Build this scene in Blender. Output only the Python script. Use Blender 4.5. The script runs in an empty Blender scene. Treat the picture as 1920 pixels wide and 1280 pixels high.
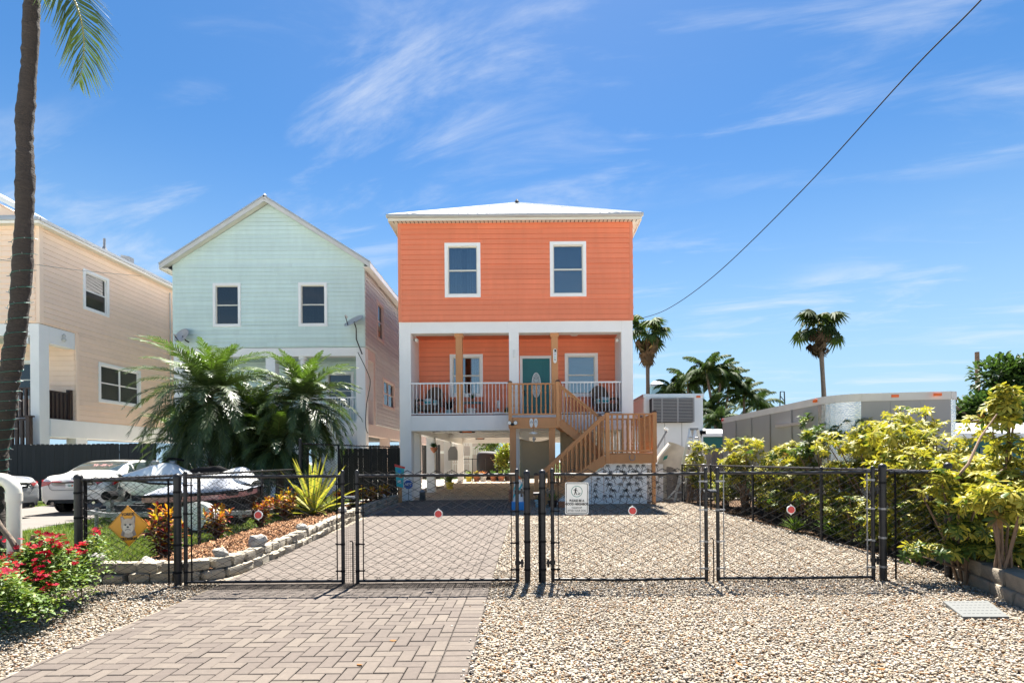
import bpy, bmesh, math, random
import numpy as np
from mathutils import Vector, Matrix
R = math.radians
random.seed(7)
rng = np.random.default_rng(11)
scene = bpy.context.scene
coll = scene.collection

# ------------------------------------------------------------------ camera
CAM_H, FPX, VPX, VPY, ROLL = 1.37, 1000.0, 990.0, 863.0, R(0.45)
cd = bpy.data.cameras.new('camera'); cam = bpy.data.objects.new('camera', cd); coll.objects.link(cam)
cam.location = (0, 0, CAM_H); cam.rotation_euler = (R(90), ROLL, 0)
cd.sensor_width = 36.0; cd.lens = FPX * 36.0 / 1920.0
cd.shift_x = (960 - VPX) / 1920.0; cd.shift_y = (VPY - 640) / 1920.0
cd.clip_start = 0.05; cd.clip_end = 2000
scene.camera = cam

# ------------------------------------------------------------------ sky and sun
SUN_EL, SUN_AZ = R(63), R(5)          # azimuth from +Y, towards +X
world = bpy.data.worlds.new('World'); scene.world = world; world.use_nodes = True
nt = world.node_tree; N = nt.nodes; L = nt.links; N.clear()
sky = N.new('ShaderNodeTexSky'); sky.sky_type = 'NISHITA'; sky.sun_disc = False
sky.sun_elevation = SUN_EL; sky.sun_rotation = SUN_AZ
sky.air_density = 1.0; sky.dust_density = 0.2; sky.ozone_density = 2.2; sky.altitude = 0
hs = N.new('ShaderNodeHueSaturation'); hs.inputs['Saturation'].default_value = 1.30; hs.inputs['Value'].default_value = 0.79
L.new(sky.outputs[0], hs.inputs['Color'])
tc = N.new('ShaderNodeTexCoord'); sep = N.new('ShaderNodeSeparateXYZ'); L.new(tc.outputs['Generated'], sep.inputs[0])
def wm(op, a, b=None):
    n = N.new('ShaderNodeMath'); n.operation = op
    for i, v in enumerate((a, b)):
        if v is None: continue
        if isinstance(v, (int, float)): n.inputs[i].default_value = v
        else: L.new(v, n.inputs[i])
    return n.outputs[0]
zz = wm('ADD', wm('MAXIMUM', sep.outputs[2], 0.0), 0.16)
cmb = N.new('ShaderNodeCombineXYZ'); L.new(wm('DIVIDE', sep.outputs[0], zz), cmb.inputs[0]); L.new(wm('DIVIDE', sep.outputs[1], zz), cmb.inputs[1])
CLOUD = (5.48, 3.52)
rt = N.new('ShaderNodeMapping'); rt.inputs['Rotation'].default_value = (0, 0, R(18)); rt.inputs['Location'].default_value = (0.082, 0.276, 0); L.new(cmb.outputs[0], rt.inputs[0])
mp = N.new('ShaderNodeMapping'); mp.inputs['Scale'].default_value = (0.7, 2.2, 1); mp.inputs['Location'].default_value = (CLOUD[0], CLOUD[1], 0)
L.new(rt.outputs[0], mp.inputs[0])
n1 = N.new('ShaderNodeTexNoise'); n1.inputs['Scale'].default_value = 2.2; n1.inputs['Detail'].default_value = 10; n1.inputs['Roughness'].default_value = 0.62; n1.inputs['Distortion'].default_value = 0.5
L.new(mp.outputs[0], n1.inputs['Vector'])
n2 = N.new('ShaderNodeTexNoise'); n2.inputs['Scale'].default_value = 0.9; n2.inputs['Detail'].default_value = 2
mp2 = N.new('ShaderNodeMapping'); mp2.inputs['Location'].default_value = (CLOUD[0] * 1.7, CLOUD[1] * 2.3, 0); mp2.inputs['Scale'].default_value = (1.0, 1.8, 1); L.new(rt.outputs[0], mp2.inputs[0]); L.new(mp2.outputs[0], n2.inputs['Vector'])
def ramp(inp, p0, p1):
    r = N.new('ShaderNodeMapRange'); r.inputs['From Min'].default_value = p0; r.inputs['From Max'].default_value = p1; r.interpolation_type = 'SMOOTHSTEP'
    L.new(inp, r.inputs['Value']); return r.outputs[0]
cloud = wm('MULTIPLY', wm('MULTIPLY', ramp(n1.outputs['Fac'], 0.47, 0.78), ramp(n2.outputs['Fac'], 0.32, 0.60)), 0.54)
hz = N.new('ShaderNodeMix'); hz.data_type = 'RGBA'      # pale blue air towards the horizon, all round
L.new(wm('SUBTRACT', 1.0, ramp(sep.outputs[2], -0.05, 0.52)), hz.inputs['Factor']); L.new(hs.outputs[0], hz.inputs['A']); hz.inputs['B'].default_value = (2.5, 3.8, 5.0, 1)
mx = N.new('ShaderNodeMix'); mx.data_type = 'RGBA'
L.new(cloud, mx.inputs['Factor']); L.new(hz.outputs['Result'], mx.inputs['A']); mx.inputs['B'].default_value = (4.7, 4.9, 5.15, 1)
bg = N.new('ShaderNodeBackground'); bg.inputs['Strength'].default_value = 0.050
out = N.new('ShaderNodeOutputWorld'); L.new(mx.outputs['Result'], bg.inputs['Color']); L.new(bg.outputs[0], out.inputs[0])
sl = bpy.data.lights.new('sun', 'SUN'); sl.energy = 5.0; sl.angle = R(0.53); sl.color = (1.0, 0.95, 0.87)
sun = bpy.data.objects.new('sun', sl); coll.objects.link(sun)
to_sun = Vector((math.sin(SUN_AZ) * math.cos(SUN_EL), math.cos(SUN_AZ) * math.cos(SUN_EL), math.sin(SUN_EL)))
sun.rotation_euler = (-to_sun).to_track_quat('-Z', 'Y').to_euler(); sun.location = (0, 30, 40)
scene.view_settings.view_transform = 'Standard'; scene.view_settings.look = 'None'
scene.view_settings.exposure = 2.02; scene.view_settings.gamma = 1.0
scene.cycles.max_bounces = 6; scene.cycles.diffuse_bounces = 4; scene.cycles.transparent_max_bounces = 8
scene.cycles.use_denoising = True

# ------------------------------------------------------------------ photograph to place
_c, _s = math.cos(ROLL), math.sin(ROLL)
def P(px, py, Y):
    dx, dy = px - VPX, VPY - py
    return Vector(((dx * _c + dy * _s) * Y / FPX, Y, CAM_H + (-dx * _s + dy * _c) * Y / FPX))
def G(px, py):
    dx, dy = px - VPX, VPY - py
    Y = -CAM_H * FPX / (-dx * _s + dy * _c)
    return Vector(((dx * _c + dy * _s) * Y / FPX, Y, 0))
def RC(px0, py0, px1, py1, Y):
    c = P((px0 + px1) / 2, (py0 + py1) / 2, Y); w = (px1 - px0) * Y / FPX / 2; h = (py1 - py0) * Y / FPX / 2
    return c.x - w, c.x + w, c.z - h, c.z + h

# ------------------------------------------------------------------ helpers
def thing(name, label, cat, loc=(0, 0, 0), rz=0.0, group=None):
    o = bpy.data.objects.new(name, None); coll.objects.link(o); o.empty_display_size = 0.2
    o.location = loc; o.rotation_euler = (0, 0, rz); o['label'] = label; o['category'] = cat
    if group: o['group'] = group
    return o
def tag(o, label, cat, group=None):
    o['label'] = label; o['category'] = cat
    if group: o['group'] = group
    return o
def add(name, me, parent=None, loc=(0, 0, 0), rot=(0, 0, 0), sc=(1, 1, 1)):
    o = bpy.data.objects.new(name, me); coll.objects.link(o); o.location = loc; o.rotation_euler = rot; o.scale = sc
    if parent is not None: o.parent = parent
    return o
class MB:
    def __init__(s, off=(0, 0, 0)): s.V = []; s.F = []; s.off = Vector(off)
    def vs(s, pts): i = len(s.V); s.V += [tuple(Vector(p) - s.off) for p in pts]; return i
    def poly(s, pts): i = s.vs(pts); s.F.append(tuple(range(i, i + len(pts)))); return s
    def hexa(s, p):     # 8 points: bottom 4, top 4
        i = s.vs(p)
        for f in ((0, 3, 2, 1), (4, 5, 6, 7), (0, 1, 5, 4), (1, 2, 6, 5), (2, 3, 7, 6), (3, 0, 4, 7)): s.F.append(tuple(i + k for k in f))
        return s
    def box(s, x0, x1, y0, y1, z0, z1):
        return s.hexa([(x0, y0, z0), (x1, y0, z0), (x1, y1, z0), (x0, y1, z0), (x0, y0, z1), (x1, y0, z1), (x1, y1, z1), (x0, y1, z1)])
    def beam(s, a, b, w, h, up=(0, 0, 1)):
        a, b = Vector(a), Vector(b); d = (b - a).normalized(); u = Vector(up); sd = d.cross(u)
        if sd.length < 1e-4: sd = d.cross(Vector((0, 1, 0)))
        sd.normalize(); u = sd.cross(d).normalized(); sd *= w / 2; u *= h / 2
        return s.hexa([a - sd - u, b - sd - u, b + sd - u, a + sd - u, a - sd + u, b - sd + u, b + sd + u, a + sd + u])
    def tube(s, pts, r, n=8, cap=True):
        pts = [Vector(p) for p in pts]; m = len(pts); rs = r if isinstance(r, (list, tuple)) else [r] * m
        rows = []; prev = None
        for k, p in enumerate(pts):
            d = (pts[min(k + 1, m - 1)] - pts[max(k - 1, 0)]).normalized()
            if prev is None:
                a = d.cross(Vector((0, 0, 1)))
                if a.length < 1e-3: a = d.cross(Vector((1, 0, 0)))
            else: a = prev - d * prev.dot(d)
            a.normalize(); prev = a; b = d.cross(a)
            rows.append(s.vs([p + (a * math.cos(2 * math.pi * j / n) + b * math.sin(2 * math.pi * j / n)) * rs[k] for j in range(n)]))
        for k in range(m - 1):
            for j in range(n):
                j2 = (j + 1) % n; s.F.append((rows[k] + j, rows[k + 1] + j, rows[k + 1] + j2, rows[k] + j2))
        if cap:
            s.F.append(tuple(rows[0] + j for j in range(n))); s.F.append(tuple(rows[-1] + j for j in reversed(range(n))))
        return s
    def cyl(s, a, b, r, n=12, r2=None): return s.tube([a, b], [r, r if r2 is None else r2], n)
    def lathe(s, c, prof, n=12, cap=True):
        c = Vector(c); rows = [s.vs([c + Vector((r * math.cos(2 * math.pi * j / n), r * math.sin(2 * math.pi * j / n), z)) for j in range(n)]) for r, z in prof]
        for k in range(len(prof) - 1):
            for j in range(n):
                j2 = (j + 1) % n; s.F.append((rows[k] + j, rows[k] + j2, rows[k + 1] + j2, rows[k + 1] + j))
        if cap:
            s.F.append(tuple(rows[0] + j for j in reversed(range(n)))); s.F.append(tuple(rows[-1] + j for j in range(n)))
        return s
    def prism(s, pts, d):   # planar polygon extruded by vector d
        d = Vector(d); n = len(pts); i = s.vs(pts); j = s.vs([Vector(p) + d for p in pts])
        s.F.append(tuple(range(i, i + n))); s.F.append(tuple(reversed(range(j, j + n))))
        for k in range(n): s.F.append((i + k, j + k, j + (k + 1) % n, i + (k + 1) % n))
        return s
    def mesh(s, name, mat, smooth=False, fix=True):
        me = bpy.data.meshes.new(name); me.from_pydata(s.V, [], s.F)
        if fix:
            bm = bmesh.new(); bm.from_mesh(me); bmesh.ops.recalc_face_normals(bm, faces=bm.faces); bm.to_mesh(me); bm.free()
        if mat: me.materials.append(mat)
        if smooth:
            me.polygons.foreach_set('use_smooth', [True] * len(me.polygons))
            if smooth != 2: me.set_sharp_from_angle(angle=R(40))
        me.update(); return me
    def build(s, name, mat, parent=None, smooth=False, bev=0, fix=True):
        o = add(name, s.mesh(name, mat, smooth, fix), parent)
        if bev:
            m = o.modifiers.new('bevel', 'BEVEL'); m.width = bev; m.segments = 2; m.limit_method = 'ANGLE'
        return o
def npmesh(name, V, F, mat, col=None, smooth=False):
    V = np.asarray(V, dtype=np.float32).reshape(-1, 3); F = np.asarray(F, dtype=np.int32); k = F.shape[1]
    me = bpy.data.meshes.new(name); me.vertices.add(len(V)); me.vertices.foreach_set('co', V.ravel())
    me.loops.add(F.size); me.loops.foreach_set('vertex_index', F.ravel())
    me.polygons.add(len(F)); me.polygons.foreach_set('loop_start', np.arange(len(F), dtype=np.int32) * k)
    if smooth: me.polygons.foreach_set('use_smooth', np.ones(len(F), dtype=bool))
    me.update(calc_edges=True); me.validate()
    if col is not None:
        a = me.color_attributes.new('Col', 'FLOAT_COLOR', 'POINT'); c = np.ones((len(V), 4), dtype=np.float32); c[:, :3] = col
        a.data.foreach_set('color', c.ravel())
    if mat: me.materials.append(mat)
    return me
def catmull(A, n):
    A = np.asarray(A, float); m = len(A); t = np.linspace(0, m - 1, n); i = np.clip(t.astype(int), 0, m - 2); f = (t - i)
    f = f.reshape((-1,) + (1,) * (A.ndim - 1))
    p0 = A[np.clip(i - 1, 0, m - 1)]; p1 = A[i]; p2 = A[i + 1]; p3 = A[np.clip(i + 2, 0, m - 1)]
    return 0.5 * (2 * p1 + (p2 - p0) * f + (2 * p0 - 5 * p1 + 4 * p2 - p3) * f ** 2 + (3 * p1 - p0 - 3 * p2 + p3) * f ** 3)
def text(s, size, mat, parent, loc, rot=(R(90), 0, 0), depth=0.0015, bold=0.0, sx=1.0, name='lettering', align='CENTER'):
    cu = bpy.data.curves.new('t', 'FONT'); cu.body = s; cu.size = size; cu.extrude = depth; cu.offset = bold; cu.align_x = align; cu.align_y = 'CENTER'; cu.resolution_u = 3
    t = bpy.data.objects.new('t', cu); coll.objects.link(t); dg = bpy.context.evaluated_depsgraph_get()
    me = bpy.data.meshes.new_from_object(t.evaluated_get(dg)); bpy.data.objects.remove(t); bpy.data.curves.remove(cu)
    me.materials.clear(); me.materials.append(mat)
    return add(name, me, parent, loc, rot, (sx, 1, 1))

# ------------------------------------------------------------------ materials
def M(name, col, rough=0.6, var=0.07, scale=6.0, bump=0.0, bscale=60.0, metal=0.0, spec=0.5, rnd=0.0, attr=False, trans=0.0, stretch=(1, 1, 1), var2=0.0, scale2=0.7, coat=0.0, tcol=None, hue=0.0, bdist=0.01, world=False):
    m = bpy.data.materials.new(name); m.use_nodes = True; t = m.node_tree; n = t.nodes; l = t.links; n.clear()
    o = n.new('ShaderNodeOutputMaterial'); b = n.new('ShaderNodeBsdfPrincipled')
    b.inputs['Roughness'].default_value = rough; b.inputs['Metallic'].default_value = metal; b.inputs['Specular IOR Level'].default_value = spec; b.inputs['Coat Weight'].default_value = coat
    b.inputs['Coat Roughness'].default_value = 0.05
    tcn = n.new('ShaderNodeTexCoord'); mpn = n.new('ShaderNodeMapping'); mpn.inputs['Scale'].default_value = stretch; l.new(n.new('ShaderNodeNewGeometry').outputs['Position'] if world else tcn.outputs['Object'], mpn.inputs[0])
    def mth(op, a, bb):
        q = n.new('ShaderNodeMath'); q.operation = op
        for i, v in enumerate((a, bb)):
            if isinstance(v, (int, float)): q.inputs[i].default_value = v
            else: l.new(v, q.inputs[i])
        return q.outputs[0]
    def noise(sc, det=4):
        q = n.new('ShaderNodeTexNoise'); q.inputs['Scale'].default_value = sc; q.inputs['Detail'].default_value = det; l.new(mpn.outputs[0], q.inputs['Vector']); return q.outputs['Fac']
    val = None
    def mul(v):
        nonlocal val
        val = v if val is None else mth('MULTIPLY', val, v)
    if var: mul(mth('ADD', 1 - var * 1.6, mth('MULTIPLY', noise(scale, 6), var * 3.2)))
    if var2: mul(mth('ADD', 1 - var2 * 1.6, mth('MULTIPLY', noise(scale2, 3), var2 * 3.2)))
    oi = n.new('ShaderNodeObjectInfo')
    if rnd: mul(mth('ADD', 1 - rnd, mth('MULTIPLY', oi.outputs['Random'], rnd * 2)))
    h = n.new('ShaderNodeHueSaturation')
    if attr:
        a = n.new('ShaderNodeAttribute'); a.attribute_name = 'Col'; l.new(a.outputs['Color'], h.inputs['Color'])
    else: h.inputs['Color'].default_value = (*col, 1)
    if val is not None: l.new(val, h.inputs['Value'])
    if hue: l.new(mth('ADD', 0.5 - hue, mth('MULTIPLY', oi.outputs['Random'], hue * 2)), h.inputs['Hue'])
    l.new(h.outputs[0], b.inputs['Base Color'])
    if bump:
        bp = n.new('ShaderNodeBump'); bp.inputs['Strength'].default_value = bump; bp.inputs['Distance'].default_value = bdist; l.new(noise(bscale, 5), bp.inputs['Height']); l.new(bp.outputs[0], b.inputs['Normal'])
    sh = b.outputs[0]
    if trans:
        tr = n.new('ShaderNodeBsdfTranslucent'); mxs = n.new('ShaderNodeMixShader'); mxs.inputs[0].default_value = trans
        if tcol: 
            g = n.new('ShaderNodeMix'); g.data_type = 'RGBA'; g.blend_type = 'MULTIPLY'; g.inputs['Factor'].default_value = 1; l.new(h.outputs[0], g.inputs['A']); g.inputs['B'].default_value = (*tcol, 1); l.new(g.outputs['Result'], tr.inputs[0])
        else: l.new(h.outputs[0], tr.inputs[0])
        l.new(b.outputs[0], mxs.inputs[1]); l.new(tr.outputs[0], mxs.inputs[2]); sh = mxs.outputs[0]
    l.new(sh, o.inputs[0]); return m
def glass_mat(name, base, gloss=0.3, rough=0.03):
    m = bpy.data.materials.new(name); m.use_nodes = True; t = m.node_tree; n = t.nodes; l = t.links; n.clear()
    o = n.new('ShaderNodeOutputMaterial'); t1 = n.new('ShaderNodeBsdfTransparent'); t1.inputs[0].default_value = (*base, 1); g = n.new('ShaderNodeBsdfGlossy'); g.inputs['Roughness'].default_value = rough
    lw = n.new('ShaderNodeFresnel'); lw.inputs[0].default_value = 1.5; ad = n.new('ShaderNodeMath'); ad.operation = 'ADD'; ad.inputs[1].default_value = gloss; ad.use_clamp = True; l.new(lw.outputs[0], ad.inputs[0])
    mx = n.new('ShaderNodeMixShader'); l.new(ad.outputs[0], mx.inputs[0]); l.new(t1.outputs[0], mx.inputs[1]); l.new(g.outputs[0], mx.inputs[2]); l.new(mx.outputs[0], o.inputs[0]); return m
m = {}
m['orange'] = M('orange_paint', (0.80, 0.235, 0.115), 0.6, 0.05, 3.5, 0.12, 60, rnd=0.05, var2=0.08, scale2=0.6, stretch=(1.6, 1.6, 0.28))
m['orange_trim'] = M('orange_trim_paint', (0.73, 0.22, 0.11), 0.6, 0.05, 5)
m['white'] = M('white_stucco', (0.83, 0.81, 0.78), 0.75, 0.03, 3, 0.15, 180, var2=0.03)
m['white_trim'] = M('white_trim_paint', (0.83, 0.815, 0.79), 0.5, 0.03, 8)
m['cream'] = M('cream_vinyl', (0.66, 0.63, 0.55), 0.5, 0.03, 8)
m['mint'] = M('mint_paint', (0.60, 0.72, 0.68), 0.6, 0.05, 4, 0.1, 100, rnd=0.045, var2=0.07, stretch=(1.4, 1.4, 0.35))
m['side_bounce'] = M('bounce_tinted_siding', (0.64, 0.62, 0.585), 0.65, 0.06, 4, 0.1, 100, rnd=0.04, var2=0.06)  # mint siding coloured beige for light bounced off the orange house
m['trim_bounce'] = M('bounce_tinted_trim', (0.68, 0.54, 0.47), 0.6, 0.05, 6)  # the orange house's bounce light is mixed into this trim colour
m['peach'] = M('peach_paint', (0.92, 0.69, 0.52), 0.6, 0.04, 4, 0.1, 100, rnd=0.025, var2=0.04)
m['roof'] = M('white_metal_roof', (0.78, 0.78, 0.77), 0.4, 0.04, 2, 0.05, 30, spec=0.5, rnd=0.02)
m['fascia'] = M('weathered_fascia', (0.55, 0.53, 0.50), 0.6, 0.08, 4)
m['gutter'] = M('grey_gutter', (0.46, 0.46, 0.46), 0.45, 0.1, 3, metal=0.3, stretch=(0.5, 1, 1))
m['wood'] = M('brown_stained_wood', (0.55, 0.25, 0.095), 0.55, 0.12, 5, 0.15, 40, rnd=0.08, stretch=(1, 1, 0.25))
m['dark_wood'] = M('dark_brown_wood', (0.045, 0.022, 0.016), 0.5, 0.1, 6)
m['black_wood'] = M('black_stained_board', (0.008, 0.008, 0.010), 0.6, 0.2, 5, 0.2, 40, rnd=0.3, stretch=(3, 3, 0.4))
m['grey_wood'] = M('grey_weathered_board', (0.16, 0.14, 0.125), 0.85, 0.25, 6, 0.4, 40, rnd=0.25, stretch=(4, 4, 0.4))
m['teal'] = M('teal_door_paint', (0.012, 0.155, 0.165), 0.4, 0.05, 5)
m['black'] = M('black_vinyl', (0.012, 0.012, 0.013), 0.85, 0.15, 10, spec=0.08)
m['black_metal'] = M('black_coated_steel', (0.014, 0.014, 0.016), 0.42, 0.3, 12, spec=0.35)
m['galv'] = M('galvanised_steel', (0.24, 0.245, 0.25), 0.45, 0.1, 14, metal=0.6)
m['alu'] = M('aluminium', (0.62, 0.62, 0.61), 0.38, 0.06, 10, metal=0.7)
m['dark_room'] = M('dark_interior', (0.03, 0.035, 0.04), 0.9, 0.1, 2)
m['curtain'] = M('grey_curtain', (0.30, 0.33, 0.36), 0.85, 0.1, 3)
m['blind'] = M('grey_blind_slat', (0.16, 0.17, 0.18), 0.6, 0.05)
m['glass'] = glass_mat('window_glass', (0.55, 0.62, 0.66), 0.22)
m['dark_glass'] = glass_mat('dark_window_glass', (0.30, 0.32, 0.34), 0.06)
m['oval_glass'] = M('leaded_glass', (0.50, 0.55, 0.53), 0.15, 0.15, 14, 0.5, 30, spec=0.8)
m['lead'] = M('lead_came', (0.05, 0.05, 0.05), 0.5)
m['tan_cloth'] = M('tan_shade_cloth', (0.42, 0.32, 0.19), 0.9, 0.04, 10, 0.2, 300)
m['concrete'] = M('pale_concrete', (0.145, 0.13, 0.115), 0.9, 0.1, 3, 0.3, 60, var2=0.08)
m['porch_floor'] = M('red_brown_porch_floor', (0.16, 0.06, 0.045), 0.7)
m['paver'] = M('paver_concrete', (0.105, 0.085, 0.070), 0.9, 0.13, 30, 0.6, 250, rnd=0.15, var2=0.11, scale2=1.1, hue=0.006, bdist=0.003, world=True)
m['joint'] = M('joint_sand', (0.05, 0.042, 0.036), 0.95, 0.2, 30)
m['pebble'] = M('river_pebble', (0.5, 0.5, 0.5), 0.75, 0.06, 60, attr=True, spec=0.3)
m['mulch'] = M('red_brown_mulch', (0.3, 0.15, 0.08), 0.95, 0.2, 40, attr=True, spec=0.1)
m['leaf'] = M('leaf', (0.1, 0.2, 0.05), 0.5, 0.12, 30, attr=True, trans=0.30, tcol=(1.2, 1.25, 0.6), spec=0.3)
m['dull_leaf'] = M('matte_leaf', (0.1, 0.2, 0.05), 0.65, 0.10, 30, attr=True, trans=0.25, tcol=(1.2, 1.3, 0.6), spec=0.12)
m['gloss_leaf'] = M('glossy_palm_leaflet', (0.1, 0.2, 0.05), 0.42, 0.10, 30, attr=True, trans=0.22, tcol=(1.3, 1.5, 0.5), spec=0.5)
m['petal'] = M('red_petal', (0.34, 0.003, 0.022), 0.7, 0.1, 60, spec=0.15, trans=0.2, rnd=0.25, hue=0.008)
m['bark'] = M('grey_brown_bark', (0.15, 0.115, 0.085), 0.9, 0.3, 12, 0.8, 30, stretch=(1, 1, 0.5), bdist=0.02)
m['palm_bark'] = M('ringed_palm_bark', (0.038, 0.029, 0.024), 0.9, 0.35, 16, 1.0, 26, stretch=(0.5, 0.5, 3.0), bdist=0.02, var2=0.15)
m['twig'] = M('brown_twig', (0.16, 0.10, 0.06), 0.85, 0.2, 20)
m['dead'] = M('dry_brown_frond', (0.30, 0.19, 0.10), 0.85, 0.2, 20, trans=0.15)
m['pvc'] = M('white_pvc', (0.62, 0.60, 0.53), 0.35, 0.03, 5, var2=0.03)
m['block'] = M('tan_retaining_block', (0.31, 0.275, 0.215), 0.92, 0.14, 12, 0.7, 60, rnd=0.12, var2=0.1, scale2=3, world=True)
m['grey_block'] = M('grey_brown_retaining_block', (0.22, 0.185, 0.14), 0.92, 0.16, 12, 0.8, 60, rnd=0.12, var2=0.12, scale2=3, world=True)
m['coral'] = M('white_coral_rock', (0.33, 0.315, 0.285), 0.9, 0.1, 20, 0.8, 40)
m['grey_plastic'] = M('grey_plastic_lid', (0.105, 0.11, 0.107), 0.7, 0.06, 20)
m['red'] = M('red_reflector', (0.55, 0.012, 0.012), 0.3, 0.04)
m['sign_white'] = M('white_sign_face', (0.78, 0.77, 0.72), 0.4, 0.03, 10)
m['sign_black'] = M('black_sign_ink', (0.012, 0.012, 0.014), 0.5, 0)
m['sign_green'] = M('green_sign_ink', (0.01, 0.20, 0.15), 0.5, 0)
m['sign_yellow'] = M('amber_sign_face', (0.72, 0.30, 0.005), 0.4, 0.03, 12)
m['car_white'] = M('white_car_paint', (0.60, 0.59, 0.56), 0.25, 0.01, coat=1.0)
m['car_silver'] = M('silver_car_paint', (0.42, 0.43, 0.44), 0.3, 0.02, metal=0.5, coat=1.0)
m['car_glass'] = M('tinted_car_glass', (0.03, 0.045, 0.045), 0.04, 0, spec=0.9, coat=1.0)
m['tyre'] = M('black_tyre', (0.015, 0.015, 0.015), 0.85)
m['chrome'] = M('chrome_trim', (0.65, 0.65, 0.66), 0.12, 0, metal=1.0)
m['tail'] = M('red_tail_lamp', (0.35, 0.01, 0.01), 0.12, 0.02, coat=1.0)
m['fabric_cover'] = M('pale_grey_cover', (0.34, 0.36, 0.41), 0.8, 0.05, 4, 0.3, 12, bdist=0.03)
m['red_hull'] = M('faded_red_hull', (0.40, 0.17, 0.16), 0.35, 0.15, 5, coat=0.5)
m['gel_white'] = M('white_gelcoat', (0.78, 0.78, 0.76), 0.25, 0.02, coat=0.6)
m['grey_panel'] = M('grey_trailer_panel', (0.29, 0.285, 0.28), 0.5, 0.06, 2, spec=0.4, var2=0.06, stretch=(1, 1, 0.4))
m['diamond'] = M('diamond_plate', (0.62, 0.62, 0.60), 0.25, 0.15, 3, 0.6, 45, metal=0.9)
m['amber'] = M('amber_marker_lamp', (0.75, 0.13, 0.01), 0.3, 0)
m['teal_wall'] = M('teal_painted_wall', (0.015, 0.12, 0.12), 0.7)
m['pale_blue'] = M('pale_blue_paint', (0.30, 0.48, 0.54), 0.6)
m['blue'] = M('blue_sign', (0.03, 0.10, 0.36), 0.4)
m['bright_blue'] = M('bright_blue_paint', (0.02, 0.25, 0.62), 0.5)
m['aqua'] = M('aqua_paint', (0.02, 0.42, 0.45), 0.5)
m['orange_bright'] = M('bright_orange_paint', (0.75, 0.18, 0.03), 0.5)
m['wicker'] = M('brown_wicker', (0.12, 0.08, 0.055), 0.7, 0.2, 60, 0.5, 120)
m['cushion'] = M('aqua_white_cushion', (0.55, 0.68, 0.70), 0.85, 0.2, 25)
m['terracotta'] = M('terracotta', (0.42, 0.16, 0.08), 0.8)
m['yellow_pot'] = M('yellow_glaze', (0.62, 0.50, 0.04), 0.4)
m['ceramic'] = M('white_ceramic', (0.72, 0.71, 0.68), 0.35, 0.15, 20)
m['dark_shade'] = M('black_cover', (0.012, 0.012, 0.014), 0.7)
m['lamp'] = M('lamp_housing', (0.75, 0.74, 0.70), 0.4)
# ================================================================== the setting: ground, drive, gravel
def sheet(name, pts, z, mat, sub=None):
    b = MB(); b.poly([(p[0], p[1], z) for p in pts]); o = b.build(name, mat, fix=False); o['kind'] = 'structure'; return o
def ground_mat(name, c1, c2, c3, sc, bump=0.4):
    mt = bpy.data.materials.new(name); mt.use_nodes = True; t = mt.node_tree; n = t.nodes; l = t.links; b = n['Principled BSDF']; b.inputs['Roughness'].default_value = 0.95; b.inputs['Specular IOR Level'].default_value = 0.15
    tcn = n.new('ShaderNodeTexCoord'); v = n.new('ShaderNodeTexVoronoi'); v.inputs['Scale'].default_value = sc; v.inputs['Randomness'].default_value = 1; l.new(tcn.outputs['Object'], v.inputs['Vector'])
    sp = n.new('ShaderNodeSeparateColor'); l.new(v.outputs['Color'], sp.inputs[0])
    r = n.new('ShaderNodeValToRGB'); r.color_ramp.elements[0].color = (*c1, 1); r.color_ramp.elements[1].color = (*c3, 1); e = r.color_ramp.elements.new(0.5); e.color = (*c2, 1); l.new(sp.outputs[0], r.inputs[0])
    nz = n.new('ShaderNodeTexNoise'); nz.inputs['Scale'].default_value = 0.8; nz.inputs['Detail'].default_value = 5; l.new(tcn.outputs['Object'], nz.inputs['Vector'])
    mr = n.new('ShaderNodeMapRange'); mr.inputs['To Min'].default_value = 0.75; mr.inputs['To Max'].default_value = 1.25; l.new(nz.outputs['Fac'], mr.inputs['Value'])
    h = n.new('ShaderNodeHueSaturation'); l.new(r.outputs[0], h.inputs['Color']); l.new(mr.outputs[0], h.inputs['Value']); l.new(h.outputs[0], b.inputs['Base Color'])
    bp = n.new('ShaderNodeBump'); bp.inputs['Strength'].default_value = bump; bp.inputs['Distance'].default_value = 0.02; bp.invert = True; l.new(v.outputs['Distance'], bp.inputs['Height']); l.new(bp.outputs[0], b.inputs['Normal'])
    return mt
gm_gravel = ground_mat('gravel_base', (0.19, 0.145, 0.10), (0.25, 0.215, 0.17), (0.30, 0.275, 0.235), 60, 0.35)
gm_bounce = ground_mat('pale_bounce_earth', (0.56, 0.53, 0.48), (0.62, 0.59, 0.53), (0.68, 0.65, 0.59), 12)  # earth made pale so unseen ground behind the camera bounces light forward
gm_grass = ground_mat('lawn_soil', (0.05, 0.08, 0.02), (0.07, 0.11, 0.025), (0.10, 0.13, 0.04), 25)
gm_litter = ground_mat('leaf_litter', (0.04, 0.025, 0.015), (0.08, 0.05, 0.03), (0.15, 0.09, 0.05), 30)
gm_mulch = ground_mat('mulch_base', (0.10, 0.045, 0.02), (0.19, 0.09, 0.045), (0.28, 0.15, 0.08), 45)
sheet('ground', [(-900, -30), (900, -30), (900, 1500), (-900, 1500)], 0.0, gm_bounce)
sheet('gravel_yard', [(-3.9, 1), (4.6, 1), (4.25, 4.6), (4.85, 6.1), (5.0, 17.2), (5.0, 42), (-5.0, 42), (-5.0, 18.3), (-3.9, 6.0), (-5.6, 5.85), (-5.6, 1)], 0.004, gm_gravel)
sheet('lawn', [(-40, 3.0), (-5.6, 3.0), (-5.0, 5.85), (-6.0, 14), (-6.0, 21), (-40, 21)], 0.008, gm_grass)
sheet('neighbour_drive', [(-10.1, 9.4), (-11.9, 19.0), (-15.9, 19.0), (-15.6, 14.6), (-30, 14.2), (-30, 9.4)], 0.014, m['concrete'])
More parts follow.
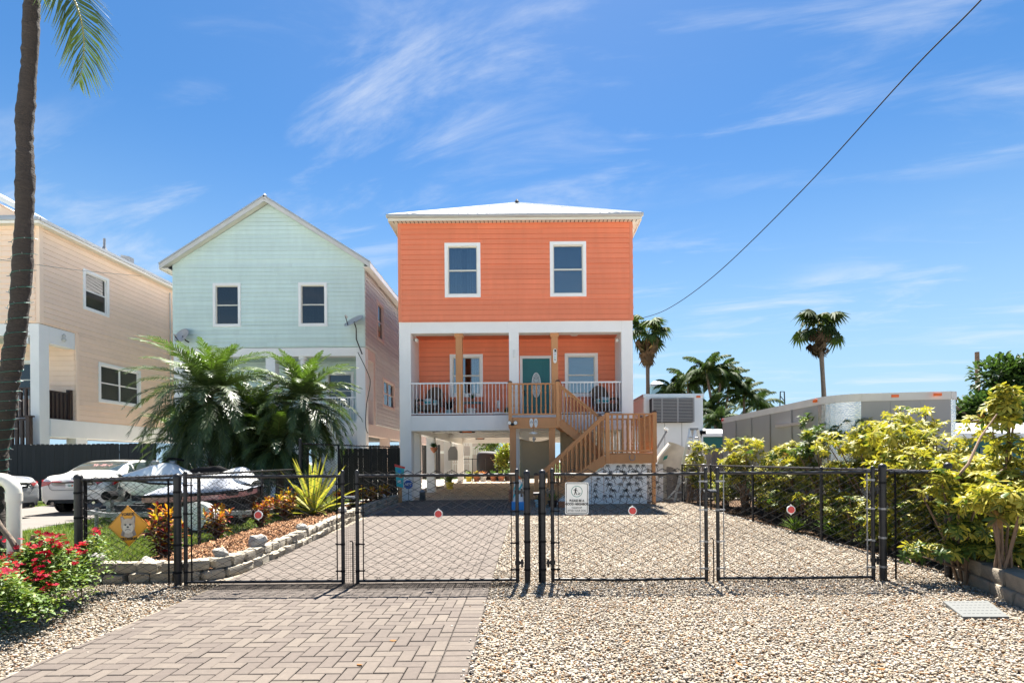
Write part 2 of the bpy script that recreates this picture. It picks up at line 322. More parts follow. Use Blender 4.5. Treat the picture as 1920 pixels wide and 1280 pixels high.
sheet('hedge_bed', [(4.9, 6.1), (4.3, 4.5), (3.9, 2.5), (14, 2.5), (14, 18), (5.05, 18)], 0.012, gm_litter)

sheet('carport_floor', [(-4.4, 18.75), (3.6, 18.75), (3.6, 34.2), (-4.4, 34.2)], 0.010, ground_mat('lightened_carport_gravel', (0.34, 0.27, 0.20), (0.44, 0.36, 0.28), (0.52, 0.45, 0.37), 40, 0.6))  # gravel colour lightened to offset the deep shade under the house
# paver drive: herringbone blocks with a soldier course along the right edge
drive = sheet('paver_drive', [(-3.20, 1), (-0.30, 1), (-0.42, 5.8), (-0.42, 18.2), (-4.2, 18.2), (-3.65, 8.5), (-3.42, 5.8)], 0.008, m['joint'])
W = 0.1
def in_drive(x, y):
    xl = -3.20 - 0.0375 * (y - 0.0) if y < 5.8 else -3.42 - 0.085 * (y - 5.8) if y < 8.5 else -3.65 - 0.056 * (y - 8.5)
    return xl, -0.36 - 0.01 * min(y, 6)
def paver_mesh(l, w):
    g, c = 0.0035, 0.005; x, y = l / 2 - g, w / 2 - g; b = MB()
    lo = [(-x, -y, 0), (x, -y, 0), (x, y, 0), (-x, y, 0)]; mid = [(p[0], p[1], 0.018) for p in lo]; hi = [(p[0] * (1 - c / x), p[1] * (1 - c / y), 0.022) for p in lo]
    i = b.vs(lo + mid + hi)
    for r0 in (0, 4):
        for k in range(4): b.F.append((i + r0 + k, i + r0 + (k + 1) % 4, i + r0 + 4 + (k + 1) % 4, i + r0 + 4 + k))
    b.F.append((i + 8, i + 9, i + 10, i + 11)); return b
PB = paver_mesh(2 * W, W); pm = PB.mesh('paver', m['paver'], fix=False)
spots = []
for i in range(-50, 10):
    for j in range(25, 185):
        k = (i - j) % 4
        if k == 0: x, y, a = (i + 1) * W, (j + 0.5) * W, 0.0
        elif k == 2: x, y, a = (i + 0.5) * W, j * W, R(90)
        else: continue
        xl, xr = in_drive(x, y); hw = W if a == 0 else W / 2
        c0, c1 = max(x - hw, xl), min(x + hw, xr - 0.203)
        if y > 2.6 and c1 - c0 > 0.025: spots.append(((c0 + c1) / 2, y, a, (c1 - c0) / (2 * hw)))
for j in range(26, 182):
    y = (j + 0.5) * W; xr = in_drive(0, y)[1]; spots.append((xr - 0.10, y, 0.0, 1.0))
# a sawn edge piece closes the gap between the pattern and the soldier course
vis = sorted([s for s in spots if s[1] > 3.28 and abs(s[0] / s[1] * FPX + VPX - 960) < 985], key=lambda s: s[1])
near = set(vis[:300])
BV = np.array(PB.V); BF = np.array(PB.F); VV, FF, CC = [], [], 0
for s in spots:
    zj = random.uniform(-0.0025, 0.0025); tl = (random.uniform(-.010, .010), random.uniform(-.010, .010))
    if s in near:
        o = add('paver', pm, drive, (s[0], s[1], 0.002 + zj), (tl[0], tl[1], s[2] + random.uniform(-.008, .008)), (s[3], 1, 1) if s[2] == 0 else (1, s[3], 1))
    else:
        ca, sa = math.cos(s[2]), math.sin(s[2]); v = BV.copy(); v[:, 0], v[:, 1] = (BV[:, 0] * ca - BV[:, 1] * sa) * s[3] + s[0], BV[:, 0] * sa + BV[:, 1] * ca + s[1]; v[:, 2] += 0.002 + zj + v[:, 0] * 0
        VV.append(v); FF.append(BF + CC); CC += len(v)
cols = np.repeat(rng.uniform(0.9, 1.1, (len(VV), 1)) * np.array([[0.107, 0.087, 0.072]]), len(BV), axis=0)
mt_far = M('far_paver_concrete', (0.3, 0.3, 0.3), 0.9, 0.10, 30, attr=True, var2=0.11, scale2=1.1, world=True)
far = add('paver_field', npmesh('paver_field', np.concatenate(VV), np.concatenate([f for f in FF]), mt_far, cols), drive); far['kind'] = 'stuff'

# pebbles
t_ = (1 + 5 ** 0.5) / 2
ICO = np.array([(-1, t_, 0), (1, t_, 0), (-1, -t_, 0), (1, -t_, 0), (0, -1, t_), (0, 1, t_), (0, -1, -t_), (0, 1, -t_), (t_, 0, -1), (t_, 0, 1), (-t_, 0, -1), (-t_, 0, 1)]) / math.sqrt(1 + t_ * t_)
ICF = np.array([(0, 11, 5), (0, 5, 1), (0, 1, 7), (0, 7, 10), (0, 10, 11), (1, 5, 9), (5, 11, 4), (11, 10, 2), (10, 7, 6), (7, 1, 8), (3, 9, 4), (3, 4, 2), (3, 2, 6), (3, 6, 8), (3, 8, 9), (4, 9, 5), (2, 4, 11), (6, 2, 10), (8, 6, 7), (9, 8, 1)])
OCT = np.array([(1, 0, 0), (0, 1, 0), (-1, 0, 0), (0, -1, 0), (0, 0, 1)], float); OCF = np.array([(0, 1, 4), (1, 2, 4), (2, 3, 4), (3, 0, 4)])
PAL = np.array([(0.66, 0.63, 0.58), (0.60, 0.55, 0.47), (0.52, 0.44, 0.34), (0.44, 0.30, 0.17), (0.38, 0.20, 0.09), (0.40, 0.38, 0.36), (0.25, 0.20, 0.16), (0.74, 0.72, 0.69)])
PW = np.array([0.26, 0.24, 0.18, 0.09, 0.04, 0.05, 0.02, 0.12])
def pebbles(pts, smin, smax, base, faces, lift=0.006):
    n = len(pts); k = len(base); s = rng.uniform(smin, smax, (n, 1)) * np.stack([rng.uniform(0.8, 1.35, n), rng.uniform(0.65, 1.0, n), rng.uniform(0.38, 0.60, n)], 1)
    v = base[None] * rng.uniform(0.82, 1.15, (n, k, 1)) * s[:, None, :]
    a, b = rng.uniform(0, 6.28, n), rng.normal(0, 0.35, n); cb, sb, ca, sa = np.cos(b)[:, None], np.sin(b)[:, None], np.cos(a)[:, None], np.sin(a)[:, None]
    x, z = v[..., 0] * cb - v[..., 2] * sb, v[..., 0] * sb + v[..., 2] * cb; y = v[..., 1]
    v = np.stack([x * ca - y * sa, x * sa + y * ca, z], -1) + pts[:, None, :] + np.array([0, 0, lift])
    c = np.array([0.545, 0.505, 0.455]) * PAL[rng.choice(len(PAL), n, p=PW / PW.sum())] * rng.uniform(0.85, 1.1, (n, 1))
    pat = np.sin(pts[:, 0] * 1.7 + 1.3 * np.sin(pts[:, 1] * .9)) * np.sin(pts[:, 1] * 1.3 + .8 * np.sin(pts[:, 0] * 1.1)) + .5 * np.sin(pts[:, 0] * 4.3 + pts[:, 1] * 2.1); c = c * (1 + .07 * pat)[:, None]
    f = faces[None] + (np.arange(n) * k)[:, None, None]
    return v.reshape(-1, 3), f.reshape(-1, 3), np.repeat(c, k, axis=0)
def scatter(n, x0, x1, y0, y1, keep, z0, z1):
    p = np.stack([rng.uniform(x0, x1, n), rng.uniform(y0, y1, n), rng.uniform(z0, z1, n)], 1); return p[keep(p[:, 0], p[:, 1])]
def k_right(x, y):
    wall = np.where(y < 6.1, 4.33 + (y - 4.66) * 0.36, 4.93); lid = (np.abs(x - 3.93 - (y - 4.68) * -0.25) < 0.2) & (np.abs(y - 4.67) < 0.17)
    edge = -0.40 + rng.normal(0, 0.02, len(x)) - (rng.uniform(0, 1, len(x)) < .02) * rng.exponential(.12, len(x))
    return (x > edge) & (x < wall) & ~lid
def k_left(x, y): return (x < -3.24 - 0.0375 * y + rng.normal(0, 0.03, len(x)) - 0.02 + (rng.uniform(0, 1, len(x)) < .02) * rng.exponential(.12, len(x))) & (y < 6.12)
pt = np.concatenate([scatter(60000, -0.9, 5.0, 3.0, 6.6, k_right, 0.0, 0.022), scatter(20500, -5.2, -3.0, 3.0, 6.1, k_left, 0.0, 0.022)])
a1 = pebbles(pt, 0.0075, 0.0145, ICO, ICF)
pt2 = scatter(30000, -0.5, 5.1, 6.6, 11.5, k_right, 0.0, 0.015); a2 = pebbles(pt2, 0.0095, 0.016, ICO, ICF)
pt3 = scatter(17000, -0.5, 5.1, 11.5, 18.5, k_right, 0.0, 0.012); a3 = pebbles(pt3, 0.011, 0.019, ICO, ICF)
pt4 = scatter(9000, -4.2, 3.6, 19.0, 36, lambda x, y: y > 0, 0.0, 0.01); a4 = pebbles(pt4, 0.014, 0.028, OCT, OCF); a4 = (a4[0], a4[1], np.minimum(a4[2] * np.array([1.5, 1.35, 1.2]), .8))  # brightened pebble colours stand in for light reaching under the house
V_, F_, C_, o_ = [], [], [], 0
for v, f, c in (a1, a2, a3, a4): V_.append(v); F_.append(f + o_); C_.append(c); o_ += len(v)
gv = add('gravel', npmesh('gravel', np.concatenate(V_), np.concatenate(F_), m['pebble'], np.concatenate(C_), smooth=True)); gv['kind'] = 'stuff'; gv['label'] = 'loose white and tan river pebbles spread over the yard'; gv['category'] = 'gravel'

# lawn blades
def blades(pts, h0, h1, w, cols):
    n = len(pts); a = rng.uniform(0, 6.28, n); h = rng.uniform(h0, h1, n); ln = rng.uniform(0.2, 0.9, n) * h; d = np.stack([np.cos(a), np.sin(a), np.zeros(n)], 1); sd = np.stack([-np.sin(a), np.cos(a), np.zeros(n)], 1) * w
    tip = pts + d * ln[:, None]; tip[:, 2] += h; v = np.stack([pts - sd, pts + sd, tip], 1)
    c = cols[rng.integers(0, len(cols), n)] * rng.uniform(0.7, 1.25, (n, 1)); f = np.arange(n * 3).reshape(-1, 3)
    return v.reshape(-1, 3), f, np.repeat(c, 3, axis=0)
def k_lawn(x, y):
    fence = -5.0 - (y - 5.9) * 0.115; inside = x < fence - 0.03
    drv = (x < -9.9 - (y - 9.4) * 0.19) & ((y < 14.4) | (x > -15.8)) & (y > 9.4)
    return inside & ~drv
gp = np.concatenate([scatter(60000, -9.5, -4.9, 5.7, 10, k_lawn, 0.008, 0.01), scatter(45000, -17, -5.2, 10, 19.2, k_lawn, 0.008, 0.01)])
gcol = np.array([(0.13, 0.19, 0.036), (0.17, 0.22, 0.045), (0.085, 0.14, 0.028), (0.22, 0.225, 0.07)])
v, f, c = blades(gp, 0.04, 0.11, 0.008, gcol)
gr = add('grass', npmesh('grass', v, f, m['dull_leaf'], c)); gr['kind'] = 'stuff'; gr['label'] = 'sunlit green lawn grass beside the black chain-link fence'; gr['category'] = 'grass'

# mulch bed with chips
bedp = [(-5.05, 6.1), (-3.95, 6.2), (-3.62, 6.8), (-3.75, 8.6), (-4.05, 11.5), (-4.3, 14.4), (-4.5, 18.3), (-5.3, 18.3), (-5.9, 14), (-5.35, 9.6)]
b = MB(); rows = []
def bed_lr(y): return float(np.interp(y, [6.1, 9.6, 14, 18.3], [-5.05, -5.35, -5.9, -5.3])), float(np.interp(y, [6.1, 6.3, 6.8, 8.6, 11.5, 14.4, 18.3], [-4.3, -3.9, -3.62, -3.75, -4.05, -4.3, -4.5]))
def mound(x): return 0.10 * np.clip(1 - np.abs(x + 4.6) / 0.9, 0, 1)
for y in np.linspace(6.1, 18.3, 40):
    l, r = bed_lr(y); xs = np.linspace(l, r, 9); rows.append(b.vs([(x, y, 0.018 + float(mound(x))) for x in xs]))
for k in range(39):
    for j in range(8): b.F.append((rows[k] + j, rows[k] + j + 1, rows[k + 1] + j + 1, rows[k + 1] + j))
mb = b.build('mulch_bed', gm_mulch, smooth=2, fix=False); mb['kind'] = 'structure'
def in_poly(x, y, poly):
    r = np.zeros(len(x), bool); n = len(poly)
    for i in range(n):
        (x0, y0), (x1, y1) = poly[i], poly[(i + 1) % n]; c = ((y0 > y) != (y1 > y)) & (x < (x1 - x0) * (y - y0) / (y1 - y0 + 1e-9) + x0); r ^= c
    return r
cp = scatter(60000, -6, -3.5, 6.1, 18.3, lambda x, y: in_poly(x, y, bedp) & (x < -3.7) & (rng.uniform(0, 1, len(x)) < np.clip(1.35 - y * 0.06, 0.25, 1)), 0.02, 0.05)
n = len(cp); a = rng.uniform(0, 6.28, n); tl = rng.normal(0, 0.5, n); ln = rng.uniform(0.015, 0.05, n); wd = rng.uniform(0.005, 0.013, n)
d = np.stack([np.cos(a) * np.cos(tl), np.sin(a) * np.cos(tl), np.sin(tl)], 1) * ln[:, None]; sd = np.stack([-np.sin(a), np.cos(a), rng.normal(0, 0.4, n)], 1) * wd[:, None]
v = np.stack([cp - d - sd, cp + d - sd * .6, cp + d + sd * .6, cp - d + sd], 1); up = np.array([0, 0, 0.006])
v[..., 2] += mound(cp[:, 0])[:, None]
v = np.concatenate([v, v - up], 1); q = np.array([(0, 1, 2, 3), (4, 7, 6, 5), (0, 4, 5, 1), (1, 5, 6, 2), (2, 6, 7, 3), (3, 7, 4, 0)])
mc = .72 * np.array([(0.36, 0.19, 0.10), (0.27, 0.14, 0.07), (0.44, 0.28, 0.17), (0.18, 0.09, 0.05), (0.38, 0.21, 0.12)])
ch = add('mulch_chips', npmesh('mulch_chips', v.reshape(-1, 3), (q[None] + (np.arange(n) * 8)[:, None, None]).reshape(-1, 4), m['mulch'], np.repeat(mc[rng.integers(0, 5, n)] * rng.uniform(0.7, 1.2, (n, 1)), 8, axis=0)))
ch['kind'] = 'stuff'; ch['label'] = 'reddish brown bark mulch chips covering the planting bed'; ch['category'] = 'mulch'
# ================================================================== houses
def front_map(Y): return lambda u, z, d: (u, Y - d, z)          # wall facing the camera
def right_map(X): return lambda u, z, d: (X + d, u, z)          # wall facing +X
def siding(part, mp, u0, u1, z0, z1, mat, openings=(), pitch=0.175, gable=None, off=(0, 0, 0), t0=0.036, t1=0.012):
    z = z0
    while z < z1 - 0.01:
        zt = min(z + pitch, z1); cuts = sorted({z, zt} | {q for o in openings for q in (o[2], o[3]) if z < q < zt})
        for a, c in zip(cuts[:-1], cuts[1:]):
            if c - a < 0.012: continue
            mid = (a + c) / 2; iv = [(u0, u1)]
            for o in openings:
                if o[2] < mid < o[3]:
                    nv = []
                    for s, e in iv:
                        if o[1] <= s or o[0] >= e: nv.append((s, e)); continue
                        if o[0] - s > 0.02: nv.append((s, o[0]))
                        if e - o[1] > 0.02: nv.append((o[1], e))
                    iv = nv
            if a == z: a = a + 0.020
            da = t0 + (t1 - t0) * (a - z) / pitch; dc = t0 + (t1 - t0) * (c - z) / pitch
            for s, e in iv:
                pieces = [(s, e)]
                if e - s > 3.8 and gable is None:
                    k = s + (e - s) * random.uniform(0.3, 0.7); pieces = [(s, k - 0.002), (k + 0.002, e)]
                for s, e in pieces:
                    sb, eb, st, et = s, e, s, e
                    if gable:
                        gb, gt = gable(a), gable(c); sb, eb, st, et = max(s, gb[0]), min(e, gb[1]), max(s, gt[0]), min(e, gt[1])
                        if eb - sb < 0.05: continue
                        if et < st: st = et = (st + et) / 2
                    jt = random.uniform(-.004, .005); da += jt; dc += jt * .5; b = MB(off); b.hexa([mp(sb, a, 0), mp(eb, a, 0), mp(eb, a, da), mp(sb, a, da), mp(st, c, 0), mp(et, c, 0), mp(et, c, dc), mp(st, c, dc)])
                    b.build('siding_board', mat, part)
        z = zt
def wbox(b, mp, u0, u1, z0, z1, d0, d1):
    b.hexa([mp(u0, z0, d0), mp(u1, z0, d0), mp(u1, z0, d1), mp(u0, z0, d1), mp(u0, z1, d0), mp(u1, z1, d0), mp(u1, z1, d1), mp(u0, z1, d1)]); return b
def ring(b, mp, u0, u1, z0, z1, w, d0, d1):
    wbox(b, mp, u0, u1, z0, z0 + w, d0, d1); wbox(b, mp, u0, u1, z1 - w, z1, d0, d1); wbox(b, mp, u0, u0 + w, z0 + w, z1 - w, d0, d1 ); wbox(b, mp, u1 - w, u1, z0 + w, z1 - w, d0, d1); return b
def window(root, mp, u0, u1, z0, z1, off, trim=0.11, tm='white_trim', sash='cream', glass='glass', lites=1, fill='blind', split=0.5, depth=0.03):
    b = MB(off); ring(b, mp, u0, u1, z0, z1, trim, -0.05, depth + 0.02); w = b.build('window', m[tm], root, bev=0.004)
    i0, i1, j0, j1 = u0 + trim, u1 - trim, z0 + trim, z1 - trim
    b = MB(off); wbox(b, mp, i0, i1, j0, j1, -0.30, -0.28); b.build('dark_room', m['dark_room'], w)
    b = MB(off); ring(b, mp, i0, i1, j0, j1, 0.035, -0.07, -0.01)
    for k in range(1, lites): c = i0 + (i1 - i0) * k / lites; wbox(b, mp, c - 0.03, c + 0.03, j0 + 0.035, j1 - 0.035, -0.07, -0.01)
    b.build('sash_frame', m[sash], w)
    for k in range(lites):
        a, c = i0 + (i1 - i0) * k / lites + 0.035, i0 + (i1 - i0) * (k + 1) / lites - 0.035; zm = j0 + (j1 - j0) * split
        b = MB(off); wbox(b, mp, a, c, zm - 0.025, zm + 0.025, -0.055, -0.015); b.build('meeting_rail', m[sash], w)
        for q0, q1, dd in ((j0 + 0.035, zm - 0.025, -0.035), (zm + 0.025, j1 - 0.035, -0.05)):
            b = MB(off); wbox(b, mp, a, c, q0, q1, dd - 0.006, dd); b.build('pane', m[glass], w)
    if fill == 'blind':
        b = MB(off); z = j0 + 0.05
        while z < j1 - 0.04:
            b.hexa([mp(i0 + .04, z, -0.13), mp(i1 - .04, z, -0.13), mp(i1 - .04, z + 0.012, -0.10), mp(i0 + .04, z + 0.012, -0.10), mp(i0 + .04, z + 0.004, -0.13), mp(i1 - .04, z + 0.004, -0.13), mp(i1 - .04, z + 0.016, -0.10), mp(i0 + .04, z + 0.016, -0.10)]); z += 0.045
        o = b.build('blind_slats', m['blind'], w); o['kind'] = 'stuff'
    elif fill == 'curtain':
        for a, c in ((i0, i0 + (i1 - i0) * 0.47), (i0 + (i1 - i0) * 0.62, i1)):
            b = MB(off); n = 14; pts = [mp(a + (c - a) * k / n, 0, -0.16 + 0.012 * math.sin(k * 2.1)) for k in range(n + 1)]
            for k in range(n):
                p, q = pts[k], pts[k + 1]; b.poly([(p[0], p[1], j0), (q[0], q[1], j0), (q[0], q[1], j1), (p[0], p[1], j1)])
            b.build('curtain', m['curtain'], w, fix=False)
    elif fill == 'half':
        b = MB(off); wbox(b, mp, i0 + 0.02, i1 - 0.02, j0 + (j1 - j0) * .42, j1 - 0.01, -0.15, -0.145); b.build('roller_shade', m['curtain'], w)
    elif fill == 'shade':
        b = MB(off); wbox(b, mp, i0 + 0.02, i1 - 0.02, j0 + 0.02, j1 - 0.01, -0.15, -0.145); b.build('roller_shade', m['curtain'], w)
    return w
def inner(o, t=0.05): return (o[0] + t, o[1] - t, o[2] + t, o[3] - t)
def roof_panels(root, part, p00, p10, p11, p01, n, mat, off, t=0.03, rib=0.03):
    """quad plane p00-p10 (eave) p01-p11 (ridge) cut into n standing-seam panels"""
    p00, p10, p11, p01 = map(Vector, (p00, p10, p11, p01)); nrm = (p10 - p00).cross(p01 - p00)
    if nrm.length < 1e-6: nrm = (p10 - p00).cross(p11 - p00)
    nrm.normalize(); nrm = nrm if nrm.z > 0 else -nrm
    for k in range(n):
        a, c = k / n, (k + 1) / n; q = [p00.lerp(p10, a), p00.lerp(p10, c), p01.lerp(p11, c), p01.lerp(p11, a)]
        b = MB(off); b.hexa([x for x in q] + [x + nrm * t for x in q]); e = (q[1] - q[0]).normalized() * 0.03
        b.hexa([q[0] + nrm * t, q[0] + e + nrm * t, q[3] + e + nrm * t, q[3] + nrm * t] + [q[0] + nrm * (t + rib), q[0] + e + nrm * (t + rib), q[3] + e + nrm * (t + rib), q[3] + nrm * (t + rib)])
        b.build('roof_panel', mat, part)
def bars(root, part_name, mp, u0, u1, z0, z1, d, n, mat, off, w=0.02, top=0.05, parts=True):
    b = MB(off); wbox(b, mp, u0, u1, z1 - top, z1, d - 0.025, d + 0.025); r = b.build(part_name, mat, root)
    b = MB(off); wbox(b, mp, u0, u1, z0, z0 + 0.035, d - 0.018, d + 0.018); b.build('bottom_rail', mat, r)
    for k in range(n):
        c = u0 + (u1 - u0) * (k + 0.5) / n; b = MB(off); wbox(b, mp, c - w / 2, c + w / 2, z0 + 0.035, z1 - top, d - w / 2, d + w / 2); b.build('baluster', mat, r)
    return r

# ---------------------------------------------------------------- the orange house
YF, XL, XR, YB, YR = 18.5, -4.44, 3.67, 20.05, 34.0
OFF = (-0.385, YF, 0)
oh = thing('orange_house', 'two-storey orange clapboard house raised on white columns, with teal front door', 'house', OFF)
fm = front_map(YF); bm_ = front_map(YB)
wins = [RC(834, 456, 901, 558, YF), RC(1031, 453.5, 1099, 556.5, YF)]
b = MB(OFF); ops = [inner(w, .08) for w in wins]
def holed(b, mp, u0, u1, z0, z1, ops, d0, d1):
    us = sorted({u0, u1} | {q for o in ops for q in o[:2]}); zs = sorted({z0, z1} | {q for o in ops for q in o[2:]})
    for a, c in zip(us[:-1], us[1:]):
        run = None
        for e, f in zip(zs[:-1], zs[1:]):
            hole = any(o[0] <= (a + c) / 2 <= o[1] and o[2] <= (e + f) / 2 <= o[3] for o in ops)
            if not hole: wbox(b, mp, a, c, e, f, d0, d1)
holed(b, fm, XL, XR, 6.2, 9.62, ops, -0.15, 0.0); b.box(XL, XL + .15, YF + .15, YR, 6.2, 9.62); b.box(XR - .15, XR, YF + .15, YR, 6.2, 9.62); b.box(XL, XR, YR - .15, YR, 2.96, 9.62)
b.box(XL + .15, XR - .15, YF + .15, YR - .15, 6.2, 6.3)
uw = b.build('upper_wall', m['orange_trim'], oh)
siding(uw, fm, XL + 0.10, XR - 0.10, 6.235, 9.60, m['orange'], ops, off=OFF)
b = MB(OFF); wbox(b, fm, XL - 0.012, XL + 0.10, 6.2, 9.6, 0.001, 0.03); wbox(b, fm, XR - 0.10, XR + 0.012, 6.2, 9.6, 0.001, 0.03); wbox(b, fm, XL + 0.10, XR - 0.10, 6.19, 6.235, 0.001, 0.035); b.build('corner_trim', m['orange_trim'], uw, bev=0.003)
siding(uw, right_map(XR), YF + 0.02, YR, 6.235, 9.6, m['orange'], off=OFF, pitch=0.35)
for w, fl_ in zip(wins, ('curtain', 'shade')): window(oh, fm, *w, OFF, fill=fl_)
# white concrete portal
b = MB(OFF)
b.box(XL, XL + 0.40, YF, YF + 0.45, 0, 6.2); b.box(XR - 0.40, XR, YF, YF + 0.45, 0, 6.2); mc0, mc1 = -0.63, -0.29
b.box(mc0, mc1, YF, YF + 0.40, 0, 6.2)
b.box(XL + .40, mc0, YF, YF + .40, 5.80, 6.2); b.box(mc1, XR - .40, YF, YF + .40, 5.80, 6.2)
b.box(XL + .40, mc0, YF, YF + .40, 2.42, 2.955); b.box(mc1, XR - .40, YF, YF + .40, 2.42, 2.955)
b.build('portal_frame', m['white'], oh, bev=0.012)
b = MB(OFF); b.box(XL, XL + .3, YF + .45, YR, 2.42, 2.95); b.box(XR - .3, XR, YF + .45, YR, 2.42, 2.95); b.box(XL + .3, XR - .3, YR - .4, YR, 2.5, 2.95)
for y in (23.3, 28.2): b.box(XL + .3, XR - .3, y, y + .3, 2.60, 2.80)
b.box(XL + .3, XR - .3, YF + .4, YR - .4, 2.80, 2.95); b.build('floor_frame', m['white'], oh)
for x0 in (XL, XR - .36):
    for y in (20.1, 23.3, 28.2, 33.5):
        b = MB(OFF); b.box(x0 + .002, x0 + .36, y, y + .36, 0, 2.42); b.build('column', m['white'], oh, bev=0.01)
for y in (23.3, 28.2, 33.5):
    b = MB(OFF); b.box(-0.3, 0.06, y, y + .36, 0, 2.6); b.build('column', m['white'], oh, bev=0.01)
b = MB(OFF); b.box(XL + .4, mc0, YF + .01, YB, 2.956, 2.985); b.box(mc1, XR - .4, YF + .01, YB, 2.956, 2.985); b.build('porch_floor', m['porch_floor'], oh)
# porch: side returns, ceiling and back wall
pw = [RC(843.5, 664, 905.5, 744, YB - .02), RC(1059, 662, 1121, 743.5, YB - .02)]; dr = RC(975, 667, 1036, 780, YB - .02); dr = (dr[0], dr[1], 2.98, dr[3])
pops = [inner(w, .08) for w in pw] + [(dr[0] + .05, dr[1] - .05, 2.9, dr[3] - .05)]
b = MB(OFF); holed(b, bm_, XL + .05, XR - .05, 2.95, 6.2, pops, -0.12, 0); pwall = b.build('porch_wall', m['orange_trim'], oh)
siding(pwall, bm_, XL + .1, XR - .1, 2.99, 5.95, m['orange'], pops, off=OFF)
b = MB(OFF); b.box(XL + .4, mc0 + .1, YF + .401, YB, 5.92, 6.18); b.box(mc1 - .1, XR - .4, YF + .401, YB, 5.92, 6.18); b.build('porch_ceiling', m['orange_trim'], oh)
for x0 in (XL + .06, XR - .38):
    b = MB(OFF); b.box(x0, x0 + .32, YF + .451, YB - .03, 2.96, 5.92); b.build('porch_side', m['white'], oh)
window(oh, bm_, *pw[0], OFF, fill='curtain'); window(oh, bm_, *pw[1], OFF, fill='shade')
# teal door with oval light
b = MB(OFF); wbox(b, bm_, dr[0], dr[0] + .10, dr[2], dr[3], -.05, .05); wbox(b, bm_, dr[1] - .10, dr[1], dr[2], dr[3], -.05, .05); wbox(b, bm_, dr[0] + .10, dr[1] - .10, dr[3] - .10, dr[3], -.05, .05); b.build('door_frame', m['white_trim'], oh, bev=.004)
dc = (dr[0] + dr[1]) / 2; dw = (dr[1] - dr[0]) / 2 - .10
b = MB(OFF); wbox(b, bm_, dc - dw, dc + dw, dr[2] + .01, dr[3] - .10, -.05, -.005); door = b.build('door', m['teal'], oh)
for z0, z1 in ((dr[2] + .15, dr[2] + .62),):
    for s in (-1, 1):
        b = MB(OFF); ring(b, bm_, dc + s * .23 - .16, dc + s * .23 + .16, z0, z1, .03, -.006, .008); b.build('door_moulding', m['teal'], door, bev=.004)
b = MB(OFF); ring(b, bm_, dc - .30, dc + .30, dr[2] + .72, dr[3] - .22, .03, -.006, .008); b.build('door_moulding', m['teal'], door, bev=.004)
oz = dr[2] + 1.22; el = [(dc + .165 * math.cos(a), YB - .005, oz + .46 * math.sin(a)) for a in np.linspace(0, 2 * math.pi, 33)[:-1]]
b = MB(OFF); b.prism(el, (0, -.014, 0)); ov = b.build('oval_glass', m['oval_glass'], door)
b = MB(OFF); b.tube([(p[0], YB - .02, p[2]) for p in el] + [(el[0][0], YB - .02, el[0][2])], .011, 6); b.build('oval_rim', m['white_trim'], ov, smooth=True)
b = MB(OFF)
for pts in ([(-.165, 0), (.165, 0)], [(-.13, -.28), (.13, -.28)], [(-.1, .18), (0, .0), (.1, .18), (0, .36), (-.1, .18)], [(-.09, -.1), (0, .08), (.09, -.1), (0, -.28), (-.09, -.1)], [(0, .36), (0, .46)], [(-.12, .3), (0, .22), (.12, .3)]):
    b.tube([(dc + x, YB - .022, oz + z) for x, z in pts], .005, 4)
b.build('lead_lines', m['lead'], ov)
b = MB(OFF); b.cyl((dc - dw + .07, YB - .005, dr[2] + 1.0), (dc - dw + .07, YB - .07, dr[2] + 1.0), .028, 10); b.box(dc - dw + .05, dc - dw + .09, YB - .05, YB - .02, dr[2] + .8, dr[2] + .98); b.build('door_handle', m['black_metal'], door, smooth=True)
# porch posts, rails, lights
for px, nm in ((861.5, 0), (1040, 1)):
    x = P(px, 700, YF + .2).x; b = MB(OFF); b.box(x - .115, x + .115, YF + .08, YF + .31, 2.985, 5.795); q = b.build('porch_post', m['wood'], oh, bev=.008)
    b = MB(OFF); b.box(x - .15, x + .15, YF + .05, YF + .34, 5.67, 5.797); b.build('post_capital', m['wood'], q, bev=.006)
zr = 4.10
bars(oh, 'porch_railing', front_map(YF + .06), XL + .40, P(953, 700, YF).x, 3.0, zr, 0, 27, m['white_trim'], OFF)
bars(oh, 'porch_railing', front_map(YF + .06), P(1052, 700, YF).x, XR - .40, 3.0, zr, 0, 17, m['white_trim'], OFF)
def disc_light(x, y, z):
    b = MB(OFF); b.lathe((x, y, z - .05), [(.02, 0), (.13, .01), (.15, .03), (.15, .05)], 16); b.build('ceiling_light', m['lamp'], oh, smooth=True)
disc_light(P(1077, 627, YF + .7).x, YF + .8, 5.92)
for px, s in ((777, 1), (1161, -1)):
    c = P(px, 637, YF + .6); b = MB(OFF); b.cyl(c, c + Vector((.10 * s, -.16, -.05)), .04, 10, .06); b.build('spot_lamp', m['lamp'], oh, smooth=True)
c = P(964.5, 663, YF); b = MB(OFF); b.box(c.x - .05, c.x + .05, YF - .07, YF - .001, c.z - .14, c.z + .14); b.build('doorbell_lamp', m['lamp'], oh, bev=.01)
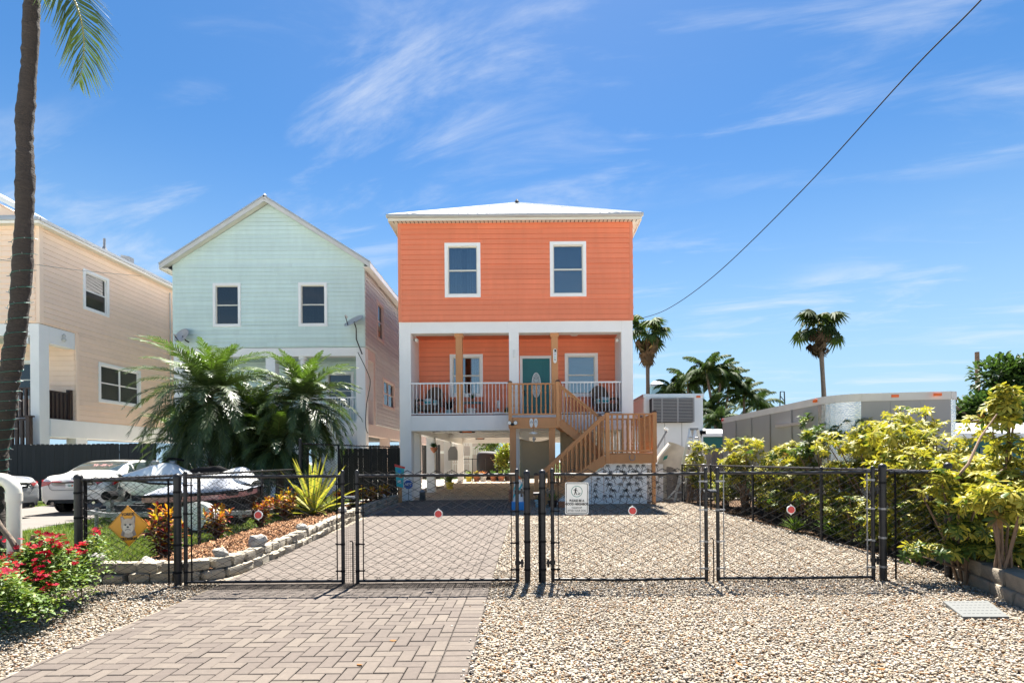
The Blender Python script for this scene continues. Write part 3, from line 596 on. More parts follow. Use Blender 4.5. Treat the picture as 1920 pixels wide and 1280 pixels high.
# roof
ov_ = 0.27; ex0, ex1, ey0, ey1, ez = XL - ov_, XR + ov_, YF - ov_, YR + ov_, 9.73; rx = (ex0 + ex1) / 2; rise = 2.45; run = (ex1 - ex0) / 2
b = MB(OFF); b.box(XL - .002, XR + .002, ey0 + .02, YF + .12, 9.60, 9.615); b.box(ex0 + .02, XL, ey0 + .02, ey1, 9.60, 9.615); b.box(XR, ex1 - .02, ey0 + .02, ey1, 9.60, 9.615); rf = b.build('soffit', m['cream'], oh)
b = MB(OFF)
for k in range(60):
    x = ex0 + .15 + (ex1 - ex0 - .3) * k / 59; b.box(x - .012, x + .012, ey0 + .06, YF - .04, 9.594, 9.60)
o = b.build('soffit_vents', m['dark_room'], rf); o['kind'] = 'stuff'
b = MB(OFF); b.box(ex0, ex1, ey0 - .02, ey0 + .02, 9.58, 9.70); b.box(ex0 - .02, ex0 + .02, ey0 + .02, ey1, 9.58, 9.70); b.box(ex1 - .02, ex1 + .02, ey0 + .02, ey1, 9.58, 9.70); b.build('fascia', m['cream'], oh)
b = MB(OFF); b.prism([(ex0 - .05, ey0 - .02, 9.66), (ex0 - .05, ey0 - .10, 9.66), (ex0 - .05, ey0 - .14, 9.70), (ex0 - .05, ey0 - .14, 9.76), (ex0 - .05, ey0 - .02, 9.76)], (ex1 - ex0 + .1, 0, 0)); b.build('gutter', m['gutter'], oh)
ap = (rx, ey0 + run, ez + rise); n = 26; rp = MB(OFF); rp.poly([(ex0, ey0, ez - .02), (ex1, ey0, ez - .02), (ex1, ey1, ez - .02), (ex0, ey1, ez - .02)]); rpart = rp.build('roof', m['roof'], oh, fix=False)
for k in range(n):
    x0, x1 = ex0 + (ex1 - ex0) * k / n, ex0 + (ex1 - ex0) * (k + 1) / n
    def top(x): t = 1 - abs(x - rx) / run; return (x, ey0 + run * t, ez + rise * t)
    q = [Vector((x0, ey0 - .04, ez)), Vector((x1, ey0 - .04, ez)), Vector(top(x1)), Vector(top(x0))]
    up = Vector((0, -rise, run)).normalized()
    b = MB(OFF); b.hexa(q + [v + up * .02 for v in q]); e = Vector((.03, 0, 0)); i = 3 if x1 <= rx else 2; j = 0 if x1 <= rx else 1
    b.hexa([q[j] + up * .02 - e / 2, q[j] + up * .02 + e / 2, q[i] + up * .02 + e / 2, q[i] + up * .02 - e / 2] + [q[j] + up * .055 - e / 2, q[j] + up * .055 + e / 2, q[i] + up * .055 + e / 2, q[i] + up * .055 - e / 2]); b.build('roof_panel', m['roof'], rpart)
apb = (rx, ey1 - run, ez + rise)
roof_panels(oh, rpart, (ex1, ey0, ez), (ex1, ey1, ez), apb, ap, 16, m['roof'], OFF); roof_panels(oh, rpart, (ex0, ey0, ez), (ex0, ey1, ez), apb, ap, 16, m['roof'], OFF); 
b = MB(OFF)
for c in ((ex0, ey0, ez), (ex1, ey0, ez)): b.tube([Vector(c) + Vector((0, 0, .05)), Vector(ap) + Vector((0, 0, .06))], .05, 6)
b.tube([Vector(ap) + Vector((0, 0, .06)), Vector(apb) + Vector((0, 0, .06))], .06, 6); b.build('ridge_cap', m['roof'], rpart)
b = MB(OFF); b.lathe((ap[0], ap[1], ap[2] + .04), [(.14, 0), (.10, .08), (.02, .20)], 8); b.build('ridge_vent', m['black_metal'], rpart)

# ---------------------------------------------------------------- the mint house
YM, MXL, MXR, YMB, YMR = 22.5, -14.92, -6.83, 24.1, 38.0
MO = ((MXL + MXR) / 2, YM, 0); mh = thing('mint_house', 'mint green gabled clapboard house behind the date palms', 'house', MO)
fm = front_map(YM); bmm = front_map(YMB); rmm = right_map(MXR)
ez, apz, ax = 9.75, 12.32, (MXL + MXR) / 2 + .0
wins = [RC(400, 531, 452, 613, YM), RC(560, 530, 614, 612, YM)]; ops = [inner(w, .08) for w in wins]
def gab(z): 
    if z <= ez: return (MXL, MXR)
    t = min((z - ez) / (apz - .12 - ez), 1); return (MXL + (ax - MXL) * t, MXR + (ax - MXR) * t)
b = MB(MO); holed(b, fm, MXL, MXR, 6.22, ez, ops, -.15, 0); b.prism([(MXL, YM, ez), (MXR, YM, ez), (ax, YM, apz - .05)], (0, .15, 0)); b.box(MXL, MXL + .15, YM + .15, YMR, 3.0, ez); b.box(MXL, MXR, YMR - .15, YMR, 3, ez); b.box(MXL + .15, MXR - .15, YM + .15, YMR - .15, 6.15, 6.2)
mw = b.build('front_wall', m['mint'], mh)
siding(mw, fm, MXL + .09, MXR - .09, 6.24, ez - .001, m['mint'], ops, off=MO); siding(mw, fm, MXL, MXR, 6.24 + .175 * math.ceil((ez - 6.24) / .175 - .001), apz - .12, m['mint'], (), gable=gab, off=MO)
b = MB(MO); wbox(b, fm, MXL, MXL + .09, 6.22, ez, 0.001, .03); wbox(b, fm, MXR - .09, MXR, 6.22, ez, 0.001, .03); b.build('corner_trim', m['mint'], mw)
for w, fl_ in zip(wins, ('half', 'curtain')): window(mh, fm, *w, MO, glass='dark_glass', fill=fl_)
sops = [(24.2, 25.35, 6.95, 8.75), (25.1, 27.3, 3.95, 5.35)]
b = MB(MO); holed(b, rmm, YMB - .15, YMR, 3.0, 6.22, [inner(sops[1], .06)], -.15, 0); holed(b, rmm, YM + .15, YMR, 6.22, ez, [inner(sops[0], .06)], -.15, 0); sw = b.build('side_wall', m['side_bounce'], mh)
siding(sw, rmm, YM + .02, YMR, 6.24, ez - .08, m['side_bounce'], [inner(sops[0], .06)], off=MO); siding(sw, rmm, YMB - .1, YMR, 3.02, 6.23, m['side_bounce'], [inner(sops[1], .06)], off=MO)
for k, s in enumerate(sops): window(mh, rmm, s[0], s[1], s[2], s[3], MO, tm='trim_bounce', sash='trim_bounce', glass='dark_glass', lites=1 + k, trim=.12)
# white porch portal
b = MB(MO); cw = .40; b.box(MXL, MXL + cw, YM, YM + .4, 0, 6.2); b.box(MXR - cw, MXR - .002, YM, YM + .4, 0, 6.2); c0, c1 = P(498, 700, YM).x, P(516, 700, YM).x; b.box(c0, c1, YM, YM + .4, 0, 6.2)
for x0, x1 in ((MXL + cw, c0), (c1, MXR - cw)): b.box(x0, x1, YM, YM + .4, 5.84, 6.2); b.box(x0, x1, YM, YM + .4, 2.5, 3.03)
b.build('portal_frame', m['white'], mh, bev=.012)
b = MB(MO); b.box(MXR - .38, MXR + .003, YM + .401, YMB - .15, 5.75, 6.2); b.box(MXR - .38, MXR + .003, YM + .401, YMR, 2.5, 3.0); b.box(MXR - .38, MXR + .003, YMB - .45, YMB - .151, 3.0, 5.75); b.build('side_frame', m['trim_bounce'], mh)
b = MB(MO); b.box(MXL + .05, MXR - .39, YM + .401, YMB, 2.85, 3.01); b.box(MXL + .02, MXR - .4, YM + .401, YMR - .2, 2.75, 2.84); b.build('porch_floor', m['concrete'], mh)
wm_ = RC(611, 697, 663.5, 768, YMB - .02); dm = RC(579, 697, 597, 790, YMB - .02)
b = MB(MO); holed(b, bmm, MXL + .15, MXR - .39, 3.0, 6.15, [inner(wm_, .08)], -.12, 0); pm_ = b.build('porch_wall', m['mint'], mh); siding(pm_, bmm, MXL + .15, MXR - .16, 3.02, 5.9, m['mint'], [inner(wm_, .08), (dm[0], dm[1], 3, dm[3])], off=MO)
b = MB(MO); b.box(MXL + .4, MXR - .4, YM + .401, YMB, 5.9, 6.14); b.build('porch_ceiling', m['mint'], mh)
window(mh, bmm, *wm_, MO, glass='dark_glass', fill=None)
b = MB(MO); wbox(b, bmm, dm[0], dm[1], 3.02, dm[3], -.02, .05); b.build('door', m['white_trim'], mh)
x = P(568, 700, YM + .2).x; b = MB(MO); b.lathe((x, YM + .2, 3.03), [(.14, 0), (.14, .12), (.10, .16), (.095, 2.5), (.12, 2.62), (.12, 2.68), (.17, 2.70), (.17, 2.81)], 14); b.build('porch_column', m['white_trim'], mh, smooth=True)
bars(mh, 'porch_railing', front_map(YM + .1), c1 + .6, MXR - cw, 3.06, 4.12, 0, 26, m['white_trim'], MO); bars(mh, 'porch_railing', front_map(YM + .1), MXL + cw, c0, 3.06, 4.12, 0, 24, m['white_trim'], MO)
bars(mh, 'side_railing', right_map(MXR - .15), YM + .42, YMB - .47, 3.06, 4.1, 0, 8, m['trim_bounce'], MO)
b = MB(MO); b.box(P(590, 800, YM).x, MXR - .4, YM + .05, YM + .3, 0, 2.5); b.box(MXL + .4, P(560, 800, YM).x, YM + .6, YM + .8, 0, 2.75); b.build('lower_wall', m['white'], mh)
b = MB(MO); b.box(P(610, 860, YM).x, P(678, 860, YM).x, YM - .9, YM + .04, 1.78, 1.90); b.box(P(612, 860, YM).x, P(616, 860, YM).x, YM - .85, YM - .75, 0, 1.78); b.build('utility_shelf', m['dark_wood'], mh)
for y in (26, 30, 34): 
    b = MB(MO); b.box(MXR - .4, MXR, y, y + .4, 0, 2.5); b.build('column', m['trim_bounce'], mh)
# steps down from the porch with slanted white rails
st = thing('porch_steps', 'white steps with slanted baluster rail below the mint porch', 'steps', (P(600, 900, 21.6).x, 21.6, 0))
so = st.location.copy(); a0, a1 = P(596, 760, 21.6), P(668, 858, 21.6); z0 = a1.z - .9
for k in range(9):
    t = k / 8; b = MB(so); x = a0.x + (a1.x - a0.x) * t; z = 2.95 - (2.95 - .25) * t; b.box(x - .15, x + .15, 21.5, 22.4, z - .05, z); b.build('step', m['white_trim'], st)
for y in (21.5,):
    b = MB(so); b.beam((a0.x, y, 3.95), (a1.x, y, 1.3), .06, .06); b.build('handrail', m['white_trim'], st); b = MB(so); b.beam((a0.x, y, 2.85), (a1.x, y, .2), .05, .25); b.build('stringer', m['white_trim'], st)
    for k in range(16):
        t = (k + .5) / 16; x = a0.x + (a1.x - a0.x) * t; b = MB(so); b.box(x - .02, x + .02, y - .02, y + .02, 2.95 - 2.65 * t, 3.93 - 2.65 * t); b.build('baluster', m['white_trim'], st)
# gable roof, seen edge on
o_ = .33; rise = apz - ez; run = (MXR - MXL) / 2; sl = rise / run; e0, e1 = MXL - o_, MXR + o_; ze = ez - o_ * sl; b = MB(MO); b.box(ax - .02, ax + .02, YM - .36, YMR, apz - .05, apz); rm = b.build('roof', m['gutter'], mh)
roof_panels(mh, rm, (e1, YM - .38, ze + .09), (e1, YMR + .3, ze + .09), (ax, YMR + .3, apz + .09), (ax, YM - .38, apz + .09), 18, m['gutter'], MO); roof_panels(mh, rm, (e0, YM - .38, ze + .09), (e0, YMR + .3, ze + .09), (ax, YMR + .3, apz + .09), (ax, YM - .38, apz + .09), 18, m['gutter'], MO)
for s, e in ((e0, 0), (e1, 1)):
    b = MB(MO); b.prism([(s, YM - .36, ze - .10), (s, YM - .36, ze + .085), (ax, YM - .36, apz + .085), (ax, YM - .36, apz - .10)], (0, .05, 0)); b.build('rake_board', m['fascia'], rm)
    b = MB(MO); w0 = MXL if e == 0 else MXR; b.prism([(s, YM - .31, ze - .03), (s, YM - .31, ze), (ax, YM - .31, apz), (ax, YM - .31, apz - .03)], (0, .30, 0)); b.build('rake_soffit', m['cream'], rm)
    b = MB(MO); b.box(min(s, w0), max(s, w0), YM - .3, YMR, ze - .07, ze - .05); b.box(s - .02, s + .02, YM - .35, YMR, ze - .12, ze + .08); b.build('eave_fascia', m['white_trim'], rm)
b = MB(MO); b.lathe((ax, YM - .3, apz + .08), [(.12, 0), (.09, .07), (.02, .16)], 4); b.build('ridge_end_cap', m['black_metal'], rm)

# ---------------------------------------------------------------- the peach house
YP, PX, YPB, YPR = 19.8, -18.12, 21.4, 36.0; PL = -27.0
PO = (-22, YP, 0); ph = thing('peach_house', 'peach clapboard house with white corner porch, at left edge of the photo', 'house', PO)
fm = front_map(YP); rmp = right_map(PX); ez = 10.25; sops = [(21.75, 23.1, 7.69, 9.36), (22.5, 24.95, 3.98, 5.68)]
b = MB(PO); holed(b, rmp, YP, YPR, 6.62, ez, [inner(sops[0], .06)], -.15, 0); holed(b, rmp, YPB, YPR, 3.1, 6.62, [inner(sops[1], .06)], -.15, 0); sw = b.build('side_wall', m['peach'], ph)
siding(sw, rmp, YP + .16, YPR, 6.66, ez, m['peach'], [inner(sops[0], .06)], off=PO, pitch=.2); siding(sw, rmp, YPB + .12, YPR, 3.14, 6.66, m['peach'], [inner(sops[1], .06)], off=PO, pitch=.2)
b = MB(PO); wbox(b, rmp, YP, YP + .16, 6.62, ez, .001, .035); wbox(b, rmp, YPB - .02, YPB + .12, 3.12, 6.6, .001, .035); b.build('corner_trim', m['peach'], sw)
for k, s in enumerate(sops): window(ph, rmp, *s, PO, glass='dark_glass', lites=1 + k, trim=.12, sash='white_trim')
b = MB(PO); b.box(PL, PX - .15, YP, YP + .15, 6.62, ez); fw = b.build('front_wall', m['peach'], ph); siding(fw, fm, PL, PX - .12, 6.66, ez, m['peach'], off=PO, pitch=.2)
b = MB(PO); b.box(PX - .34, PX, YP, YP + .42, 0, 6.6); b.box(PL, PX - .34, YP, YP + .4, 6.15, 6.6); b.box(PX - .34, PX, YP + .42, YPB - .02, 5.95, 6.6); b.box(PL, PX - .34, YP, YP + .4, 2.40, 3.1); b.box(PX - .34, PX + .03, YP + .42, YPR, 2.40, 3.1)
b.box(PX - .40, PX - .002, 21.4, 21.95, 0, 2.40); b.build('portal_frame', m['white'], ph, bev=.012)
for y in (25.5, 30.0, 34):
    b = MB(PO); b.box(PX - .4, PX, y, y + .4, 0, 2.4); b.build('column', m['white'], ph)
b = MB(PO); b.box(PL, PX - .341, YP + .401, YPR, 2.8, 3.08); b.build('porch_floor', m['concrete'], ph)
bp_ = front_map(YPB); wp = RC(24, 676, 70, 748, YPB); b = MB(PO); holed(b, bp_, PL, PX - .15, 3.08, 6.6, [inner(wp, .08)], -.12, 0); pwp = b.build('porch_wall', m['peach'], ph); siding(pwp, bp_, PL, PX - .02, 3.1, 6.2, m['peach'], [inner(wp, .08)], off=PO, pitch=.2)
b = MB(PO); b.box(PL, PX - .341, YP + .401, YPB, 6.2, 6.5); b.build('porch_ceiling', m['mint'], ph); window(ph, bp_, *wp, PO, glass='dark_glass', fill=None)
bars(ph, 'porch_railing', front_map(YP + .15), PL, PX - .34, 3.12, 4.25, 0, 44, m['dark_wood'], PO, w=.075, top=.06); bars(ph, 'porch_railing', right_map(PX - .15), YP + .42, YPB - .1, 3.12, 4.2, 0, 6, m['dark_wood'], PO, w=.09, top=.06)
b = MB(PO); b.box(PX - .22, PX - .08, YPB - .2, YPB - .06, 3.1, 4.32); b.build('railing_post', m['dark_wood'], ph)
b = MB(PO); b.tube([(PX + .06, 27.0, 10.0), (PX + .06, 27.0, 2.6)], .03, 6); b.build('downpipe', m['fascia'], ph)
b = MB(PO); b.lathe((PX + .06, YP + 1.0, 6.12), [(.03, 0), (.09, .10), (.04, .18), (.07, .26), (.02, .33)], 7); b.build('pelican_ornament', m['fascia'], ph)
b = MB(PO); b.box(PX - .5, PX - .38, YP - .03, YP + .10, 5.85, 6.1); b.build('porch_lamp', m['lamp'], ph)
o_ = .35; e0, e1, y0 = PL - 1, PX + o_, YP - o_; rise = 2.0; run = 4.2
b = MB(PO); b.box(e0, e1, y0 - .02, y0 + .02, ez - .08, ez + .07); b.box(e1 - .02, e1 + .02, y0 + .02, YPR, ez - .08, ez + .07); b.build('fascia', m['white_trim'], ph)
b = MB(PO); b.box(e0, e1 + .08, y0 - .10, y0 - .02, ez + .0, ez + .11); b.box(e1 + .02, e1 + .10, y0 - .02, YPR, ez + .0, ez + .11); b.build('gutter', m['gutter'], ph)
b = MB(PO); b.box(e0, e1 - .02, y0 + .02, YP, ez - .04, ez - .02); b.box(PX, e1 - .02, YP, YPR, ez - .04, ez - .02); b.build('soffit', m['cream'], ph)
b = MB(PO); b.poly([(e0, y0, ez + .02), (e1, y0, ez + .02), (e1, YPR, ez + .02), (e0, YPR, ez + .02)]); rr = b.build('roof', m['roof'], ph, fix=False)
roof_panels(ph, rr, (e1, y0, ez + .08), (e1, YPR, ez + .08), (e1 - run, YPR, ez + .08 + rise), (e1 - run, y0 + run, ez + .08 + rise), 26, m['roof'], PO)
roof_panels(ph, rr, (e1, y0, ez + .08), (e0, y0, ez + .08), (e0, y0 + run, ez + .08 + rise), (e1 - run, y0 + run, ez + .08 + rise), 14, m['roof'], PO)
# front gable on the peach roof
gx1, gz0, gy = P(62, 405, YP).x, ez + .28, YP + .1; gxa, gza = gx1 - 3.2, gz0 + 1.75
b = MB(PO); b.prism([(gx1 - .35, gy, gz0), (2 * gxa - gx1, gy, gz0), (gxa, gy, gza - .25)], (0, 2.5, 0)); gb = b.build('front_gable', m['peach'], ph)
b = MB(PO); b.prism([(gx1, gy - .3, gz0 - .02), (gx1, gy - .3, gz0 + .12), (gxa, gy - .3, gza + .12), (gxa, gy - .3, gza - .06)], (0, .06, 0)); b.build('rake_board', m['white_trim'], gb)
b = MB(PO); b.hexa([(gx1, gy - .3, gz0 + .12), (gx1, gy + .5, gz0 + .12), (gxa, gy + 2.2, gza + .12), (gxa, gy - .3, gza + .12), (gx1, gy - .3, gz0 + .16), (gx1, gy + .5, gz0 + .16), (gxa, gy + 2.2, gza + .16), (gxa, gy - .3, gza + .16)]); b.build('gable_roof', m['roof'], gb)
b = MB(PO); b.box(2 * gxa - gx1, gx1 - .1, gy - .25, gy - .01, gz0 - .12, gz0 + .02); b.build('gable_ledge', m['gutter'], gb)
for y, h, kind in ((23.6, .35, 0), (24.8, .2, 1), (33.0, .6, 2), (34.6, .6, 2)):
    z = ez + .2 + (.9 if kind < 2 else .6) * rise / run; x = e1 - (.9 if kind < 2 else .6); b = MB(PO)
    if kind == 1: b.prism([(x - .2, y, z), (x + .2, y, z - .12), (x + .2, y, z + .12), (x - .2, y, z + .2)], (0, .3, 0))
    else: b.lathe((x, y, z - .15), [(.16, 0), (.05, .25), (.05, .25 + h)], 10)
    b.build('roof_vent', m['galv'], rr, smooth=True)
# brown stair rail in front of the peach porch
sr = thing('stair_railing', 'dark brown stair railing with thick posts in front of the peach porch', 'railing', (-18.9, 19.5, 0)); so = sr.location.copy()
b = MB(so); b.box(-21, -18.25, 19.45, 19.55, 2.98, 3.06); b.build('handrail', m['dark_wood'], sr); b = MB(so); b.box(-21, -18.25, 19.46, 19.54, 2.0, 2.06); b.build('bottom_rail', m['dark_wood'], sr)
b = MB(so); b.box(-18.3, -18.16, 19.43, 19.57, 0, 3.1); b.box(-18.34, -18.12, 19.39, 19.61, 3.1, 3.16); b.build('post', m['dark_wood'], sr)
for k in range(14):
    x = -20.95 + k * .19; b = MB(so); b.box(x - .05, x + .05, 19.46, 19.54, 2.06, 2.98); b.build('baluster', m['dark_wood'], sr)
# ================================================================== timber stair up to the front door
SO = (1.6, 17.0, 0); sroot = thing('timber_stair', 'brown timber switchback stair with turned balusters up to the teal door', 'stair', SO)
def sp(name, b, mat='wood', par=None, bev=0.0, smooth=False): return b.build(name, m[mat], par or sroot, bev=bev, smooth=smooth)
bal_prof = [(.028, 0), (.028, .18), (.018, .20), (.030, .26), (.020, .36), (.024, .50), (.020, .64), (.030, .74), (.018, .80), (.028, .82), (.028, 1.0)]
def baluster(a, b_, par, r=1.0):
    a, b_ = Vector(a), Vector(b_); L_ = b_.z - a.z; b = MB(SO); b.lathe(a, [(q * r, z * L_) for q, z in bal_prof], 6); sp('baluster', b, par=par, smooth=False)
def newel(x, y, z0, z1, s=.058):
    b = MB(SO); b.box(x - s, x + s, y - s, y + s, z0, z1); q = sp('newel_post', b, bev=.006); b = MB(SO); b.box(x - s - .015, x + s + .015, y - s - .015, y + s + .015, z1, z1 + .025); b.box(x - s * .8, x + s * .8, y - s * .8, y + s * .8, z1 + .025, z1 + .05); sp('post_cap', b, 'dark_wood', q)
    for zz in (.30, .72):
        b = MB(SO); zc = z1 - (z1 - max(z0, z1 - 1.1)) * (1 - zz); b.box(x - s - .006, x + s + .006, y - s - .006, y + s + .006, zc, zc + .02); sp('turned_band', b, par=q)
def rail(a, b_, name='handrail', w=.09, h=.045, drop=None): b = MB(SO); b.beam(a, b_, w, h); return sp(name, b, bev=.004)
F1, F0 = 17.45, 16.2                     # front planes of upper landing and of lower flight
lx0, lx1, lz = P(954, 800, F1).x, P(1048, 800, F1).x, 2.78
# upper landing
for k in range(7):
    y = F1 + k * .148; b = MB(SO); b.box(lx0, lx1, y, y + .14, lz - .035, lz); sp('deck_board', b)
b = MB(SO); b.box(lx0, lx1, F1 - .04, F1, 2.42, lz - .04); b.box(lx0, lx0 + .04, F1, YF - .02, 2.45, lz - .04); b.box(lx1 - .04, lx1, F1, YF - .02, 2.45, lz - .04); sp('rim_joist', b, bev=.005)
for x in (P(962, 850, F1 + .15).x, P(1035, 850, F1 + .15).x):
    b = MB(SO); b.box(x - .10, x + .10, F1 + .02, F1 + .22, 0.0, 2.45); sp('support_post', b, bev=.008)
b = MB(SO); x = P(963, 935, F1 + .15).x; b.box(x - .16, x + .16, F1 - .04, F1 + .28, 0, .42); sp('post_footing', b, 'terracotta', bev=.01)
zt = 3.92
newel(lx0 + .05, F1 - .02, 2.45, zt); newel(lx1 - .03, F1 - .02, 2.45, zt + .02)
rail((lx0 + .1, F1 - .02, zt - .05), (lx1 - .08, F1 - .02, zt - .05)); rail((lx0 + .1, F1 - .02, lz + .10), (lx1 - .08, F1 - .02, lz + .10), 'bottom_rail', .05, .05)
for k in range(10):
    x = lx0 + .18 + (lx1 - lx0 - .32) * k / 9; baluster((x, F1 - .02, lz + .12), (x, F1 - .02, zt - .07), sroot)
rail((lx0 + .04, F1, zt - .05), (lx0 + .04, YF - .02, zt - .05))
for k in range(6): baluster((lx0 + .04, F1 + .14 + k * .15, lz + .02), (lx0 + .04, F1 + .14 + k * .15, zt - .07), sroot)
# middle landing
mx0, mx1, mz = P(1139, 850, F0).x, P(1226, 850, F0).x, 1.58
for k in range(14):
    y = F0 + k * .148; b = MB(SO); b.box(mx0, mx1, y, y + .14, mz - .035, mz); sp('deck_board', b)
b = MB(SO); b.box(mx0 - .05, mx1 + .05, F0 - .045, F0 - .001, mz - .32, mz - .04); b.box(mx1 + .005, mx1 + .05, F0, F0 + 2.0, mz - .32, mz - .04); sp('rim_joist', b, bev=.005)
mt_ = 2.80
for x, y in ((mx0, F0 - .02), (mx1 + .02, F0 - .02), (mx1 + .02, F0 + 1.95)): newel(x, y, mz - .3, mt_)
rail((mx0 + .05, F0 - .02, mt_ - .05), (mx1 - .03, F0 - .02, mt_ - .05)); rail((mx0 + .05, F0 - .02, mz + .06), (mx1 - .03, F0 - .02, mz + .06), 'bottom_rail', .05, .05)
for k in range(8):
    x = mx0 + .14 + (mx1 - mx0 - .26) * k / 7; baluster((x, F0 - .02, mz + .08), (x, F0 - .02, mt_ - .07), sroot, 1.15)
rail((mx1 + .02, F0 + .05, mt_ - .05), (mx1 + .02, F0 + 1.9, mt_ - .05)); 
for k in range(11): y = F0 + .15 + k * .165; baluster((mx1 + .02, y, mz + .02), (mx1 + .02, y, mt_ - .07), sroot)
rail((mx0 + .05, F0 + 1.95, mt_ - .05), (mx1 - .03, F0 + 1.95, mt_ - .05))
for k in range(8): x = mx0 + .14 + (mx1 - mx0 - .26) * k / 7; baluster((x, F0 + 1.95, mz + .02), (x, F0 + 1.95, mt_ - .07), sroot)
for x, y in ((mx1 - .0, F0 + .06), (mx1 - .0, F0 + 1.85), (mx0 + .1, F0 + 1.85)):
    b = MB(SO); b.box(x - .05, x + .05, y - .05, y + .05, 0, mz - .04); sp('support_post', b)
# lower flight (descends to the left) and upper flight (descends to the right, behind it)
def flight(x0, z0, x1, z1, y0, y1, n, yr, rail_top0, rail_top1, nb, both):
    dx, dz = (x1 - x0) / n, (z1 - z0) / n
    for k in range(1, n):
        x, z = x0 + dx * k, z0 + dz * k; b = MB(SO); s = -1 if dx < 0 else 1; b.box(min(x, x - s * .30), max(x, x - s * .30), y0, y1, z - .04, z); sp('tread', b)
    for y in (y0 - .03, y1 + .03):
        b = MB(SO); b.beam((x0, y, z0 - .16), (x1, y, z1 - .06), .045, .28); sp('stringer', b, bev=.004)
    for y in yr:
        rail((x0, y, rail_top0), (x1, y, rail_top1)); rail((x0, y, rail_top0 - .07), (x1, y, rail_top1 - .07), 'rail_moulding', .05, .05)
        for k in range(nb):
            t = (k + .6) / nb; x = x0 + (x1 - x0) * t; baluster((x, y, z0 + (z1 - z0) * t - .02), (x, y, rail_top0 + (rail_top1 - rail_top0) * t - .06), sroot, 1.1)
bx, btop = P(1006, 890, F0).x, P(1006, 892, F0).z
flight(mx0 - .04, mz, bx + .06, .10, F0 + .02, F0 + .95, 9, (F0 - .02, F0 + .98), mt_ - .03, btop, 15, True)
newel(bx, F0 - .02, 0, btop + .02); newel(bx, F0 + .98, 0, btop + .02)
flight(lx1, lz, mx0 + .02, mz, F1 + .04, F1 + .95, 7, (F1 - .02,), zt - .05, mt_ - .08, 13, False)
newel(mx0 - .06, F1 - .02, mz - .3, mt_)
# ---------------------------------------------------------------- things around the stair
def palm_print(root, mp, cells, s):
    b = MB(root.location)
    for u, z, fl in cells:
        tr = [(0, 0), (.02, .10), (.045, .18), (.08, .25)]; tr = [(x * fl, y) for x, y in tr]
        for (x0, y0), (x1, y1) in zip(tr[:-1], tr[1:]): b.hexa([mp(u + (x0 - .013) * s, z + y0 * s, 0), mp(u + (x0 + .013) * s, z + y0 * s, 0), mp(u + (x1 + .011) * s, z + y1 * s, 0), mp(u + (x1 - .011) * s, z + y1 * s, 0), mp(u + (x0 - .013) * s, z + y0 * s, .002), mp(u + (x0 + .013) * s, z + y0 * s, .002), mp(u + (x1 + .011) * s, z + y1 * s, .002), mp(u + (x1 - .011) * s, z + y1 * s, .002)])
        cx, cz = u + tr[-1][0] * s, z + tr[-1][1] * s
        for a in (-20, 25, 70, 115, 160, 205):
            e = Vector((math.cos(R(a)), math.sin(R(a)))) * .13 * s; q = Vector((-e.y, e.x)) * .13; mid = e * .55 + Vector((0, .035 * s)); tip = e * 1.1 + Vector((0, -.045 * s))
            pts = [(0, 0), mid - q, tip, mid + q]
            b.prism([mp(cx + p[0], cz + p[1], .0) for p in pts], Vector(mp(0, 0, .0025)) - Vector(mp(0, 0, 0)))
    o = b.build('palm_tree_print', m['sign_black'], root); o['kind'] = 'stuff'
def panel(label, pts, Y, dx=0.0):
    c = Vector(pts[0]); t = thing('palm_print_panel', label, 'panel', (pts[0][0], Y, 0), group='white panels printed with palm trees under the stair')
    b = MB((pts[0][0], Y, 0)); b.prism([(x, Y, z) for x, z in pts], (0, .02, 0)); b.build('board', m['white'], t); return t
def cells_in(x0, x1, z0, z1, top, sx=.20, sz=.185):
    r = []; k = 0; z = z0
    while z < z1:
        x = x0 + .06 + (sx / 2 if k % 2 else 0)
        while x < x1 - .12:
            if z + .2 < top(x) and z + .2 < top(x + .1): r.append((x + random.uniform(-.02, .02), z + random.uniform(-.02, .02), 1 if random.random() < .5 else -1))
            x += sx
        z += sz; k += 1
    return r
pz = mz - .33; xa, xb, xc, xd = .55, 1.92, 2.30, 3.62; Yp = F0 + .06
def under(x): return min(pz, (x - bx) * (mz - .1) / (mx0 - bx - .1) - .30)
for lab, x0, x1 in (('white palm-print panel under the slanting lower flight of the stair', xa, xb), ('narrow white palm-print panel in the middle under the stair landing', xb + .015, xc), ('wide white palm-print panel under the stair landing beside the thin brown post', xc + .015, xd)):
    xs = [x0, x1] if under(x1) <= pz and under(x0) >= pz else [x0, (x0 + x1) / 2, x1]
    pts = [(x0, .03), (x1, .03)] + [(x, max(under(x), .05)) for x in reversed(np.linspace(x0, x1, 6))]
    t = panel(lab, pts, Yp); palm_print(t, front_map(Yp), cells_in(x0, x1, .05, pz, under), .72)
t = thing('palm_print_panel', 'loose white palm-print panel leaning right of the stair by the hedge', 'panel', (4.05, 17.4, 0), R(12), 'white panels printed with palm trees under the stair')
b = MB(); b.prism([(-.38, 0, 0), (.38, 0, 0), (.38, 0, 1.22), (-.38, 0, 1.22)], (0, .02, 0)); b.build('board', m['white'], t)
loc_ = t.location.copy(); t.location = (0, 0, 0); palm_print(t, front_map(0), cells_in(-.38, .38, .05, 1.2, lambda x: 1.3), .72); t.location = loc_
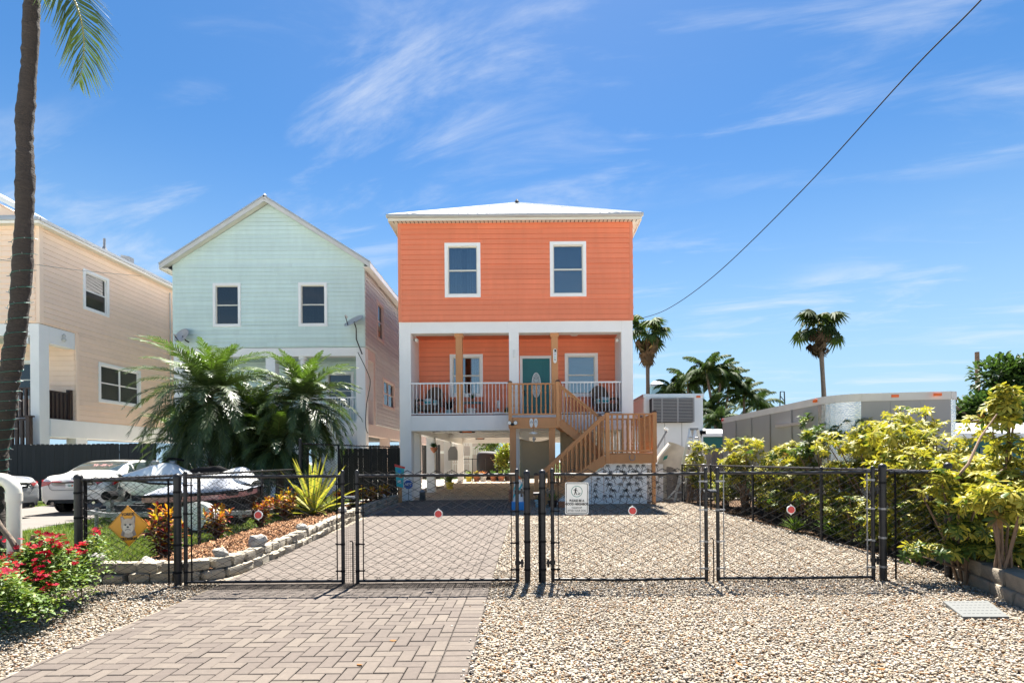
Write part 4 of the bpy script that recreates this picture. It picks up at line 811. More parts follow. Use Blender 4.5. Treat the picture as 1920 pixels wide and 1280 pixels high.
def sail(label, x0, x1, z0, z1, Y, sag):
    b = MB(); n, k = 12, 8; rows = []
    for i in range(k + 1):
        v = i / k; rows.append(b.vs([(x0 + (x1 - x0) * u, Y + .06 * math.sin(u * 3.1) * math.sin(v * 3.1), z0 + (z1 - z0) * v - (sag * v * math.sin(math.pi * u))) for u in np.linspace(0, 1, n + 1)]))
    for i in range(k):
        for j in range(n): b.F.append((rows[i] + j, rows[i] + j + 1, rows[i + 1] + j + 1, rows[i + 1] + j))
    o = b.build('shade_cloth', m['tan_cloth'], smooth=2, fix=False); s = o.modifiers.new('solid', 'SOLIDIFY'); s.thickness = .006; tag(o, label, 'cloth', 'tan shade cloths under the porch')
sail('tan shade cloth hung between the posts below the upper stair landing', P(968, 0, 18.2).x, P(1031, 0, 18.2).x, .75, 2.12, 18.25, .10)
sail('tan shade cloth behind the lower stair flight, right of the landing post', P(1044, 0, 18.2).x, P(1110, 0, 18.2).x, .3, 2.35, 18.25, .05)
# ornaments
fl = thing('flood_light', 'black twin flood light on the left corner of the upper stair landing', 'light', P(961, 794, F1 - .06)); fo = fl.location.copy()
b = MB(fo); b.box(fo.x - .06, fo.x + .06, fo.y - .02, fo.y + .02, fo.z - .06, fo.z + .02); b.build('bracket', m['black_metal'], fl)
for s in (-1, 1):
    b = MB(fo); c = fo + Vector((s * .09, -.03, .03)); b.tube([c + Vector((-s * .05, .02, -.05)), c, c + Vector((s * .01, -.09, -.01))], [.03, .05, .07], 10); q = b.build('lamp_head', m['black_metal'], fl, smooth=True)
    b = MB(fo); c2 = c + Vector((s * .01, -.092, -.01)); b.cyl(c2, c2 + Vector((0, -.01, 0)), .058, 12); b.build('lens', m['lamp'], q)
ff = thing('flip_flop_ornament', 'grey-white pair of flip-flops hung on the upper landing beam', 'ornament', P(1000.5, 792.5, F1 - .05)); fo = ff.location.copy()
for s in (-1, 1):
    pts = [(fo.x + s * .075 + .062 * math.cos(a) * (1 + .15 * math.sin(a)), fo.y, fo.z + .15 * math.sin(a)) for a in np.linspace(0, 2 * math.pi, 17)[:-1]]
    b = MB(fo); b.prism(pts, (0, -.02, 0)); q = b.build('sole', m['ceramic'], ff); b = MB(fo); b.tube([(fo.x + s * .075 - .045, fo.y - .025, fo.z - .01), (fo.x + s * .075, fo.y - .035, fo.z + .07), (fo.x + s * .075 + .045, fo.y - .025, fo.z - .01)], .009, 5); b.build('strap', m['galv'], q)
sc = thing('shell_chime', 'shell wind chime with hanging conch below the upper stair landing', 'wind chime', P(1000.5, 812, F1 - .12)); fo = sc.location.copy()
b = MB(fo); b.cyl(fo + Vector((0, 0, .22)), fo, .004, 5); b.build('cord', m['twig'], sc)
for a in range(7):
    d = Vector((math.cos(a * .9), math.sin(a * .9) * .5, .12 * math.sin(a * 2.1))); b = MB(fo); b.tube([fo, fo + d * .07, fo + d * .15], [.05, .03, .004], 6); b.build('shell', m['ceramic'], sc, smooth=True)
b = MB(fo); b.tube([fo + Vector((0, 0, -.10)), fo + Vector((.02, 0, -.18)), fo + Vector((0, 0, -.30))], [.01, .06, .008], 7); b.build('conch', m['coral'], sc, smooth=True)
hp = P(1185.5, 857, F0 - .05); b = MB(); b.tube([hp + Vector((.085 * math.sin(a), 0, -.095 * math.cos(a))) for a in np.linspace(-2.5, 2.5, 15)], .013, 6); tag(b.build('horseshoe', m['galv'], smooth=True), 'grey horseshoe nailed to the lower landing beam', 'horseshoe')
# house number plaque
np_ = thing('number_plaque', 'white oval house-number plaque on the right porch post', 'plaque', P(1040.5, 667, YF + .06)); fo = np_.location.copy()
pts = [(fo.x + .062 * math.cos(a), fo.y, fo.z + (.17 if math.sin(a) >= 0 else -.17) + .062 * math.sin(a) * 1.3) for a in np.linspace(0, 2 * math.pi, 25)[:-1]]
b = MB(fo); b.prism(pts, (0, -.02, 0)); b.build('plate', m['sign_white'], np_)
for k, (ch_, mt) in enumerate((('8', 'sign_black'), ('2', 'blue'), ('6', 'aqua'), ('5', 'sign_black'))): text(ch_, .095, m[mt], np_, (0, -.022, .15 - k * .095), bold=.002)
b = MB(fo); b.poly([(fo.x - .03, fo.y - .0215, fo.z + .20), (fo.x + .05, fo.y - .0215, fo.z + .12), (fo.x + .045, fo.y - .0215, fo.z + .2), (fo.x, fo.y - .0215, fo.z + .235)]); b.build('painted_corner', m['black'], np_, fix=False)
# striped lighthouse ornament by the gate
lh = thing('lighthouse_ornament', 'small lighthouse ornament with teal and white diagonal stripes on a blue base', 'ornament', (G(972, 956).x, 14.8, 0)); fo = lh.location.copy()
b = MB(fo); b.box(fo.x - .19, fo.x + .19, fo.y - .19, fo.y + .19, 0, .24); b.build('base', m['bright_blue'], lh, bev=.02)
b = MB(fo); b.lathe(fo + Vector((0, 0, .24)), [(.155, 0), (.15, .04), (.115, .52)], 24); b.build('tower', m['gel_white'], lh, smooth=True)
for k in range(3):
    b = MB(fo); rows = []
    for i in range(25):
        a = R(15 * i); z = .26 + k * .20 + .0055 * ((i * 15 + 180) % 360) * .5
        r = .157 - .077 * (z - .24); rows.append((a, z, r))
    for (a0, z0, r0), (a1, z1, r1) in zip(rows[:-1], rows[1:]):
        if abs(z1 - z0) > .1: continue
        zz0, zz1 = min(z0 + .09, .755), min(z1 + .09, .755)
        if z0 > .74 or z1 > .74: continue
        def q(a, r, z): return fo + Vector(((r + .003) * math.cos(a), (r + .003) * math.sin(a), z))
        b.poly([q(a0, r0, z0), q(a1, r1, z1), q(a1, r1 - .006, zz1), q(a0, r0 - .006, zz0)])
    b.build('stripe', m['aqua'], lh, fix=False)
b = MB(fo); b.lathe(fo + Vector((0, 0, .76)), [(.14, 0), (.14, .03), (.08, .035), (.08, .10)], 16); b.build('gallery', m['gel_white'], lh, smooth=True)
b = MB(fo); b.lathe(fo + Vector((0, 0, .86)), [(.11, 0), (.02, .10)], 16); b.build('cap', m['orange_bright'], lh, smooth=True)
# little things at the foot of the stair
def pot(label, loc, r, h, mat, plant=None, cat='pot', grp=None):
    t = thing('plant_pot' if plant else 'garden_pot', label, cat, loc, group=grp); o = t.location.copy(); b = MB(o); b.lathe(o, [(r * .7, 0), (r * .95, h * .8), (r * 1.06, h * .82), (r * 1.06, h), (r * .9, h), (r * .85, h * .85)], 14); b.build('pot', m[mat], t, smooth=True)
    if plant: plant(t, o + Vector((0, 0, h * .9)))
    return t
def spiky(col, n, L_, w):
    def f(t, o):
        V, F, C = [], [], []
        for k in range(n):
            a, e = random.uniform(0, 6.28), random.uniform(.5, 1.45); l = L_ * random.uniform(.6, 1); d = Vector((math.cos(a) * math.cos(e), math.sin(a) * math.cos(e), math.sin(e))); s = Vector((-math.sin(a), math.cos(a), 0)) * w
            p = o - t.location; i = len(V); mid = p + d * l * .6; tip = p + d * l + Vector((d.x, d.y, -.6)) * l * .15
            V += [p - s * .6, p + s * .6, mid + s, mid - s, tip, tip + s * .02]; F += [(i, i + 1, i + 2, i + 3), (i + 3, i + 2, i + 5, i + 4)]; C += [np.array(col) * random.uniform(.6, 1.3)] * 6
        q = add('leaves', npmesh('leaves', [tuple(v) for v in V], F, m['dull_leaf'], np.array(C)), t); q['kind'] = 'stuff'
    return f
pot('small painted blue and white pot at the foot of the timber stair', (P(1003, 0, 15.6).x, 15.6, 0), .13, .22, 'pale_blue', spiky((.08, .16, .04), 30, .22, .012))
pot('small dark pot with grassy plant beside the stair foot', (P(1029, 0, 15.5).x, 15.5, 0), .14, .2, 'dark_wood', spiky((.10, .2, .05), 60, .42, .012))
pot('low terracotta pot in front of the palm-print panel', (P(1046, 0, 15.4).x, 15.4, 0), .12, .18, 'terracotta')
# porch furniture and plants
def lounge(label, x, y, rz):
    t = thing('wicker_chair', label, 'chair', (x, y, 2.986), rz, 'wicker chairs on the porch')
    b = MB(); b.box(-.33, .33, -.32, .30, .20, .40); b.build('seat', m['wicker'], t, bev=.03)
    pts = [(-.36, 0, 0), (.36, 0, 0)] + [(.36 * math.cos(a), 0, .42 + .36 * math.sin(a)) for a in np.linspace(0, math.pi, 13)]
    b = MB(); b.prism([(p[0], .26 + p[2] * .2, .35 + p[2]) for p in pts], (0, .06, 0)); b.build('backrest', m['wicker'], t)
    for s in (-1, 1):
        b = MB(); b.tube([(s * .36, .28, .62), (s * .38, 0, .62), (s * .38, -.30, .58), (s * .36, -.33, .1)], .045, 8); b.build('arm', m['wicker'], t, smooth=True)
        for yy in (-.28, .26): b = MB(); b.cyl((s * .3, yy, 0), (s * .3, yy, .22), .03, 8); b.build('leg', m['wicker'], t)
    b = MB(); b.box(-.26, .26, .12, .24, .42, .68); q = b.build('cushion', m['cushion'], t, bev=.05)
    b = MB(); b.box(-.26, .26, .114, .12, .50, .56); b.build('cushion_stripe', m['aqua'], q)
lounge('brown wicker chair with striped aqua cushion at left end of the porch', XL + .85, 19.3, R(-25)); lounge('brown wicker chair with striped aqua cushion at right end of the porch', XR - .85, 19.3, R(25))
pot('pot of dark spiky leaves on the porch left of the window', (P(836, 0, 19.2).x, 19.2, 2.986), .13, .22, 'pale_blue', spiky((.035, .03, .03), 70, .62, .014))
st_ = thing('plant_stand', 'teal topped plant stand under the left porch window', 'stand', (P(880, 0, 19.5).x, 19.5, 2.986)); fo = st_.location.copy(); b = MB(fo); b.box(fo.x - .38, fo.x + .38, fo.y - .16, fo.y + .16, fo.z + .48, fo.z + .53); b.build('top', m['teal'], st_)
for sx in (-.34, .34):
    for sy in (-.12, .12): b = MB(fo); b.box(fo.x + sx - .025, fo.x + sx + .025, fo.y + sy - .025, fo.y + sy + .025, fo.z, fo.z + .48); b.build('leg', m['dark_wood'], st_)
pot('small green potted plant on the teal plant stand', (fo.x + .0, fo.y, fo.z + .53), .08, .12, 'terracotta', spiky((.06, .14, .05), 40, .3, .02)); pot('white patterned ceramic pot below the teal plant stand', (fo.x - .02, fo.y - .25, 2.986), .19, .27, 'ceramic')
pot('low white ceramic bowl on the porch beside the landing', (P(927, 0, 19.2).x, 19.2, 2.986), .19, .13, 'ceramic'); pot('small yellow pot with leafy plant next to the porch landing', (P(944, 0, 19.2).x, 19.2, 2.986), .09, .13, 'yellow_pot', spiky((.07, .15, .04), 40, .25, .03))
wl = P(935, 757, YB - .06); b = MB(); b.box(wl.x - .06, wl.x + .06, YB - .14, YB - .04, wl.z - .17, wl.z + .13); o = b.build('wall_lantern', m['lamp'], bev=.03); tag(o, 'white wall lantern on the orange porch wall near the landing', 'lantern')
# under the house and beside it
ss = thing('security_sign', 'blue octagonal security sign on a stake by the left front column', 'sign', (P(758.5, 0, 17.9).x, 17.9, 0)); fo = ss.location.copy(); c = P(758.5, 908, 17.9)
b = MB(fo); b.cyl((fo.x, fo.y + .02, 0), (fo.x, fo.y + .02, c.z), .012, 6); b.build('stake', m['galv'], ss)
b = MB(fo); b.prism([(fo.x + .155 * math.cos(R(22.5 + 45 * k)), fo.y, c.z + .155 * math.sin(R(22.5 + 45 * k))) for k in range(8)], (0, -.012, 0)); pl = b.build('plate', m['blue'], ss); text('ADT', .12, m['sign_white'], ss, (0, -.014, c.z), bold=.003)
gl = thing('garden_lantern', 'speckled black stone garden lantern at the foot of the left column', 'lantern', (P(785, 0, 18.2).x, 18.2, 0)); fo = gl.location.copy(); b = MB(fo); b.lathe(fo, [(.10, 0), (.11, .02), (.10, .32), (.11, .33)], 14); b.build('body', M('speckled_stone', (.06, .06, .055), .8, .6, 60), gl, smooth=True); b = MB(fo); b.lathe(fo + Vector((0, 0, .33)), [(.12, 0), (.09, .05), (.02, .09)], 14); b.build('cap', m['galv'], gl, smooth=True)
pb = thing('painted_board', 'tall narrow painted board with red rim beside the left front column', 'board', (P(743, 0, 17.7).x, 17.7, 0), R(8)); b = MB(); b.prism([(-.11, 0, .55), (.10, 0, .50), (.15, 0, 1.2), (-.16, 0, 1.28)], (0, -.025, 0)); b.build('panel', m['aqua'], pb); b = MB(); b.prism([(-.17, -.002, 1.20), (.16, -.002, 1.13), (.17, -.002, 1.19), (-.17, -.002, 1.29)], (0, -.028, 0)); b.build('rim', m['red'], pb); b = MB(); b.box(-.06, .06, 0, .05, 0, .56); b.build('post', m['wood'], pb)
for k in range(3):
    b = MB(); x, z = -.03 + .04 * (k % 2), .68 + .17 * k; b.prism([(x - .05, -.026, z), (x + .07, -.026, z - .03), (x + .05, -.026, z + .08), (x - .04, -.026, z + .06)], (0, -.003, 0)); b.build('painted_shape', m[('ceramic', 'orange_bright', 'bright_blue')[k]], pb)
hpnt = thing('wall_planter', 'terracotta wall planter of green leaves on a column under the house', 'planter', (XL + .37 + .18 - .2, 23.25, 1.95)); fo = hpnt.location.copy(); b = MB(fo); b.lathe(fo + Vector((0, -.05, -.22)), [(.03, 0), (.12, .12), (.17, .24)], 12); b.build('pot', m['terracotta'], hpnt, smooth=True); spiky((.06, .13, .06), 50, .35, .03)(hpnt, fo + Vector((0, -.05, 0)))
c = P(849, 850, 28.1); b = MB(); b.prism([(c.x - .25, 28.15, c.z - .35), (c.x + .25, 28.15, c.z - .35), (c.x + .25, 28.15, c.z + .15), (c.x + .12, 28.15, c.z + .38), (c.x - .12, 28.15, c.z + .38), (c.x - .25, 28.15, c.z + .15)], (0, -.04, 0)); tag(b.build('column_plaque', m['grey_panel']), 'grey arched plaque on a rear column under the house', 'plaque')
for lab, px, py, Y, w, h, mt, mt2 in (('long painted board fixed below the carport ceiling', 876, 809, 22.5, .38, .05, 'dark_wood', 'orange_bright'), ('red-brown wooden boat sign on the rear carport beam', 900, 820.5, 33.4, .33, .10, 'dark_wood', 'terracotta')):
    c = P(px, py, Y); t = thing('wooden_sign', lab, 'sign', c); b = MB(c); b.prism([(c.x - w, Y, c.z + h), (c.x - w * .8, Y, c.z - h), (c.x + w * .8, Y, c.z - h), (c.x + w, Y, c.z + h)], (0, -.03, 0)); b.build('board', m[mt], t); b = MB(c); b.box(c.x - w * .5, c.x + w * .5, Y - .04, Y - .031, c.z - h * .6, c.z + h * .3); b.build('painted_band', m[mt2], t)
# ================================================================== chain-link fence, gates and signs
YG = 5.9; PT = 0.083
def link_mesh(parent, w, z0, z1, r=0.0045, y=0.0, x0=0.0, pitch=PT, mat='black', name='chain_link'):
    b = MB(); n = max(1, round(w / pitch)); p = w / n; k = int((z1 - z0) / (pitch / 2)); zs = [z0 + (z1 - z0) * i / k for i in range(k + 1)]
    for i in range(n):
        s = 1 if i % 2 else -1; cx = x0 + (i + .5) * p
        b.tube([(cx + s * (p / 2) * (1 if q % 2 else -1), y + (.004 if q % 2 else -.004), z) for q, z in enumerate(zs)], r, 4, cap=False)
    o = b.build(name, m[mat], parent, fix=False); o['kind'] = 'stuff'; return o
def cap(b, x, y, z, r): b.lathe((x, y, z), [(r * 1.12, -.03), (r * 1.12, 0), (r * .95, r * .45), (r * .5, r * .8), (0.002, r * .9)], 14)
def post(label, px, h, r=.032, Y=YG, bands=(.15, .45, .75, 1.02), X=None, mat='black_metal'):
    x = P(px, 1000, Y).x if X is None else X; t = thing('fence_post', label, 'fence post', (x, Y, 0), group='black chain-link fence posts')
    b = MB(); b.cyl((0, 0, -.1), (0, 0, h), r, 16); b.build('shaft', m[mat], t, smooth=True)
    b = MB(); cap(b, 0, 0, h, r); b.build('cap', m['black_metal'], t, smooth=True)
    for z in bands:
        b = MB(); b.lathe((0, 0, z * h / 1.2), [(r + .004, 0), (r + .004, .022)], 14); b.build('band', m['galv' if (px > 1600 and z < 1) else 'black'], t, smooth=True)
    return t
def gate(label, px0, px1, hinge_left, ztop=1.235, zb=0.055, sag=0.0):
    x0, x1 = P(px0, 1000, YG).x, P(px1, 1000, YG).x; w = x1 - x0; t = thing('gate_leaf', label, 'gate', (x0, YG, 0), group='black chain-link gate leaves'); r = .02
    for x, e in ((0, 0), (w, 1)):
        b = MB(); b.cyl((x, 0, zb - .03), (x, 0, ztop + .03), r, 14); u = b.build('upright', m['black_metal'], t, smooth=True); b = MB(); cap(b, x, 0, ztop + .03, r); b.build('cap', m['black_metal'], u, smooth=True)
        s = 1 if e == 0 else -1; b = MB(); b.box(x + s * .065 - .004, x + s * .065 + .004, -.008, .008, zb, ztop - .02); b.build('tension_bar', m['galv' if px0 > 1300 or (px0 > 1000 and e) else 'black'], t)
        for z in (zb + .10, .45, .80, ztop - .12):
            b = MB(); b.lathe((x, 0, z), [(r + .004, 0), (r + .004, .022)], 10); b.box(min(x, x + s * .08), max(x, x + s * .08), -.010, .010, z + .004, z + .018); b.build('brace_band', m['galv' if px0 > 1300 or (px0 > 1000 and e) else 'black'], u)
    for z, nm in ((ztop - .02, 'top_rail'), (zb, 'bottom_rail')):
        b = MB(); b.tube([(r, 0, z), (w * .5, 0, z - sag), (w - r, 0, z)], .0165, 12); b.build(nm, m['black_metal'], t, smooth=True)
    link_mesh(t, w - .13, zb - .01, ztop + .035, x0=.065)
    hx = 0 if hinge_left else w; s = -1 if hinge_left else 1
    for z in (.22, 1.0):
        b = MB(); b.lathe((hx, 0, z), [(r + .009, 0), (r + .009, .045)], 12); b.box(min(hx, hx + s * .07), max(hx, hx + s * .07), -.014, .014, z + .008, z + .038); b.cyl((hx + s * .05, 0, z - .03), (hx + s * .05, 0, z + .06), .012, 8); b.build('hinge', m['black_metal'], t)
    return t
post('thick black fence post on the stone border, left of the paver gates', 333, 1.225, .039)
gate('leftmost black chain-link gate leaf, left half of the paver drive gate', 348, 643, True)
g2 = gate('black chain-link gate leaf across the middle of the paver drive', 670, 970, False)
post('thick black post between paver gate and gravel gate, left one of the pair', 988.5, 1.235, .033)
post('thick black post between paver gate and gravel gate, right one of the pair', 1017.5, 1.24, .034)
g3 = gate('black chain-link gate leaf carrying the dog-owner sign, left half of gravel gate', 1036, 1324, True, sag=.012)
g4 = gate('rightmost black chain-link gate leaf, right half of gravel gate', 1346, 1637, False, sag=.006)
post('thick black post with grey bands at right end of the gravel gate', 1655.5, 1.275, .038)
post('black corner post half hidden by the yellow hedge', 1778, 1.28, .038, Y=6.0, bands=(.9,))
post('black corner post at left end of the fence beside the flower bush', 147.5, 1.225, .040)
# latches and drop rods
def rod(label, px, Y=YG - .03):
    x = P(px, 1050, Y).x; b = MB(); b.tube([(x - .035, Y, .50), (x - .01, Y, .50), (x, Y, .48), (x, Y, .0)], .007, 6); tag(b.build('drop_rod', m['black_metal'], smooth=True), label, 'drop rod', 'gate drop rods')
rod('thin black drop rod between the two paver gate leaves', 662); rod('thin bent drop rod between the two gravel gate leaves', 1338)
for lab, px, z in (('black chain and latch joining the two paver gate leaves', 656, .98), ('grey fork latch joining the two gravel gate leaves', 1334, 1.02)):
    x = P(px, 1000, YG).x; t = thing('gate_latch', lab, 'latch', (x, YG, z)); b = MB(); b.box(-.085, .085, -.012, .004, -.014, .014); b.build('bar', m['galv'], t, bev=.003)
    b = MB(); b.tube([(-.06, -.02, .012), (-.02, -.035, -.012), (.03, -.035, -.008), (.07, -.02, -.03)], .010, 6); b.build('chain', m['black_metal'], t, smooth=True)
# fixed panels
def fence_panel(label, a, c, ztop, posts=0, pr=.026, mesh_r=.0045, pitch=PT, top_over=.035, ph=None, first=False, bar=True):
    a, c = Vector((a[0], a[1], 0)), Vector((c[0], c[1], 0)); d = c - a; w = d.length; t = thing('chain_link_fence', label, 'fence', a, math.atan2(d.y, d.x), 'black chain-link fence panels')
    b = MB(); b.cyl((0, 0, ztop), (w, 0, ztop), .0175, 12); b.build('top_rail', m['black_metal'], t, smooth=True)
    link_mesh(t, w - .02, .02, ztop + top_over, x0=.01, r=mesh_r, pitch=pitch, y=-.02)
    for k in range(posts):
        x = w * (k + 1) / (posts + (0 if first else 1)); h = ph or ztop; b = MB(); b.cyl((x, .02, 0), (x, .02, h), pr, 12); q = b.build('line_post', m['black_metal'], t, smooth=True); b = MB(); cap(b, x, .02, h + .01, pr); b.build('cap', m['black_metal'], q, smooth=True)
    if bar:
        for x in (.055, w - .055): b = MB(); b.box(x - .005, x + .005, -.03, -.012, .03, ztop); b.build('tension_bar', m['black'], t)
    return t
xa_, xb_ = P(147.5, 1000, YG).x, P(333, 1000, YG).x
fence_panel('short black chain-link panel carrying the yellow dog sign', (xa_ + .03, YG), (xb_ - .03, YG), 1.19)
fence_panel('narrow black chain-link strip between the two middle posts', (P(993, 0, YG).x, YG), (P(1013, 0, YG).x, YG), 1.0, top_over=.03)
fence_panel('short black chain-link panel in front of the hedge, right of the gravel gate', (P(1660, 0, YG).x, YG), (4.83, 6.0), 1.205)
fence_panel('long black chain-link side fence between mulch bed and lawn', (xa_, YG + .03), (-5.95, 14.0), 1.19, posts=2, mesh_r=.003)
fence_panel('tall black chain-link fence from the agave to the orange house', (-5.98, 14.02), (XL - .02, 18.35), 1.86, posts=2, mesh_r=.0045, pr=.03)
post('tall black corner post with ball cap behind the agave', 0, 1.97, .038, Y=14.0, X=-5.98, bands=())
fence_panel('long black chain-link side fence along the yellow hedge', (4.84, 6.05), (4.99, 17.2), 1.20, posts=4, mesh_r=.0045, first=True)
# fine wire cloth under the gates
wc = MB(); x0, x1 = P(352, 1100, YG).x, P(966, 1100, YG).x
x = x0
while x < x1: wc.box(x - .0012, x + .0012, 5.62, 5.87, .034, .036); x += .022
for k in range(12): y = 5.63 + k * .022; wc.box(x0, x1, y - .0012, y + .0012, .0365, .0385)
o = wc.build('wire_cloth', m['black']); o['kind'] = 'stuff'; tag(o, 'fine dark wire cloth lying under the paver drive gates', 'wire cloth')
wc = MB(); xg = P(650, 1000, YG + .05).x
for k in range(9): wc.box(xg - .05 + k * .022 - .0012, xg - .05 + k * .022 + .0012, YG + .05, YG + .052, .03, .9)
for k in range(40): wc.box(xg - .05, xg + .126, YG + .0525, YG + .0545, .03 + k * .022, .0324 + k * .022)
o = wc.build('wire_cloth', m['black']); o['kind'] = 'stuff'; tag(o, 'fine dark wire cloth strip closing the gap between the paver gates', 'wire cloth')
# reflectors
for lab, px, py in (('round red reflector on the leftmost gate leaf, in front of the crotons', 484.5, 965), ('round red reflector on the gate leaf across the middle of the paver drive', 822, 963), ('round red reflector on the gate leaf that carries the dog-owner sign', 1186, 957), ('round red reflector on the rightmost gate leaf in front of the hedge', 1483, 955)):
    c = P(px, py, YG - .025); t = thing('reflector', lab, 'reflector', c, group='red reflectors on the gates')
    b = MB(); b.cyl((0, .006, 0), (0, -.004, 0), .047, 20); b.prism([(-.025, .004, .03), (.025, .004, .03), (0, .004, .062)], (0, -.006, 0)); b.prism([(-.025, .004, -.03), (.025, .004, -.03), (0, .004, -.062)], (0, -.006, 0)); b.build('plate', m['sign_white'], t); b = MB(); b.cyl((0, -.004, 0), (0, -.011, 0), .037, 20); b.build('lens', m['red'], t, smooth=True)
# amber dog sign
c = P(241, 985.5, YG - .03); ds = thing('dog_sign', 'amber diamond sign with a terrier portrait on the chain-link panel', 'sign', c, 0)
ds.rotation_euler = (0, R(-2), 0); h = .225
def flat(pts, y, mat, name, par=None, t=.0012):
    b = MB(); b.prism([(p[0], y, p[1]) for p in pts], (0, -t, 0)); return b.build(name, m[mat] if isinstance(mat, str) else mat, par or ds)
def ell(cx, cz, a, c_, n=20): return [(cx + a * math.cos(t), cz + c_ * math.sin(t)) for t in np.linspace(0, 2 * math.pi, n + 1)[:-1]]
plate = flat([(h, 0), (0, h), (-h, 0), (0, -h)], 0, 'sign_yellow', 'plate', t=.003)
for k in range(4):
    a, c_ = [(h, 0), (0, h), (-h, 0), (0, -h)][k], [(h, 0), (0, h), (-h, 0), (0, -h)][(k + 1) % 4]; b = MB(); s = .955; b.beam((a[0] * s, -.0035, a[1] * s), (c_[0] * s, -.0035, c_[1] * s), .0015, .005, up=(0, 1, 0)); b.build('border_line', m['sign_black'], plate)
fur = M('terrier_pale_fur', (.52, .42, .34), .9, .25, 50); furd = M('terrier_grey_fur', (.26, .22, .21), .9, .3, 50); furl = M('terrier_light_fur', (.66, .58, .50), .9, .15, 60)
flat([(-.085, -.10), (-.06, -.02), (.06, -.02), (.085, -.10), (.03, -.125), (-.03, -.125)], -.0035, furd, 'dog_chest', plate)
flat([(-.05, -.11), (-.03, -.03), (.03, -.03), (.05, -.11), (0, -.128)], -.0052, fur, 'dog_chest_fur', plate)
for s in (-1, 1):
    flat([(s * .022, .06), (s * .074, .03), (s * .083, .105), (s * .06, .112)][::s], -.0035, furd, 'dog_ear', plate); flat([(s * .036, .065), (s * .068, .05), (s * .074, .095), (s * .062, .1)][::s], -.0052, fur, 'inner_ear', plate)
flat(ell(0, .005, .077, .08), -.0070, fur, 'dog_head', plate); flat(ell(0, -.025, .058, .055), -.0085, furl, 'dog_muzzle_fur', plate)
flat(ell(0, -.045, .030, .014, 12), -.0100, furd, 'dog_mouth', plate); flat(ell(0, -.052, .024, .013, 12), -.0112, furl, 'dog_chin', plate)
for s in (-1, 1): flat(ell(s * .028, .018, .018, .008, 10), -.0100, furd, 'dog_brow', plate); flat(ell(s * .026, .014, .010, .008, 10), -.0112, 'sign_black', 'dog_eye', plate)
flat(ell(0, -.010, .013, .010, 12), -.0112, 'sign_black', 'dog_nose', plate)
text('YORKIE', .042, m['sign_black'], plate, (0, -.0045, .128), bold=.0012); text('CROSSING', .042, m['sign_black'], plate, (0, -.0045, -.142), bold=.0012, sx=.92)
# dog-owner sign
c = P(1081.5, 933.5, YG - .03); ns = thing('notice_sign', 'white notice sign with dog walker symbol in a green ring, on the gravel gate', 'sign', c); ns.rotation_euler = (0, R(.6), 0); ds = ns
def rrect(w, h_, r): 
    p = []
    for cx, cz, a0 in ((w - r, h_ - r, 0), (-w + r, h_ - r, 90), (-w + r, -h_ + r, 180), (w - r, -h_ + r, 270)): p += [(cx + r * math.cos(R(a0 + q)), cz + r * math.sin(R(a0 + q))) for q in (0, 30, 60, 90)]
    return p
w_, h_ = .129, .175; plate = flat(rrect(w_, h_, .016), 0, 'sign_white', 'plate', ns, .003)
o1, o2 = rrect(w_ - .010, h_ - .010, .012), rrect(w_ - .0165, h_ - .0165, .009); b = MB()
for k in range(16): j = (k + 1) % 16; b.poly([(o1[k][0], -.0036, o1[k][1]), (o1[j][0], -.0036, o1[j][1]), (o2[j][0], -.0036, o2[j][1]), (o2[k][0], -.0036, o2[k][1])])
b.build('border_line', m['sign_black'], plate, fix=False)
cz = .075; b = MB(); A = [(math.cos(t), math.sin(t)) for t in np.linspace(0, 2 * math.pi, 33)]
for (a0, b0), (a1, b1) in zip(A[:-1], A[1:]): b.poly([(a0 * .062, -.0038, cz + b0 * .062), (a1 * .062, -.0038, cz + b1 * .062), (a1 * .056, -.0038, cz + b1 * .056), (a0 * .056, -.0038, cz + b0 * .056)])
b.build('green_ring', m['sign_green'], plate, fix=False)
b = MB()
def stroke(pts, w): 
    for p, q in zip(pts[:-1], pts[1:]): b.beam((p[0], -.004, cz + p[1]), (q[0], -.004, cz + q[1]), .001, w, up=(0, 1, 0)) if False else b.prism([(p[0] - (q[1] - p[1]) / math.dist(p, q) * w / 2, -.0034, cz + p[1] + (q[0] - p[0]) / math.dist(p, q) * w / 2), (p[0] + (q[1] - p[1]) / math.dist(p, q) * w / 2, -.0034, cz + p[1] - (q[0] - p[0]) / math.dist(p, q) * w / 2), (q[0] + (q[1] - p[1]) / math.dist(p, q) * w / 2, -.0034, cz + q[1] - (q[0] - p[0]) / math.dist(p, q) * w / 2), (q[0] - (q[1] - p[1]) / math.dist(p, q) * w / 2, -.0034, cz + q[1] + (q[0] - p[0]) / math.dist(p, q) * w / 2)], (0, -.001, 0))
b.prism([(x, -.0034, cz + z) for x, z in ell(-.010, .036, .007, .007, 12)], (0, -.001, 0))
stroke([(-.014, .028), (-.016, -.004)], .015); stroke([(-.018, -.002), (-.020, -.018), (-.030, -.036)], .009); stroke([(-.013, -.002), (-.008, -.018), (-.004, -.036)], .009); stroke([(-.020, .024), (-.036, .010)], .006); stroke([(-.009, .024), (.006, .004)], .006); stroke([(.006, .004), (.028, -.022)], .0018)
stroke([(.010, -.030), (.030, -.024)], .009); stroke([(.030, -.024), (.038, -.016)], .007); stroke([(.012, -.03), (.010, -.040)], .004); stroke([(.027, -.026), (.028, -.040)], .004)
b.build('dog_walker_symbol', m['sign_black'], plate)
for s_, sz, z, bo, sx in (('PLEASE BE A', .0375, -.028, .0012, .80), ('GOOD NEIGHBOR', .0375, -.065, .0012, .80), ('CLEAN UP', .031, -.105, 0, .78), ('AFTER YOUR DOG', .031, -.137, 0, .78)): text(s_, sz, m['sign_black'], plate, (0, -.0042, z), bold=bo, sx=sx)
